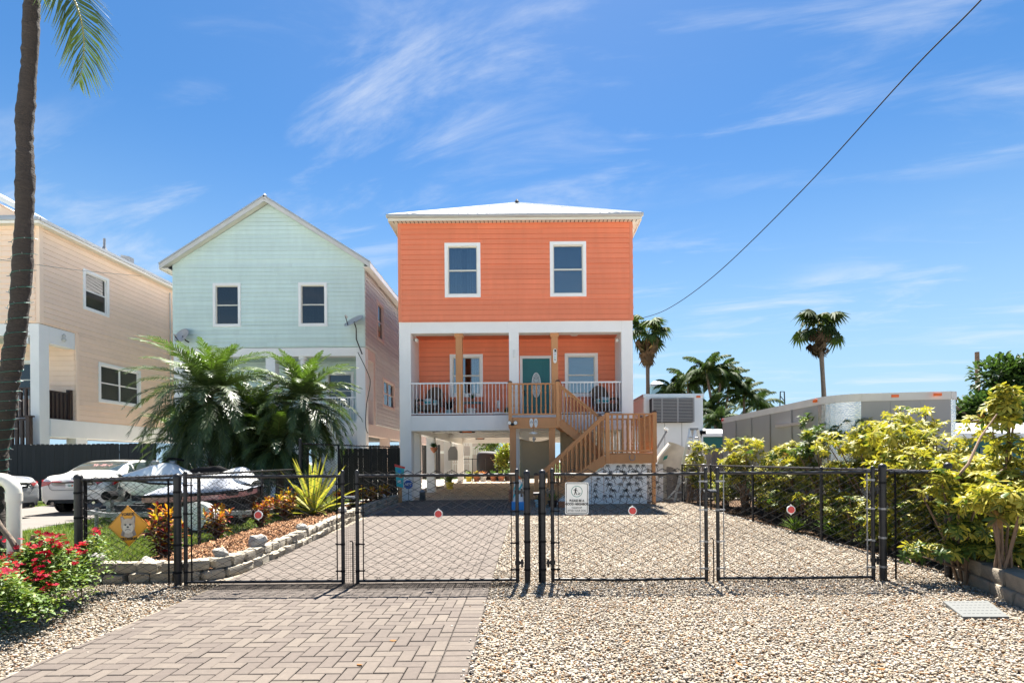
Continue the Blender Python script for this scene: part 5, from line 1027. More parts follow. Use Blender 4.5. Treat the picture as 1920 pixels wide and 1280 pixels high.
# black board fence and other timber fences
def board_fence(label, a, c, h, bw, mat, dog=.03, grp=None):
    a, c = Vector((a[0], a[1], 0)), Vector((c[0], c[1], 0)); d = c - a; w = d.length; t = thing('board_fence', label, 'fence', a, math.atan2(d.y, d.x)); n = int(w / bw); p = w / n
    me = []
    for q in range(4):
        b = MB(); hh = h + random.uniform(-.012, .012); b.prism([(.004, 0, .04), (p - .004, 0, .04), (p - .004, 0, hh - dog), (p - .004 - dog, 0, hh), (.004 + dog, 0, hh), (.004, 0, hh - dog)], (0, .018, 0)); me.append(b.mesh('board', m[mat]))
    for k in range(n): add('board', random.choice(me), t, (k * p, random.uniform(-.004, .004), 0), (0, random.uniform(-.003, .003), 0))
    for z in (.3, h - .3): b = MB(); b.box(0, w, .02, .06, z - .045, z + .045); b.build('fence_rail', m[mat], t)
    return t
board_fence('long black dog-eared board fence behind the white car', (-24, 19.3), (P(286, 0, 19.3).x, 19.3), 2.1, .165, 'black_wood')
board_fence('short black board fence closing the gap left of the orange house', (-6.75, 19.0), (XL - .05, 19.0), 1.86, .165, 'black_wood')
board_fence('weathered grey board fence behind the aluminium ladder', (4.75, 18.3), (8.6, 18.3), 1.76, .12, 'grey_wood', .0)
# ---------------------------------------------------------------- masonry edgings
def block_mesh(l, w, h, bev, jit, seed):
    r = random.Random(seed); bm = bmesh.new(); bmesh.ops.create_cube(bm, size=1)
    for v in bm.verts: v.co.x *= l * (1 + r.uniform(-.04, .04)); v.co.y *= w * (1 + r.uniform(-.12, .06)); v.co.z *= h
    bmesh.ops.bevel(bm, geom=bm.edges[:], offset=bev, segments=2, affect='EDGES', profile=.6)
    for v in bm.verts: v.co += Vector((r.uniform(-1, 1), r.uniform(-1, 1), r.uniform(-.6, .6))) * jit
    me = bpy.data.meshes.new('block'); bm.to_mesh(me); bm.free(); me.polygons.foreach_set('use_smooth', [True] * len(me.polygons)); me.set_sharp_from_angle(angle=R(35)); return me
def mesh_mat(me, mt): me.materials.append(m[mt]); return me
stones = [mesh_mat(block_mesh(.235, .17, .125, .03, .014, k), 'block') for k in range(6)]
sb = thing('stone_border', 'curved two-course border of tan stone blocks along the mulch bed', 'border', (-4.0, 6.2, 0))
path = catmull([(-5.3, 6.02), (-4.9, 6.08), (-4.4, 6.12), (-3.98, 6.15), (-3.66, 6.45), (-3.62, 7.2), (-3.72, 8.6), (-3.88, 10.2), (-4.05, 11.6), (-4.22, 13.6), (-4.36, 15.6), (-4.45, 17.6), (-4.47, 18.3)], 400)
seg = np.r_[0, np.cumsum(np.linalg.norm(np.diff(path, axis=0), axis=1))]
for course in range(2):
    s = .0 if course == 0 else .12
    while s < seg[-1] - .1:
        q = np.array([np.interp(s + .118, seg, path[:, k]) for k in range(2)]); q2 = np.array([np.interp(s + .18, seg, path[:, k]) for k in range(2)]); a = math.atan2(*(q2 - q)[::-1])
        inn = .03 * course; nx, ny = -math.sin(a) * inn, math.cos(a) * inn
        add('stone', random.choice(stones), sb, (q[0] + nx + 4.0 + random.uniform(-.01, .01), q[1] + ny - 6.2, .06 + course * .122 + random.uniform(-.006, .006)), (random.uniform(-.05, .05), random.uniform(-.05, .05), a + random.choice((0, math.pi)) + random.uniform(-.06, .06)), (random.uniform(.88, 1.05), random.uniform(.85, 1.15), random.uniform(.9, 1.08))); s += .24 + random.uniform(-.008, .02)
gb_ = [mesh_mat(block_mesh(.42, .26, .15, .028, .006, 40 + k), 'grey_block') for k in range(5)]
rw = thing('retaining_wall', 'low grey-brown two-course retaining block wall at the hedge, right front', 'retaining wall', (4.6, 5.4, 0)); a0, a1 = Vector((4.93, 6.05, 0)), Vector((4.05, 3.3, 0)); d = (a1 - a0); ln = d.length; d.normalize(); an = math.atan2(d.y, d.x)
for course in range(2):
    s = .21 if course else .0
    while s < ln - .2:
        q = a0 + d * (s + .21) + Vector((-d.y, d.x, 0)) * (.02 * course) - Vector((4.6, 5.4, 0)); add('block', random.choice(gb_), rw, (q.x, q.y, .065 + course * .145), (random.uniform(-.02, .02), random.uniform(-.02, .02), an + random.uniform(-.04, .04))); s += .425
# coral rocks
def rock_mesh(seed, r):
    q = np.random.default_rng(seed); bm = bmesh.new(); bmesh.ops.create_icosphere(bm, subdivisions=2, radius=r); k = q.normal(size=(4, 3))
    for v in bm.verts:
        n = v.co.normalized(); f = 1 + .22 * sum(math.sin(3.2 * n.dot(Vector(a)) + i) for i, a in enumerate(k)) / 2; v.co *= f; v.co.z *= .75
    me = bpy.data.meshes.new('coral_rock'); bm.to_mesh(me); bm.free(); me.materials.append(m['coral']); return me
rocks = [rock_mesh(k, .1) for k in range(4)]
for k, (lab, dist, s, side) in enumerate((('large white coral rock on the stone border just behind the leftmost gate', 2.55, 1.15, .05), ('flat white coral rock at the bend of the stone border', 1.75, .85, .04), ('white coral rock on the border behind the middle gate uprights', 4.3, .95, .05), ('small white coral rock on the far stone border near the house', 11.6, 1.1, .05), ('white coral rock on the border halfway to the house', 7.2, .95, .05), ('pale coral rock lying in the mulch near the dog sign', .75, 1.0, .30), ('white coral rock on the front border, left of the thick post', .35, .95, .04), ('pale coral rock in the mulch behind the large one', 3.2, .8, .35))):
    q = np.array([np.interp(dist, seg, path[:, i]) for i in range(2)]); q2 = np.array([np.interp(dist + .05, seg, path[:, i]) for i in range(2)]); d_ = (q2 - q) / np.linalg.norm(q2 - q); x, y = q[0] - d_[1] * side, q[1] + d_[0] * side
    o = add('coral_rock', rocks[k % 4], None, (x, y, (.29 if side < .1 else .17)), (random.random(), random.random(), random.random() * 6), (s, s, s)); tag(o, lab, 'rock', 'white coral rocks on the bed')
# pipe, lid
pp = thing('pvc_pipe', 'white bent vent pipe standing behind the flower bush', 'pipe', (P(19, 0, 5.1).x, 5.1, 0)); r = .056; b = MB(); b.cyl((0, 0, 0), (0, 0, 1.06), r, 20); b.build('riser', m['pvc'], pp, smooth=True)
b = MB(); b.cyl((0, 0, 1.02), (0, 0, 1.10), r * 1.14, 20); b.build('collar', m['pvc'], pp, smooth=True)
b = MB(); b.tube([(0, 0, 1.06)] + [(-.13 + .13 * math.cos(a), 0, 1.10 + .13 * math.sin(a)) for a in np.linspace(0, math.pi / 2, 9)] + [(-.25, 0, 1.23)], r * 1.06, 20); b.build('elbow', m['pvc'], pp, smooth=True)
b = MB(); b.cyl((-.2, 0, 1.23), (-.6, 0, 1.23), r, 20); b.build('outlet', m['pvc'], pp, smooth=True)
ul = thing('utility_box', 'grey perforated utility box lid set in the gravel, right front', 'utility lid', (3.93, 4.66, .02), R(0)); q = [G(1768, 1134), G(1852, 1133), G(1893, 1164), G(1806, 1164)]; b = MB((3.93, 4.66, .02)); b.hexa([(p.x, p.y, .0) for p in (q[3], q[2], q[1], q[0])] + [(p.x, p.y, .04) for p in (q[3], q[2], q[1], q[0])]); b.build('plate', m['grey_plastic'], ul, bev=.004)
for i in range(5):
    for j in range(9):
        u, v = .12 + .76 * j / 8, .12 + .7 * i / 4; p = q[0].lerp(q[1], u).lerp(q[3].lerp(q[2], u), v); b = MB((3.93, 4.66, .02)); b.box(p.x - .011, p.x + .011, p.y - .004, p.y + .004, .0395, .0408); b.build('slot', m['dark_room'], ul)
# ================================================================== plants
def leafmesh(name, L_, mat):
    """list of leaves: (base, dir, side, length, width, col0, col1, droop) -> mesh of folded blades (4 quads each)"""
    V, F, C = [], [], []
    for base, d, s, ln, w, c0, c1, dr in L_:
        i = len(V); g = Vector((0, 0, -1)); up = s.cross(d)
        for t, ww in ((0, .12), (.3, .85), (.65, 1.0), (1, .04)):
            c = base + d * (ln * t) + g * (dr * ln * t * t); V += [c - s * (w * ww) + up * (w * ww * .35), c, c + s * (w * ww) + up * (w * ww * .35)]; C += [c1, c0, c1]
        for k in range(3):
            q = i + k * 3; F += [(q, q + 1, q + 4, q + 3), (q + 1, q + 2, q + 5, q + 4)]
    return npmesh(name, [tuple(v) for v in V], F, mat, np.array(C))
def rnd_side(d, flat=1.0):
    a = Vector((0, 0, 1)) + Vector((random.gauss(0, .3), random.gauss(0, .3), 0)) * flat; s = d.cross(a); s.normalize(); return s
def mulc(c, f): return tuple(min(1, x * f) for x in c)
# ---------------- pinnate palm fronds
def frond_mesh(name, L_, n, ll, el0, el1, col, w=.013, hang=.35, twist=0.0, mat='gloss_leaf', rach=(.16, .18, .05), tipcol=None, rr=.012):
    V, F, C = [], [], []; p = Vector((0, 0, 0)); pts = []; steps = 20
    for k in range(steps + 1):
        t = k / steps; e = el0 + (el1 - el0) * (t ** 1.2); d = Vector((math.cos(e), 0, math.sin(e))); pts.append((p.copy(), d)); p = p + d * (L_ / steps)
    for k in range(steps):                       # rachis, three-sided
        for q, (c, d) in ((0, pts[k]), (1, pts[k + 1])):
            r = rr * (1 - (k + q) / (steps + 1)); u = Vector((-d.z, 0, d.x)); V += [c + Vector((0, r, 0)), c - Vector((0, r, 0)), c + u * r * 1.2]; C += [rach] * 3
        i = len(V) - 6; F += [(i, i + 1, i + 4, i + 3), (i + 1, i + 2, i + 5, i + 4), (i + 2, i, i + 3, i + 5)]
    for k in range(n):
        t = .14 + .86 * k / (n - 1); x = t * steps; j = min(int(x), steps - 1); c = pts[j][0].lerp(pts[j + 1][0], x - j); d = pts[j][1]; u = Vector((-d.z, 0, d.x))
        ln = ll * (math.sin(math.pi * min(1, .18 + t * .80)) ** .6) * random.uniform(.85, 1.1)
        for s in (-1, 1):
            a = R(62 - 34 * t + random.uniform(-6, 6)); ld = (d * math.cos(a) + (Vector((0, s, 0)) * math.cos(twist) + u * (s * math.sin(twist))) * math.sin(a) + u * random.uniform(.05, .35)).normalized()
            mid = c + ld * ln * .5 + Vector((0, 0, -hang * ln * .16)); tip = c + ld * ln + Vector((0, 0, -hang * ln * .75)); wd = d * w * random.uniform(.8, 1.15)
            f = random.uniform(.65, 1.3); cc = mulc(col, f); ct = mulc(tipcol or col, f * 1.05); i = len(V)
            V += [c - wd * .5, c + wd * .5, mid + wd, mid - wd, tip + wd * .12, tip - wd * .12]; C += [cc, cc, cc, cc, ct, ct]; F += [(i, i + 1, i + 2, i + 3), (i + 3, i + 2, i + 4, i + 5)]
    return npmesh(name, [tuple(v) for v in V], F, m[mat], np.array(C))
def trunk_mesh(pts, r0, r1, mat, n=12, rings=0, seed=1):
    rs = random.Random(seed); P_ = catmull([tuple(p) for p in pts], max(rings, 14)); k = len(P_); b = MB(); b.tube([tuple(p) for p in P_], [(r0 + (r1 - r0) * i / (k - 1)) * (1 + (.06 if rings and i % 2 else -.03 if rings else rs.uniform(-.06, .06))) for i in range(k)], n); return b
def date_palm(label, loc, zc, L_, n, seed, low=-75, grp='clumped date palms in front of the mint house'):
    random.seed(seed); t = thing('date_palm', label, 'palm', (loc[0], loc[1], 0), 0, grp); col = (.085, .13, .035)
    b = trunk_mesh([(0, 0, 0), (.05, .03, zc * .5), (0, 0, zc)], .11, .085, 'palm_bark', rings=26); b.build('trunk', m['palm_bark'], t, smooth=True)
    vs = []
    for e0, e1, dens in ((80, 30, 1), (62, -5, 1), (45, -35, 1), (25, -60, 1), (5, -75, 1), (-18, -84, 1), (-40, -88, 1)):
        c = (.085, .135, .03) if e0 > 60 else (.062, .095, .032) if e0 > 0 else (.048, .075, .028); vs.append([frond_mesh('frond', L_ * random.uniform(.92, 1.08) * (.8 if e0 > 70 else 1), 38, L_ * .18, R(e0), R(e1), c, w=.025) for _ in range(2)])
    for k in range(n):
        q = k / n; lv = min(int(q ** .8 * 7), 6); a = k * 2.39996 + random.uniform(-.2, .2); add('frond', random.choice(vs[lv]), t, (0, 0, zc - q * .16), (random.uniform(-.12, .12), random.uniform(-.1, .1), a))
    for k in range(5):
        a = random.uniform(0, 6.28); add('dead_frond', dead_fronds[k % 2], t, (0, 0, zc - .2), (0, random.uniform(-.1, .1), a), (L_ * .45,) * 3)
    return t
random.seed(3); dead_fronds = [frond_mesh('dead_frond', 1.0, 30, .2, R(-35), R(-86), (.20, .11, .05), w=.014, mat='dull_leaf', rach=(.3, .16, .06)) for _ in range(2)]
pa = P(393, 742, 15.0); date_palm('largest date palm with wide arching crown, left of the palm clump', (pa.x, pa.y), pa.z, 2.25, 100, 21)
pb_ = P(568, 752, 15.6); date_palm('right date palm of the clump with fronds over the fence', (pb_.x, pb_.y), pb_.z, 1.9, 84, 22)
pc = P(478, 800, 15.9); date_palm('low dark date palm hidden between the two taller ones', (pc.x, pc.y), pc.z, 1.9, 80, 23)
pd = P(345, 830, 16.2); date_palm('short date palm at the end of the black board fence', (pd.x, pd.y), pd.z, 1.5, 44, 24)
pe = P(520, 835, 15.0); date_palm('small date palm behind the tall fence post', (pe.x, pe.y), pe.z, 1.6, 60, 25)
# ---------------- tall coconut palm at the left edge
random.seed(5); YC = 7.5; cp_ = thing('coconut_palm', 'tall leaning coconut palm trunk wound with string lights at left edge', 'palm', (P(-12, 1053, YC).x, YC, 0)); co = cp_.location.copy()
tp = [P(x, y, YC) - co for x, y in ((-14, 1053), (-12, 940), (-6, 850), (8, 770), (21, 690), (36, 580), (44, 450), (48, 330), (46, 235), (55, 120), (60, 0), (62, -90))]
b = MB(); Pk = catmull([tuple(p) for p in tp], 170); b.tube([(p[0] + random.uniform(-.006, .006), p[1] + random.uniform(-.006, .006), p[2]) for p in Pk], [(.135 - .05 * i / 169) * (1 + (.025 if i % 3 == 0 else -.015) + .05 * math.sin(i * .31) + random.uniform(-.025, .025)) * (1.15 if i < 10 else 1) for i in range(170)], 18); b.build('trunk', m['palm_bark'], cp_, smooth=2)
b = MB(); wire = []
for k in range(420):
    q = 18 + k * 76 / 420; i = int(q); c = Vector(Pk[i]).lerp(Vector(Pk[i + 1]), q - i); a = k * .32; r = .135 - .05 * q / 169 + .010; wire.append(c + Vector((math.cos(a) * r, math.sin(a) * r, 0)))
b.tube(wire, .0025, 4); w = b.build('string_light_wire', m['sign_green'], cp_)
b = MB()
for k in range(0, 420, 5): d = (wire[k] - Vector(Pk[min(int(18 + k * 76 / 420), 168)])); d.z = 0; d.normalize(); b.tube([wire[k], wire[k] + d * .035 + Vector((0, 0, random.uniform(-.02, .02)))], [.006, .004], 5)
o = b.build('fairy_bulbs', m['galv'], w); o['kind'] = 'stuff'
top = Vector(Pk[-1])
big = [frond_mesh('frond', 2.9, 72, .62, R(e0), R(e1), (.10, .15, .03), w=.022, hang=.9, rr=.03, rach=(.28, .26, .08), tipcol=(.20, .22, .06)) for e0, e1 in ((50, -95), (60, -60), (35, -80), (75, -30))]
hang_f = frond_mesh('frond', 2.15, 64, .55, R(-38), R(-112), (.075, .11, .03), w=.02, hang=.7, rr=.03, rach=(.28, .26, .08), tipcol=(.13, .16, .05), twist=R(55)); add('frond', hang_f, cp_, top, (0, 0, R(-6)))
for k, a in enumerate((130, 165, 200, 180)): add('frond', big[1 + k % 3], cp_, top + Vector((0, 0, .05)), (0, R(-12), R(a)))
# ---------------- fan palms far behind
def fan_palm(label, px, y0, y1, Y, R_, seed, lean=0.0, backlit_dim=1.0):
    random.seed(seed); c = P(px, y1, Y); t = thing('fan_palm', label, 'palm', (c.x + lean, Y, 0), 0, 'tall fan palms on the skyline'); h = c.z
    b = trunk_mesh([(0, 0, 0), (-lean * .4, 0, h * .5), (-lean, 0, h)], R_ * .13, R_ * .10, 'bark'); b.build('trunk', m['bark'], t, smooth=True); o = Vector((-lean, 0, h))
    def fan(name, r, col, droop, half=125, n=18):
        V, F, C = [], [], []
        for k in range(n):
            a = R(-half + 2 * half * k / (n - 1)); d = Vector((math.cos(a), math.sin(a), 0)); s = Vector((-d.y, d.x, 0)); i = len(V); l = r * random.uniform(.85, 1.05)
            m1 = d * l * .5 + Vector((0, 0, .06 * r)); tp_ = d * l + Vector((0, 0, -droop * r * random.uniform(.5, 1.2))); V += [Vector((0, 0, 0)), m1 + s * .09 * r, m1 - s * .09 * r, tp_]; C += [mulc(col, random.uniform(.7, 1.3))] * 4; F += [(i, i + 1, i + 3, i + 2)]
        st = len(V); V += [Vector((-.9 * r, .02 * r, 0)), Vector((-.9 * r, -.02 * r, 0)), Vector((0, -.02 * r, 0)), Vector((0, .02 * r, 0))]; C += [(.2, .18, .07)] * 4; F += [(st, st + 1, st + 2, st + 3)]
        return npmesh(name, [tuple(v) for v in V], F, m['dull_leaf'], np.array(C))
    green = [fan('fan_leaf', R_ * .72, mulc((.055, .085, .026), backlit_dim), .6) for _ in range(4)]; dead = [fan('dead_fan_leaf', R_ * .6, mulc((.14, .09, .05), backlit_dim), .5, 38, 9) for _ in range(3)]  # leaf colours scaled down to paint in the dark look of backlight
    for k in range(20):
        a, e = k * 2.4, R(random.uniform(-25, 75)); r = R_ * random.uniform(.45, 1.1); d = Vector((math.cos(a) * math.cos(e), math.sin(a) * math.cos(e), math.sin(e))); o2 = add('fan_leaf', random.choice(green), t, o + d * r, (random.uniform(-.4, .4), -e + R(30), a))
    for k in range(34):
        a = k * 2.4 + 1; rr_ = R_ * random.uniform(.10, .55); o2 = add('dead_fan_leaf', random.choice(dead), t, o + Vector((math.cos(a) * rr_, math.sin(a) * rr_, -R_ * random.uniform(.05, 1.5) * (1.05 - rr_ / R_))), (random.uniform(-.5, .5), R(random.uniform(72, 95)), a), (random.uniform(.6, 1.1),) * 3)
fan_palm('fan palm with ragged brown skirt just right of the orange house', 1214, 740, 632, 44, 1.5, 31); fan_palm('lone dark fan palm standing above the grey trailer', 1537, 745, 618, 40, 1.45, 32, lean=.5, backlit_dim=.5)
# ---------------- coconut palms behind the box trailer
def coco(label, px, py, Y, L_, n, seed, base_dx=0.0, r=.13):
    random.seed(seed); c = P(px, py, Y); t = thing('slender_palm', label, 'palm', (c.x + base_dx, Y, 0), 0, 'slender palms behind the box trailer')
    b = trunk_mesh([(0, 0, 0), (-base_dx * .25, 0, c.z * .4), (-base_dx * .7, 0, c.z * .75), (-base_dx, 0, c.z)], r, r * .6, 'bark'); b.build('trunk', m['bark'], t, smooth=True)
    vs = [frond_mesh('frond', L_, 40, L_ * .28, R(e0), R(e1), (.045, .075, .022), w=.05, hang=1.0, rr=.03, mat='dull_leaf') for e0, e1 in ((75, -10), (50, -45), (30, -70), (10, -80))]
    for k in range(n): add('frond', vs[min(int(k / n * 4), 3)], t, (-base_dx, 0, c.z), (random.uniform(-.1, .1), 0, k * 2.4 + random.uniform(-.3, .3)))
for a in (('tallest slender palm of the group behind the box trailer', 1325, 700, 38, 2.2, 18, 41, 1.0), ('slender palm with forked look, right beside the tallest one', 1352, 706, 39, 2.0, 16, 42, -.7), ('slender palm right of the forked palms', 1366, 722, 40, 2.0, 16, 43, -.5), ('shorter palm above the far end of the grey trailer', 1395, 745, 40, 2.1, 16, 44), ('low palm crown touching the grey trailer roof', 1420, 762, 42, 2.1, 16, 45), ('low bushy palm above the louvered cooling unit', 1290, 722, 40, 2.2, 18, 46), ('palm crown left of the bushy palm near the pale blue cupola', 1262, 735, 42, 2.0, 16, 47), ('dark lower palm between trailer and slender trunks', 1330, 770, 36, 1.9, 16, 48), ('dark low palm filling the gap beside the box trailer', 1348, 790, 34, 1.6, 16, 49)): coco(*a)
# ---------------- leafy crowns from scattered leaf faces
def crown_points(n, c, r, seed, shell=.55, low=-.6):
    g = np.random.default_rng(seed); out = []
    blobs = [(np.array(c) + g.normal(size=3) * np.array(r) * .45, np.array(r) * g.uniform(.35, .6)) for _ in range(16)]
    while len(out) < n:
        b, br = blobs[g.integers(len(blobs))]; d = g.normal(size=3); d /= np.linalg.norm(d)
        if d[2] < low: continue
        p = b + d * br * g.uniform(shell, 1.05); out.append((p, d))
    return out
def leaf_cloud(name, pts, size, cols, mat, parent, off, up=.4):
    L_ = []
    for p, d in pts:
        v = Vector(d) + Vector((random.gauss(0, .5), random.gauss(0, .5), random.gauss(0, .4) + up)); v.normalize(); s = rnd_side(v); ln = size * random.uniform(.6, 1.2); c = mulc(random.choice(cols), random.uniform(.6, 1.3)); L_.append((Vector(p) - off, v, s, ln, ln * .24, c, c, random.uniform(0, .4)))
    o = add(name, leafmesh(name, L_, m[mat]), parent); o['kind'] = 'stuff'; return o
random.seed(51); td = thing('broadleaf_tree', 'dark rounded broadleaf tree at the right edge behind the hedge', 'tree', (24.2, 28, 0)); off = td.location.copy()
b = trunk_mesh([(0, 0, 0), (.1, 0, 1.5), (-.1, 0, 3.2)], .35, .2, 'bark'); b.build('trunk', m['bark'], td, smooth=True)
for k in range(6): a = k * 1.05; b = MB(); b.tube([(0, 0, 2.6), (math.cos(a) * 1.2, math.sin(a) * 1.2, 3.6), (math.cos(a) * 2.2, math.sin(a) * 2, 4.4)], [.14, .08, .03], 7); b.build('branch', m['bark'], td, smooth=True)
leaf_cloud('crown', crown_points(11000, (25.2, 28, 3.7), (3.0, 2.4, 2.0), 52, shell=.2, low=-1) + crown_points(7000, (27.4, 27.5, 4.2), (2.2, 2.2, 2.2), 53, shell=.3, low=-1), .42, [(.045, .085, .022), (.06, .105, .025), (.035, .07, .02)], 'leaf', td, off)
td = thing('thin_tree', 'thin sparse treetop between the grey trailer and the dark tree', 'tree', (23.2, 29.5, 0)); off = td.location.copy(); b = trunk_mesh([(0, 0, 0), (.1, 0, 2.5), (.0, 0, 4.6)], .1, .03, 'bark'); b.build('trunk', m['bark'], td, smooth=True); leaf_cloud('crown', crown_points(260, (23.2, 29.5, 3.9), (1.0, .8, .6), 54), .3, [(.12, .13, .05), (.2, .16, .06)], 'leaf', td, off)
# sunlit shrub seen through the carport
for lab, px, py, Y, r, n, cols in (('bright sunlit yellow-green shrub seen through the carport at right', 948, 862, 37, (.9, .8, 1.1), 1500, [(.22, .26, .04), (.30, .30, .05), (.13, .2, .03)]), ('drooping green palm-like shrub behind the carport, against the white rails', 922, 838, 43, (1.0, .8, .8), 700, [(.10, .17, .04), (.16, .2, .05)])):
    c = P(px, py, Y); t = thing('garden_shrub', lab, 'shrub', (c.x, Y, 0)); b = MB(); b.tube([(0, 0, 0), (.05, 0, c.z)], [.05, .03], 7); b.build('stem', m['twig'], t); leaf_cloud('foliage', crown_points(n, tuple(c), r, n), .26, cols, 'leaf', t, t.location.copy())
# ---------------- variegated umbrella-tree hedge: whorls of leaflets as single pieces
def whorl_mesh(seed, cg, cy, L_=.112, n=8):
    random.seed(seed); out = []
    for k in range(n):
        a = 6.283 * k / n + random.uniform(-.15, .15); e = random.uniform(-.35, .30); d = Vector((math.cos(a) * math.cos(e), math.sin(a) * math.cos(e), math.sin(e))); s = Vector((-math.sin(a), math.cos(a), 0)); f = random.uniform(.8, 1.2)
        out.append((d * .012, d, s, L_ * random.uniform(.8, 1.1), L_ * .185, mulc(cg if random.random() < .75 else cy, f), mulc(cy if random.random() < .8 else cg, f), random.uniform(.1, .5)))
    return leafmesh('leaf_whorl', out, m['leaf'])
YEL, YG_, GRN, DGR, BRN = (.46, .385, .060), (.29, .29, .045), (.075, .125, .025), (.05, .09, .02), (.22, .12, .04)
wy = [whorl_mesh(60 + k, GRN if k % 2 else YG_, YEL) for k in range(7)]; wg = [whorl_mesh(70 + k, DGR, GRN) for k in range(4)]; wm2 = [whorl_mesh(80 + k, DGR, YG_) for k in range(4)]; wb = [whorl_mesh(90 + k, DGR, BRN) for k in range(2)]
def umbrella_shrub(label, c, r, n, seed, mix=(.75, .1, .15), zmin=.12, tall=None):
    random.seed(seed); t = thing('umbrella_shrub', label, 'shrub', (c[0], c[1], 0), 0, 'variegated umbrella shrubs of the hedge'); g = np.random.default_rng(seed)
    tips = []; blobs = [(Vector(c) + Vector((g.normal(0, .42) * r[0], g.normal(0, .42) * r[1], g.normal(0, .38) * r[2])), g.uniform(.38, .62)) for _ in range(9)]
    for k in range(n):
        o, q = blobs[k % 9]; d = Vector(g.normal(size=3)); d.normalize()
        if d.z < -.3: d.z = -d.z
        p = o + Vector((d.x * r[0], d.y * r[1], d.z * r[2])) * q * g.uniform(.75, 1.05)
        if p.z < zmin or p.x < 5.04 and p.y > 6.1: continue
        tips.append((p, d))
    for k, (p, d) in enumerate(tips):
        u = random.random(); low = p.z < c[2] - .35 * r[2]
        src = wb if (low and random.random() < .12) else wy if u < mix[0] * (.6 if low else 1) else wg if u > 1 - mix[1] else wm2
        tl = Vector((d.x, d.y, max(d.z, .1) + .5)).normalized(); q = tl.to_track_quat('Z', 'Y').to_euler(); sc = random.uniform(.62, 1.02); add('leaf_whorl', random.choice(src), t, p - t.location, (q.x + random.uniform(-.25, .25), q.y + random.uniform(-.25, .25), random.uniform(0, 6.28)), (sc, sc, sc))
    for k in range(0, len(tips), 22):
        p = tips[k][0] - t.location; b = MB(); a = random.uniform(0, 6.28); b.tube([(math.cos(a) * .1, math.sin(a) * .1, 0), (p.x * .35, p.y * .35, p.z * .5), (p.x * .8, p.y * .8, p.z * .85), tuple(p)], [.018, .014, .010, .006], 5, cap=False); b.build('branch', m['twig'], t, smooth=True)
    return t
def pc_(px, py, Y): v = P(px, py, Y); return (v.x, v.y, v.z)
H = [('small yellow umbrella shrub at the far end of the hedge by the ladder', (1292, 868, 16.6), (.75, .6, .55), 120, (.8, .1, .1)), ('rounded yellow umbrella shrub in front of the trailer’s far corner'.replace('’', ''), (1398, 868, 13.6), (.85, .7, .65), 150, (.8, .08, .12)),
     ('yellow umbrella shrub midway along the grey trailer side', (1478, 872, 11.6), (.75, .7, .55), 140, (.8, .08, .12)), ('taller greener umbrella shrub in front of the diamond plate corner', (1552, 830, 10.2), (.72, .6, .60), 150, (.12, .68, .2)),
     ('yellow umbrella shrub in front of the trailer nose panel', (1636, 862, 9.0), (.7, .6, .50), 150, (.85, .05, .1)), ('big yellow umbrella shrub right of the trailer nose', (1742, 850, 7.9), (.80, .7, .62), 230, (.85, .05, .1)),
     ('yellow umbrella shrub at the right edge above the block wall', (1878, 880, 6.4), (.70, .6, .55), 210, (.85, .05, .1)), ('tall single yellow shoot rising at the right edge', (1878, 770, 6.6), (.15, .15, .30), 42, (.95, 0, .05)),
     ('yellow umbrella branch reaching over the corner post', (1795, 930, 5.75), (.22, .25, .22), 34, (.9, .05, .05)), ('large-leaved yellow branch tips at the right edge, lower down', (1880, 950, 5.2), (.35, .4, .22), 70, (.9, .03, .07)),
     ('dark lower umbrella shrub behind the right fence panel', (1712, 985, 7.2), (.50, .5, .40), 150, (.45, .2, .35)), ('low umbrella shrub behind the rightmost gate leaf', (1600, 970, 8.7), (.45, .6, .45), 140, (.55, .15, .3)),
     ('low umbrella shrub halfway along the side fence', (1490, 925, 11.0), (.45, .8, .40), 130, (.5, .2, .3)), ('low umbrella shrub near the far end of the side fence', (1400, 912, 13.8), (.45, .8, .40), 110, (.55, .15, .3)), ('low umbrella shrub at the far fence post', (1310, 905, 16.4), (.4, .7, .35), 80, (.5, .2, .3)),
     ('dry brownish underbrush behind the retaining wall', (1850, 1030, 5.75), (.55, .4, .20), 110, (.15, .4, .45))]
H += [('yellow foliage filling the hedge below the nose panel, behind the fence', (1590, 905, 9.4), (.45, .5, .40), 160, (.7, .1, .2)), ('yellow-green foliage low in the hedge beside the trailer side', (1440, 895, 12.6), (.50, .6, .35), 150, (.65, .15, .2)), ('leafy lower growth of the right-edge shrub above the block wall', (1872, 985, 6.1), (.55, .45, .30), 165, (.55, .2, .25)), ('leafy low branches hanging over the block wall at the right edge', (1905, 1015, 5.5), (.40, .4, .22), 140, (.4, .25, .35)), ('yellow leaves between the corner post and the right-edge shrub', (1835, 945, 6.3), (.40, .4, .35), 150, (.7, .1, .2)), ('dark leafy low growth under the big yellow shrub right of the trailer', (1700, 1010, 7.0), (.45, .5, .30), 150, (.3, .3, .4)), ('dark leafy low growth along the fence behind the right gate upright', (1640, 990, 7.9), (.40, .6, .32), 150, (.35, .3, .35)), ('leafy low growth behind the rightmost reflector', (1545, 960, 9.6), (.40, .7, .36), 150, (.4, .25, .35)), ('leafy low growth in the middle of the side fence', (1455, 935, 12.2), (.40, .8, .36), 140, (.45, .25, .3)), ('leafy low growth toward the far end of the fence', (1360, 915, 15.2), (.40, .8, .34), 120, (.45, .25, .3)), ('yellow umbrella shrub filling the hedge above the low growth, near the nose', (1690, 905, 7.7), (.50, .5, .42), 160, (.8, .06, .14)), ('yellow umbrella shrub behind the corner post', (1800, 900, 6.8), (.45, .5, .45), 165, (.8, .06, .14)), ('yellow umbrella shrub between the greener one and the trailer side', (1515, 885, 10.6), (.50, .6, .42), 150, (.75, .1, .15))]
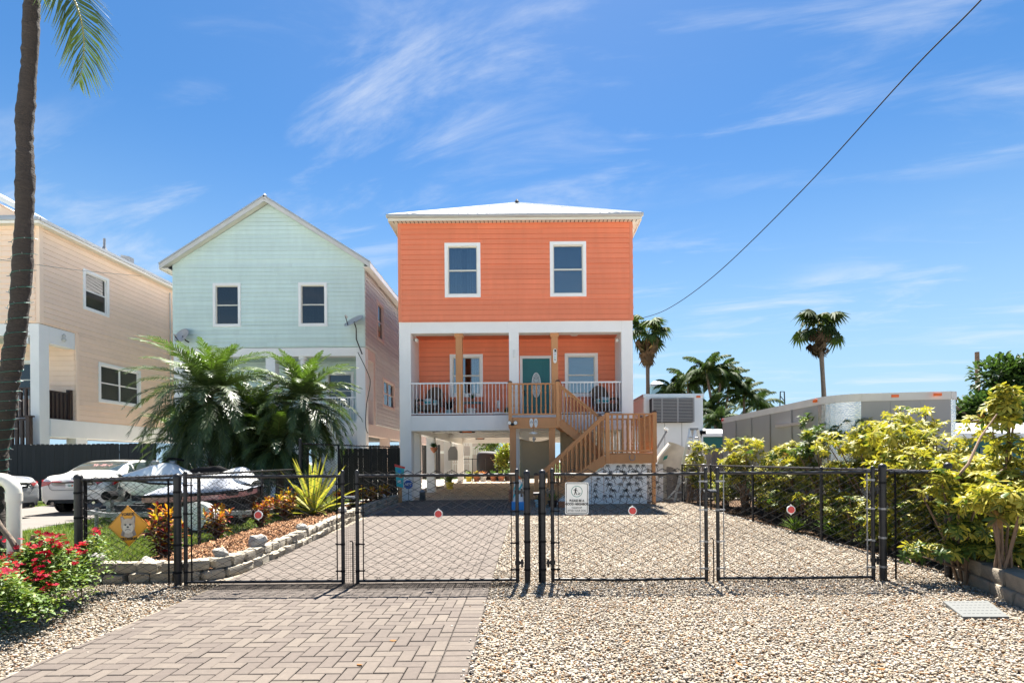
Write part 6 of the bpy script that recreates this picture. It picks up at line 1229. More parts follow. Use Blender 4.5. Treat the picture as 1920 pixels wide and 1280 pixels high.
for k, (lab, c, r, n, mix) in enumerate(H): umbrella_shrub(lab, pc_(*c), r, min(298, int(n * 2.3)), 100 + k, mix)
sb_ = thing('bare_branch', 'bare curved branch rising through the hedge at right', 'branch', P(1790, 1040, 5.9)); so = sb_.location.copy(); b = MB(so); b.tube([P(1780, 1060, 6.0), P(1785, 905, 6.0), P(1815, 870, 6.1), P(1838, 820, 6.3), P(1870, 775, 6.5)], [.02, .018, .016, .013, .008], 7); b.build('main_stem', m['twig'], sb_, smooth=True); b = MB(so); b.tube([P(1812, 925, 5.8), P(1840, 910, 5.7), P(1880, 880, 5.8)], [.014, .012, .008], 6); b.build('side_stem', m['twig'], sb_, smooth=True)
# ---------------- crotons, agave, grass tuft
def croton(label, px, py_base, Y, h, seed, bright=.5, X=None):
    random.seed(seed); x = P(px, py_base, Y).x if X is None else X; t = thing('croton', label, 'shrub', (x, Y, .05), 0, 'red and yellow crotons in the mulch bed'); out = []
    cl = [(.62, .36, .02), (.55, .15, .02), (.32, .025, .025), (.12, .014, .02), (.05, .02, .02), (.05, .07, .02), (.58, .44, .03)]
    for k in range(9):
        a = k * 2.4; tipx, tipy = math.cos(a) * h * .36 * random.uniform(.2, 1.1), math.sin(a) * h * .36 * random.uniform(.2, 1.1); zt_ = h * random.uniform(.6, .95)
        b = MB(); b.tube([(tipx * .1, tipy * .1, 0), (tipx * .6, tipy * .6, zt_ * .5), (tipx, tipy, zt_ * .9)], [.012, .009, .005], 5, cap=False); b.build('stem', m['twig'], t)
        for j in range(34):
            f = (j / 33) ** .8; p = Vector((tipx * (.35 + .65 * f), tipy * (.35 + .65 * f), zt_ * (.12 + .84 * f))); aa = random.uniform(0, 6.28); e = random.uniform(.1, .7) + .7 * f * (f > .8); d = Vector((math.cos(aa) * math.cos(e), math.sin(aa) * math.cos(e), math.sin(e)))
            w = [f * f * bright * 2.4, f * f * 1.2 * bright, .5, 1.0, .7 * (1 - f) + .2, .6 * (1 - f) + .1, f * f * bright * 1.8]; c0 = random.choices(cl, w)[0]; c1 = random.choices(cl, w)[0]; out.append((p, d, rnd_side(d), h * random.uniform(.15, .25), h * .028, c0, c1, random.uniform(.1, .5)))
    o = add('foliage', leafmesh('foliage', out, m['leaf']), t); o['kind'] = 'stuff'
for k, (lab, px, py, Y, h, br, X) in enumerate((('tall dark red croton right beside the dog sign', 309, 1060, 7.2, .80, .35, None), ('bright orange and yellow croton behind the leftmost gate leaf', 406, 1015, 9.3, .66, .75, None), ('dark croton behind the leftmost red reflector', 488, 990, 11.0, .72, .35, None), ('yellow-orange croton left of the agave', 534, 975, 12.4, .74, .8, None), ('low croton just right of the agave', 628, 950, 14.4, .62, .5, -5.15), ('croton right of the gate uprights in the far bed', 690, 950, 15.4, .66, .6, None), ('croton with yellow tips nearest the left column', 722, 945, 16.8, .62, .6, None), ('small croton between the far pair', 706, 948, 16.1, .62, .45, None), ('small croton behind the gate uprights', 664, 955, 14.8, .55, .45, None))): croton(lab, px, py, Y, h, 200 + k, br, X)
random.seed(9); ag = thing('agave', 'large yellow striped agave rosette behind the paver gate', 'agave', (P(588, 966, 13.2).x, 13.2, .08))
for k in range(34):
    q = k / 33; a = k * 2.39996; e = R(82 - 72 * q); ln = 1.5 * random.uniform(.85, 1.08); d = Vector((math.cos(a) * math.cos(e), math.sin(a) * math.cos(e), math.sin(e))); s = Vector((-math.sin(a), math.cos(a), 0)); f = random.uniform(.85, 1.1)
    V, F, C = [], [], []; up = s.cross(d)
    if up.z < 0: up = -up
    for t_i, wd in ((0, .5), (.2, .75), (.45, 1.0), (.7, .8), (.88, .42), (1, .02)):
        c = d * ln * t_i + Vector((0, 0, -.18 * ln * t_i * t_i * (q > .45)))
        for u, col in ((-1, (.44, .40, .09)), (-.45, (.42, .38, .08)), (-.2, (.20, .25, .06)), (.2, (.13, .19, .05)), (.45, (.42, .38, .08)), (1, (.46, .42, .10))): V.append(tuple(c + s * (u * wd * .07) + up * (abs(u) * .04 * wd))); C.append(mulc(col, f))
    for i in range(5):
        for j in range(5): F.append((i * 6 + j, i * 6 + j + 1, i * 6 + j + 7, i * 6 + j + 6))
    add('leaf_blade', npmesh('leaf_blade', V, F, m['leaf'], np.array(C), smooth=True), ag)
tf = thing('grass_tuft', 'striped grassy tuft on the mulch right of the agave', 'plant', (P(622, 952, 13.4).x, 13.4, .08)); spiky((.30, .34, .16), 170, .55, .012)(tf, tf.location.copy())
tf = thing('grass_tuft', 'dark green grassy tuft under the hedge behind the rightmost gate', 'plant', (5.15, 8.9, .01)); spiky((.08, .14, .03), 200, .55, .012)(tf, tf.location.copy())
tf = thing('grass_tuft', 'weedy tuft by the side fence behind the rightmost gate', 'plant', (4.92, 9.8, .01)); spiky((.12, .18, .04), 120, .4, .012)(tf, tf.location.copy())
# ---------------- red flowering bush, left foreground
random.seed(12); fb = thing('flowering_bush', 'green bush with crimson periwinkle flowers, left foreground', 'bush', (-4.2, 4.85, 0)); fo = fb.location.copy()
g = np.random.default_rng(13)
def bush_pt(shell):
    while True:
        u, v = g.uniform(0, 1), g.uniform(-1, 1); c = Vector((-3.85, 4.05, 0)).lerp(Vector((-4.38, 5.55, 0)), u) + Vector((-.55, -.18, 0)) * g.uniform(.0, 1.35); p = c + Vector((g.normal(0, .10), g.normal(0, .10), 0)); ed = min(1, (abs(p.x * .94 + p.y * .33 + 2.04)) / .28); h = .60 * (ed ** .6) * (.75 + .35 * math.sin(p.x * 5.1 + p.y * 4.3) * math.sin(p.y * 6.1)) + .06
        if p.x * .94 + p.y * .33 + 2.17 > 0: continue
        return p, h
out = []; LG = [(.085, .15, .025), (.115, .185, .03), (.06, .11, .02), (.17, .21, .04)]
for k in range(11500):
    p, h = bush_pt(1); z = h * (1 - abs(random.gauss(0, .28))); z = max(z, .02); a = random.uniform(0, 6.28); e = random.uniform(-.2, .9); d = Vector((math.cos(a) * math.cos(e), math.sin(a) * math.cos(e), math.sin(e))); c = mulc(random.choice(LG), random.uniform(.7, 1.25)); out.append((Vector((p.x, p.y, z)) - fo, d, rnd_side(d), random.uniform(.035, .06), .011, mulc(c, 1.15), c, .3))
o = add('foliage', leafmesh('foliage', out, m['leaf']), fb); o['kind'] = 'stuff'
fl = []
for q in range(3):
    V, F = [], []
    for k in range(5):
        a = 6.283 * k / 5; d = Vector((math.cos(a), math.sin(a), .12)); s = Vector((-math.sin(a), math.cos(a), 0)); i = len(V); V += [Vector((0, 0, 0)), d * .012 + s * .007, d * .024 + s * .011 + Vector((0, 0, .002 * q)), d * .026 - s * .009, d * .012 - s * .007]; F.append((i, i + 1, i + 2, i + 3)); F.append((i, i + 3, i + 4, i))
    b = MB(); b.V = [tuple(v) for v in V]; b.F = [f if f[3] != f[0] else f[:3] for f in F]; fl.append(b.mesh('flower', m['petal'], fix=False))
cl_ = []
for k in range(62): p, h = bush_pt(1); cl_.append((p, h))
nf = 0
for p, h in cl_:
    for j in range(random.choice((2, 3, 4, 6, 7))):
        if nf >= 285: break
        q = Vector((p.x + random.gauss(0, .032), p.y + random.gauss(0, .032), h + random.uniform(-.01, .05))); sc = random.uniform(.75, 1.05); add('flower', random.choice(fl), fb, q - fo, (random.gauss(-.1, .5) + .35, random.gauss(0, .5), random.uniform(0, 6.28)), (sc,) * 3); nf += 1
for k, (px, py, Y, hh) in enumerate(((95, 1024, 5.3, .52), (118, 1024, 5.35, .5), (152, 1022, 5.3, .5))):
    c = P(px, py, Y); b = MB(fo); b.tube([(c.x, c.y, 0), (c.x + .01, c.y, c.z)], [.006, .004], 5, cap=False); b.build('flower_stem', m['twig'], fb)
    out = []
    for j in range(60): z = c.z - .01 - .35 * random.random() ** 1.3; a = random.uniform(0, 6.28); e = random.uniform(0, .7); d = Vector((math.cos(a) * math.cos(e), math.sin(a) * math.cos(e), math.sin(e))); cc = random.choice(LG); out.append((Vector((c.x, c.y, z)) - fo, d, rnd_side(d), random.uniform(.05, .08), .013, cc, mulc(cc, .9), .3))
    q = add('stem_leaves', leafmesh('stem_leaves', out, m['leaf']), fb); q['kind'] = 'stuff'
    for j in range(8): add('flower', random.choice(fl), fb, c + Vector((random.gauss(0, .035), random.gauss(0, .035), random.uniform(-.01, .04))) - fo, (random.gauss(.35, .4), random.gauss(0, .4), random.random() * 6), (1.1,) * 3)
sp_ = thing('cut_branch', 'curved bare cut branch standing in front of the white pipe', 'branch', P(40, 1050, 4.9)); so = sp_.location.copy(); b = MB(so); b.tube([P(-20, 950, 4.9), P(0, 985, 4.9), P(22, 1012, 4.9), P(34, 1035, 4.9), P(38, 1075, 4.9), P(38, 1110, 4.9)], [.02, .022, .023, .024, .024, .024], 10); b.build('limb', m['bark'], sp_, smooth=True)
sp_ = thing('cut_branch', 'short upright broken stump of a branch beside the curved one', 'branch', P(48, 1060, 4.9)); so = sp_.location.copy(); b = MB(so); b.tube([P(61, 1008, 4.9), P(56, 1035, 4.9), P(46, 1066, 4.9), P(42, 1100, 4.9)], [.018, .021, .02, .02], 10); b.build('limb', m['bark'], sp_, smooth=True); b = MB(so); b.tube([P(61, 1008, 4.9), P(62, 1003, 4.9)], [.017, .012], 8); b.build('broken_end', m['dead'], sp_)
# stray fallen leaves
for k, (px, py) in enumerate(((1645, 1262), (1705, 1202), (680, 1255), (1180, 1208), (1380, 1250), (730, 1208), (1560, 1150))):
    c = G(px, py); me = leafmesh('fallen_leaf', [(Vector((0, 0, 0)), Vector((1, 0, .1)), Vector((0, 1, 0)), .055, .014, (.30, .15, .05), (.24, .11, .04), .1)], m['dull_leaf']); o = add('fallen_leaf', me, None, (c.x, c.y, .036), (.2, .1, k * 1.3)); tag(o, ('dry brown leaf on the gravel at bottom right', 'dry leaf on the gravel below the rightmost gate', 'dry leaf on the pavers near the bottom', 'dry leaf on the gravel below the notice sign gate', 'dry leaf on the gravel near bottom centre', 'dry leaf in the middle of the front pavers', 'dry leaf on the gravel just below the right gate')[k], 'leaf', 'fallen leaves')
# ================================================================== vehicles, trailers, boats
def loft(sections, ns, np_, closed=False):
    A = np.asarray(sections, float); A = catmull(A, ns); A = np.swapaxes(catmull(np.swapaxes(A, 0, 1), np_), 0, 1); return A
def grid_faces(ns, np_, flip=False):
    F = []
    for i in range(ns - 1):
        for j in range(np_ - 1): q = (i * np_ + j, i * np_ + j + 1, (i + 1) * np_ + j + 1, (i + 1) * np_ + j); F.append(q[::-1] if flip else q)
    return F
def sedan(name, label, loc, rz, paint, plate=None, script=False, grp='parked cars'):
    """local axes: +Y forwards, rear bumper at y = 0"""
    t = thing(name, label, 'car', loc, rz, grp); W_ = .915
    # per station: y, then (x, z) from sill to roof centre
    S = []
    def st(y, w, zs, belt, roof_x, roof_z, bx): S.append([(w * .86, y, zs), (w * .985, y, zs + .13), (w, y, .60), (w * .985, y, belt - .12), (bx + .03, y, belt), (bx, y, belt + .02), ((bx + roof_x) / 2 + .02, y, (belt + roof_z) / 2 + .02), (roof_x, y, roof_z - .03), (roof_x * .55, y, roof_z), (0, y, roof_z + .012)])
    st(.00, .70, .40, .82, .45, .80, .60); st(.04, .80, .30, .93, .50, .93, .66); st(.20, .88, .24, 1.01, .56, 1.02, .72); st(.55, .91, .22, 1.03, .58, 1.06, .76); st(.78, .915, .22, 1.02, .60, 1.14, .77); st(1.15, .915, .22, 1.00, .60, 1.33, .78); st(1.55, .915, .22, .98, .60, 1.44, .79); st(2.1, .915, .22, .97, .60, 1.475, .79); st(2.7, .915, .22, .955, .59, 1.45, .79); st(3.2, .915, .22, .94, .60, 1.30, .79); st(3.62, .91, .22, .93, .62, 1.05, .78); st(3.8, .91, .22, .90, .62, .955, .76); st(4.3, .89, .22, .82, .58, .88, .70); st(4.7, .80, .25, .72, .50, .77, .60); st(4.84, .62, .36, .62, .40, .62, .45)
    ns, npf = 90, 37; A = loft(S, ns, npf)
    parts = {'body': [], 'rear_window': [], 'windscreen': [], 'quarter_window': [], 'rear_side_window': [], 'front_side_window': []}
    for i in range(ns - 1):
        yc = (A[i, 0, 1] + A[i + 1, 0, 1]) / 2
        for j in range(npf - 1):
            v = (j + .5) / (npf - 1) * 9; x, z = A[i, j, 0], A[i, j, 2]; k = 'body'
            if v > 7.05 and .84 < yc < 1.48: k = 'rear_window'
            elif v > 7.05 and 2.95 < yc < 3.66: k = 'windscreen'
            elif 5.05 < v < 6.85:
                lo, hi = 1.02 + (v - 5.05) * .18, 3.50 - (v - 5.05) * .24
                if lo < yc < 1.42: k = 'quarter_window'
                elif 1.46 < yc < 2.38: k = 'rear_side_window'
                elif 2.46 < yc < hi: k = 'front_side_window'
            parts[k].append((i, j))
    def emit(cells, s): 
        V, F, idx = [], [], {}
        def vid(i, j):
            if (i, j) not in idx: idx[(i, j)] = len(V); V.append((A[i, j, 0] * s, A[i, j, 1], A[i, j, 2]))
            return idx[(i, j)]
        for i, j in cells: q = (vid(i, j), vid(i, j + 1), vid(i + 1, j + 1), vid(i + 1, j)); F.append(q if s < 0 else q[::-1])
        return V, F
    for k, cells in parts.items():
        both = k in ('body', 'rear_window', 'windscreen'); V, F = emit(cells, 1); V2, F2 = emit(cells, -1)
        if both:
            b = MB(); b.V = V + V2; b.F = [tuple(f) for f in F] + [tuple(q + len(V) for q in f) for f in F2]
            if k == 'body':
                for e in (0, ns - 1):
                    for j in range(npf - 1): b.poly([(A[e, j, 0], A[e, j, 1], A[e, j, 2]), (A[e, j + 1, 0], A[e, j + 1, 1], A[e, j + 1, 2]), (-A[e, j + 1, 0], A[e, j + 1, 1], A[e, j + 1, 2]), (-A[e, j, 0], A[e, j, 1], A[e, j, 2])])
            me = b.mesh(k, m[paint] if k == 'body' else m['car_glass'], smooth=2, fix=False); bm = bmesh.new(); bm.from_mesh(me); bmesh.ops.remove_doubles(bm, verts=bm.verts, dist=.0006); bmesh.ops.recalc_face_normals(bm, faces=bm.faces); bm.to_mesh(me); bm.free(); o = add(k, me, t)
        else:
            for VV_, FF_ in ((V, F), (V2, F2)):
                b = MB(); b.V = VV_; b.F = [tuple(f) for f in FF_]; b.build(k, m['car_glass'], t, smooth=2)
        if k == 'rear_window' and script:
            b = MB(); pts = []
            for q in range(60): u = q / 59; pts.append((-.16 + .46 * u, 1.10 + .10 * math.sin(q * .9) * (.5 + .5 * math.sin(q * .23)), 0))
            def surf(x, y): i = int(np.argmin(abs(A[:, -1, 1] - y))); return A[i, -1, 2] - .028 * (x / .6) ** 2 + .006
            b.tube([(x, y, surf(x, y)) for x, y, _ in pts], .006, 4); b.build('window_script', M('pale_red_script', (.62, .30, .28), .6), o)
    for s in (-1, 1):
        for y, nm in ((1.02, 'rear'), (3.86, 'front')):
            w = MB(); w.lathe((0, 0, 0), [(.20, -.11), (.315, -.10), (.33, -.06), (.33, .06), (.315, .10), (.20, .11)], 24, cap=False); wh = w.build('wheel', m['tyre'], t, smooth=True); wh.rotation_euler = (0, R(90), 0); wh.location = (s * .79, y, .33)
            w = MB(); w.lathe((0, 0, s * .085), [(.215, 0), (.20, s * .02), (.06, s * .015), (.03, s * .02)], 20); 
            for q in range(5): a = q * 1.2566; w.beam((math.cos(a) * .05, math.sin(a) * .05, s * .115), (math.cos(a) * .20, math.sin(a) * .20, s * .115), .05, .02, up=(0, 0, 1))
            w.build('rim', m['alu'], wh, smooth=True)
            b = MB(); b.cyl((s * .885, y, .36), (s * .922, y, .36), .385, 28); b.build('wheel_arch', m['dark_room'], t); wh.location.x = s * .83
    for s in (-1, 1):
        b = MB(); V = [(s * .54, -.012, .885), (s * .78, .035, .90), (s * .90, .20, .93), (s * .93, .42, .955), (s * .925, .40, .865), (s * .90, .17, .775), (s * .79, .02, .755), (s * .60, -.012, .80)]; b.poly(V if s > 0 else V[::-1]); bo = b.build('tail_lamp', m['tail'], t); so_ = bo.modifiers.new('solid', 'SOLIDIFY'); so_.thickness = .06; so_.offset = -1
        b = MB(); b.box(s * .95 - .09, s * .95 + .09, 3.3, 3.42, .93, 1.05); b.build('wing_mirror', m[paint], t, bev=.03); b = MB(); b.box(s * .921 - .006, s * .921 + .006, 1.62, 1.80, .80, .835); b.box(s * .921 - .006, s * .921 + .006, 2.6, 2.78, .79, .825); b.build('door_handle', m['chrome'], t, bev=.004)
    b = MB(); b.box(-.50, .50, -.035, .02, .875, .905); b.build('chrome_strip', m['chrome'], t, bev=.006); b = MB(); b.box(-.49, .49, -.03, .0, .850, .873); b.build('trunk_groove', m['dark_room'], t)
    b = MB(); b.box(-.17, .17, -.032, .02, .715, .835); pl_ = b.build('licence_plate', m['sign_white'], t); text('GN7 J42', .075, m['sign_green'], pl_, (0, -.034, .775), (R(90), 0, 0), sx=.85, bold=.002) if plate else None
    b = MB(); b.cyl((0, -.034, .777), (0, -.037, .777), .02, 12); b.build('plate_emblem', m['amber'], pl_)
    b = MB(); b.tube([(-.62, -.006, .845), (-.56, -.018, .70), (-.5, -.022, .655), (.5, -.022, .655), (.56, -.018, .70), (.62, -.006, .845)], .005, 5); b.build('trunk_seam', m['dark_room'], t)
    b = MB(); b.cyl((0, -.005, .965), (0, -.02, .965), .045, 16); b.build('emblem', m['chrome'], t)
    if plate: text('ALTIMA', .045, m['chrome'], t, (-.36, -.006, .945), (R(84), 0, 0), bold=.001)
    b = MB(); b.box(-.78, .78, .06, .10, .30, .42); b.build('lower_bumper', m['dark_room'], t)
    for s in (-1, 1): b = MB(); b.cyl((s * .5, -.02, .31), (s * .5, .12, .31), .04, 12); b.build('exhaust', m['chrome'], t, smooth=True)
    return t
sedan('white_sedan', 'white sedan parked in front of the black board fence', (-12.30, 14.42, .014), R(8), 'car_white', True, True)
sedan('silver_car', 'silver car cut off by the left edge of the photo', (-12.62, 13.0, .014), R(90), 'car_silver')
# ---------------- personal watercraft on trailers
def watercraft(label, loc, rz, hull, deck, cover):
    t = thing('jet_ski', label, 'jet ski', loc, rz, 'jet skis on the trailer')
    # +X towards the bow; hull sections keel -> gunwale
    H_ = []
    for x, w, zk, zg in ((-1.5, .46, .10, .42), (-1.0, .56, .04, .42), (-.2, .58, .0, .44), (.6, .52, .02, .48), (1.2, .32, .14, .56), (1.55, .06, .40, .66)): H_.append([(x, 0, zk), (x, w * .5, zk + .06), (x, w * .85, zk + .18), (x, w, zg - .08), (x, w * 1.02, zg)])
    A = loft(H_, 40, 14); V = A.reshape(-1, 3); b = MB(); b.V = [tuple(v) for v in V] + [(v[0], -v[1], v[2]) for v in V]; n = len(V); f = grid_faces(40, 14); b.F = f + [tuple(q + n for q in x[::-1]) for x in f]; b.build('hull', m[hull], t, smooth=2)
    b = MB(); 
    for s in (-1, 1): b.tube([(x, s * w * 1.03, z) for x, w, z in ((-1.5, .46, .43), (-1.0, .56, .43), (-.2, .58, .45), (.6, .52, .49), (1.2, .32, .57), (1.55, .06, .67))], .025, 6)
    b.build('rub_rail', m['black'], t, smooth=True)
    if cover: prof = ((-1.5, .42, .46, .50), (-1.2, .50, .47, .66), (-.7, .54, .48, .76), (-.2, .56, .48, .78), (.15, .56, .49, .86), (.42, .52, .50, 1.04), (.62, .48, .52, .98), (.85, .42, .53, .78), (1.15, .32, .57, .68), (1.5, .10, .66, .68))
    else: prof = ((-1.5, .40, .44, .52), (-1.2, .48, .44, .84), (-.7, .52, .45, .72), (-.2, .54, .46, .68), (.15, .54, .47, .80), (.45, .50, .50, .95), (.75, .46, .52, .93), (1.1, .34, .57, .82), (1.5, .08, .66, .70))
    D = [[(x, w, z0), (x, w * .92, z0 + (z1 - z0) * .3), (x, w * .5, z0 + (z1 - z0) * .8), (x, w * .2, z1), (x, 0, z1)] for x, w, z0, z1 in prof]
    A = loft(D, 60, 16); V = A.reshape(-1, 3).copy()
    if cover: V[:, 1] *= 1 + .04 * np.sin(V[:, 0] * 9) * (V[:, 2] > .6); V[:, 2] += .012 * np.sin(V[:, 0] * 13 + V[:, 1] * 9)
    b = MB(); b.V = [tuple(v) for v in V] + [(v[0], -v[1], v[2]) for v in V]; n = len(V); f = grid_faces(60, 16); b.F = f + [tuple(q + n for q in x[::-1]) for x in f]; b.build('cover' if cover else 'deck', m[deck], t, smooth=2)
    if cover:
        for s in (-1, 1):
            b = MB(); pr = ((-1.5, .46, .42), (-1.0, .56, .42), (-.2, .58, .44), (.6, .52, .48), (1.2, .32, .56), (1.5, .11, .64))
            for (x0, w0, z0), (x1, w1, z1) in zip(pr[:-1], pr[1:]): b.hexa([(x0, s * w0 * 1.0, z0 - .15), (x1, s * w1 * 1.0, z1 - .15), (x1, s * w1 * 1.04, z1 - .15), (x0, s * w0 * 1.04, z0 - .15), (x0, s * w0 * 1.02, z0), (x1, s * w1 * 1.02, z1), (x1, s * w1 * 1.06, z1), (x0, s * w0 * 1.06, z0)])
            b.build('side_band', m['red_hull'], t)
        b = MB(); b.tube([(x, -w * 1.045, z + .02) for x, w, z in ((-1.5, .46, .44), (-1.0, .56, .45), (-.2, .58, .47), (.6, .52, .52), (1.2, .32, .60))], .022, 6); b.build('hem_cord', m['black'], t, smooth=True)
    else:
        b = MB(); b.tube([(-.85, 0, .72), (-.65, 0, .77), (-.25, 0, .75), (.0, 0, .76)], [.07, .11, .11, .06], 12); b.build('seat', m['black'], t, smooth=True)
        b = MB(); b.tube([(.35, -.38, 1.02), (.42, -.15, 1.06), (.42, .15, 1.06), (.35, .38, 1.02)], .028, 8); b.build('handlebar', m['black'], t, smooth=True)
        b = MB(); b.prism([(.5, -.40, .72), (.95, -.36, .74), (.7, -.38, .84)], (0, -.02, 0)); b.build('red_flash', m['red'], t)
        for s in (-1, 1): b = MB(); b.box(.52, .66, s * .40 - .06, s * .40 + .06, .92, 1.02); b.build('mirror', m['galv'], t, bev=.03)
    return t
tr = thing('watercraft_trailer', 'galvanised boat trailer with white wheel fender on the lawn', 'trailer', (-6.75, 10.8, 0), R(6))
for y in (-.55, .55): b = MB(); b.box(-1.3, 1.3, y - .035, y + .035, .36, .44); b.build('side_rail', m['galv'], tr)
for x in (-1.2, 0, 1.1): b = MB(); b.box(x - .035, x + .035, -.55, .55, .30, .36); b.build('cross_member', m['galv'], tr)
b = MB(); b.beam((-1.3, .55, .40), (-2.0, 0, .42), .06, .08); b.beam((-1.3, -.55, .40), (-2.0, 0, .42), .06, .08); b.build('draw_bar', m['galv'], tr)
b = MB(); b.box(-1.64, -1.56, -.05, .05, .42, .80); b.build('winch_post', m['galv'], tr); b = MB(); b.cyl((-1.6, -.12, .74), (-1.6, .12, .74), .09, 14); b.build('winch', m['black'], tr); b = MB(); b.cyl((-1.85, 0, 0), (-1.85, 0, .5), .035, 10); b.build('jack', m['galv'], tr)
for s in (-1, 1):
    b = MB(); b.cyl((.45, s * .72, .27), (.45, s * .90, .27), .27, 22); w = b.build('wheel', m['tyre'], tr, smooth=True); b = MB(); b.cyl((.45, s * .895, .27), (.45, s * .915, .27), .15, 16); b.build('rim', m['gel_white'], w)
    b = MB(); pts = [(.45 + .36 * math.cos(a), .27 + .36 * math.sin(a)) for a in np.linspace(math.pi, 0, 13)]
    for (x0, z0), (x1, z1) in zip(pts[:-1], pts[1:]): b.hexa([(x0, s * .70, z0), (x1, s * .70, z1), (x1, s * .93, z1), (x0, s * .93, z0), (x0, s * .70, z0 + .012), (x1, s * .70, z1 + .012), (x1, s * .93, z1 + .012), (x0, s * .93, z0 + .012)])
    b.prism([(x, s * .93, z) for x, z in pts], (0, -s * .012, 0)); b.build('fender', m['gel_white'], tr)
    b = MB(); b.box(-1.3, 1.2, s * .28 - .05, s * .28 + .05, .44, .56); b.build('bunk', m['dark_shade'], tr)
watercraft('covered jet ski with pale grey cover and faded red hull, nearest the fence', (-6.50, 10.75, .43), R(6), 'dark_shade', 'fabric_cover', True).scale = (.68, .68, .68)
tr2 = thing('watercraft_trailer', 'second boat trailer partly hidden behind the covered jet ski', 'trailer', (-8.1, 12.9, 0), R(8))
for y in (-.45, .45): b = MB(); b.box(-1.7, 1.3, y - .035, y + .035, .42, .50); b.build('side_rail', m['galv'], tr2)
for x in (-1, 0, 1): b = MB(); b.box(x - .035, x + .035, -.45, .45, .36, .42); b.build('cross_member', m['galv'], tr2)
for s in (-1, 1):
    b = MB(); b.cyl((.3, s * .6, .27), (.3, s * .76, .27), .27, 20); b.build('wheel', m['tyre'], tr2, smooth=True); b = MB(); b.box(-1.2, 1.1, s * .26 - .05, s * .26 + .05, .50, .62); b.build('bunk', m['dark_shade'], tr2)
watercraft('white jet ski with black seat and red flash, behind the covered one', (-8.15, 12.9, .42), R(188), 'gel_white', 'gel_white', False)
# ---------------- grey cargo trailer with rounded nose
ct = thing('cargo_trailer', 'grey enclosed cargo trailer with rounded diamond-plate nose behind the hedge', 'trailer', (6.6, 12.4, 0)); cx0, cx1, cy0, cy1, cz0, cz1 = 5.62, 7.75, 9.35, 15.4, .45, 2.50; CO = ct.location.copy()
def arc(cx, cy, r, a0, a1, n=8): return [(cx + r * math.cos(R(a0 + (a1 - a0) * k / n)), cy + r * math.sin(R(a0 + (a1 - a0) * k / n))) for k in range(n + 1)]
rr_ = .62; left = arc(cx0 + rr_, cy0 + .35 + rr_, rr_, 180, 255); left = [(x, y) for x, y in left]; right = arc(cx1 - rr_ * .45, cy0 + .12 + rr_ * .45, rr_ * .45, 280, 360)
def skin(name, pts, z0, z1, mat, t=.02):
    b = MB(CO)
    for (x0, y0), (x1, y1) in zip(pts[:-1], pts[1:]):
        d = Vector((x1 - x0, y1 - y0, 0)); nrm = Vector((-d.y, d.x, 0)).normalized() * t; b.hexa([(x0, y0, z0), (x1, y1, z0), (x1 + nrm.x, y1 + nrm.y, z0), (x0 + nrm.x, y0 + nrm.y, z0), (x0, y0, z1), (x1, y1, z1), (x1 + nrm.x, y1 + nrm.y, z1), (x0 + nrm.x, y0 + nrm.y, z1)])
    return b.build(name, m[mat], ct, smooth=True)
prev = (cx0, cy1)
ys = np.linspace(cy1, left[0][1], 6)
for k in range(5): skin('side_panel', [(cx0, ys[k] - .002), (cx0, ys[k + 1] + .002)], cz0, cz1, 'grey_panel')
for k in range(1, 5):
    b = MB(CO); b.box(cx0 - .028, cx0 - .02, ys[k] - .025, ys[k] + .025, cz0, cz1 - .1); b.build('seam_strip', m['grey_panel'], ct)
b = MB(CO)
for k in range(1, 5):
    for q in range(24): b.box(cx0 - .033, cx0 - .028, ys[k] - .006, ys[k] + .006, cz0 + .1 + q * .08, cz0 + .112 + q * .08)
o = b.build('rivets', m['galv'], ct); o['kind'] = 'stuff'
skin('nose_corner_plate', left, cz0, cz1 - .10, 'diamond'); skin('nose_corner_plate', right, cz0, cz1 - .10, 'diamond')
nx = np.linspace(left[-1][0], right[0][0], 4); ny = np.linspace(left[-1][1], right[0][1], 4)
for k in range(3): skin('nose_panel', [(nx[k] + .002, ny[k]), (nx[k + 1] - .002, ny[k + 1])], cz0, cz1 - .10, 'grey_panel')
skin('far_side_panel', [right[-1], (cx1, cy1)], cz0, cz1, 'grey_panel'); skin('rear_panel', [(cx1, cy1), (cx0, cy1)], cz0, cz1, 'grey_panel')
ol = [(cx0, cy1)] + left + right + [(cx1, cy1)]; b = MB(CO); b.prism([(x, y, cz1) for x, y in ol], (0, 0, .04)); b.build('roof', m['alu'], ct)
b = MB(CO); prev = ol + [ol[0]]
for (x0, y0), (x1, y1) in zip(prev[:-1], prev[1:]):
    if math.hypot(x1 - x0, y1 - y0) > 1e-4: b.beam((x0, y0, cz1 - .03), (x1, y1, cz1 - .03), .03, .14)
b.build('top_trim', m['fascia'], ct)
def marker(x, y, a, mt='amber'): 
    b = MB(CO); d = Vector((math.cos(a), math.sin(a), 0)); c = Vector((x, y, cz1 - .02)); n_ = Vector((d.y, -d.x, 0)) * .03; b.beam(c - d * .06 + n_, c + d * .06 + n_, .03, .05); b.build('marker_lamp', m[mt], ct)
marker(left[0][0], left[0][1] + .05, R(-90)); q = left[-1]; marker(nx[0] + .55, ny[0] + (ny[3] - ny[0]) * .3, math.atan2(ny[3] - ny[0], nx[3] - nx[0])); marker(nx[3] - .25, ny[3] + .0, math.atan2(ny[3] - ny[0], nx[3] - nx[0])); marker(cx0, cy1 - .08, R(-90), 'red')
c = Vector((nx[1] + .45, ny[1] - .03, cz1 - .30)); b = MB(CO); b.prism([(c.x - .27, c.y, c.z - .10), (c.x + .25, c.y, c.z - .08), (c.x + .28, c.y, c.z + .03), (c.x + .10, c.y, c.z + .10), (c.x - .20, c.y, c.z + .05)], (0, -.004, 0)); b.build('faded_decal', m['sign_white'], ct)
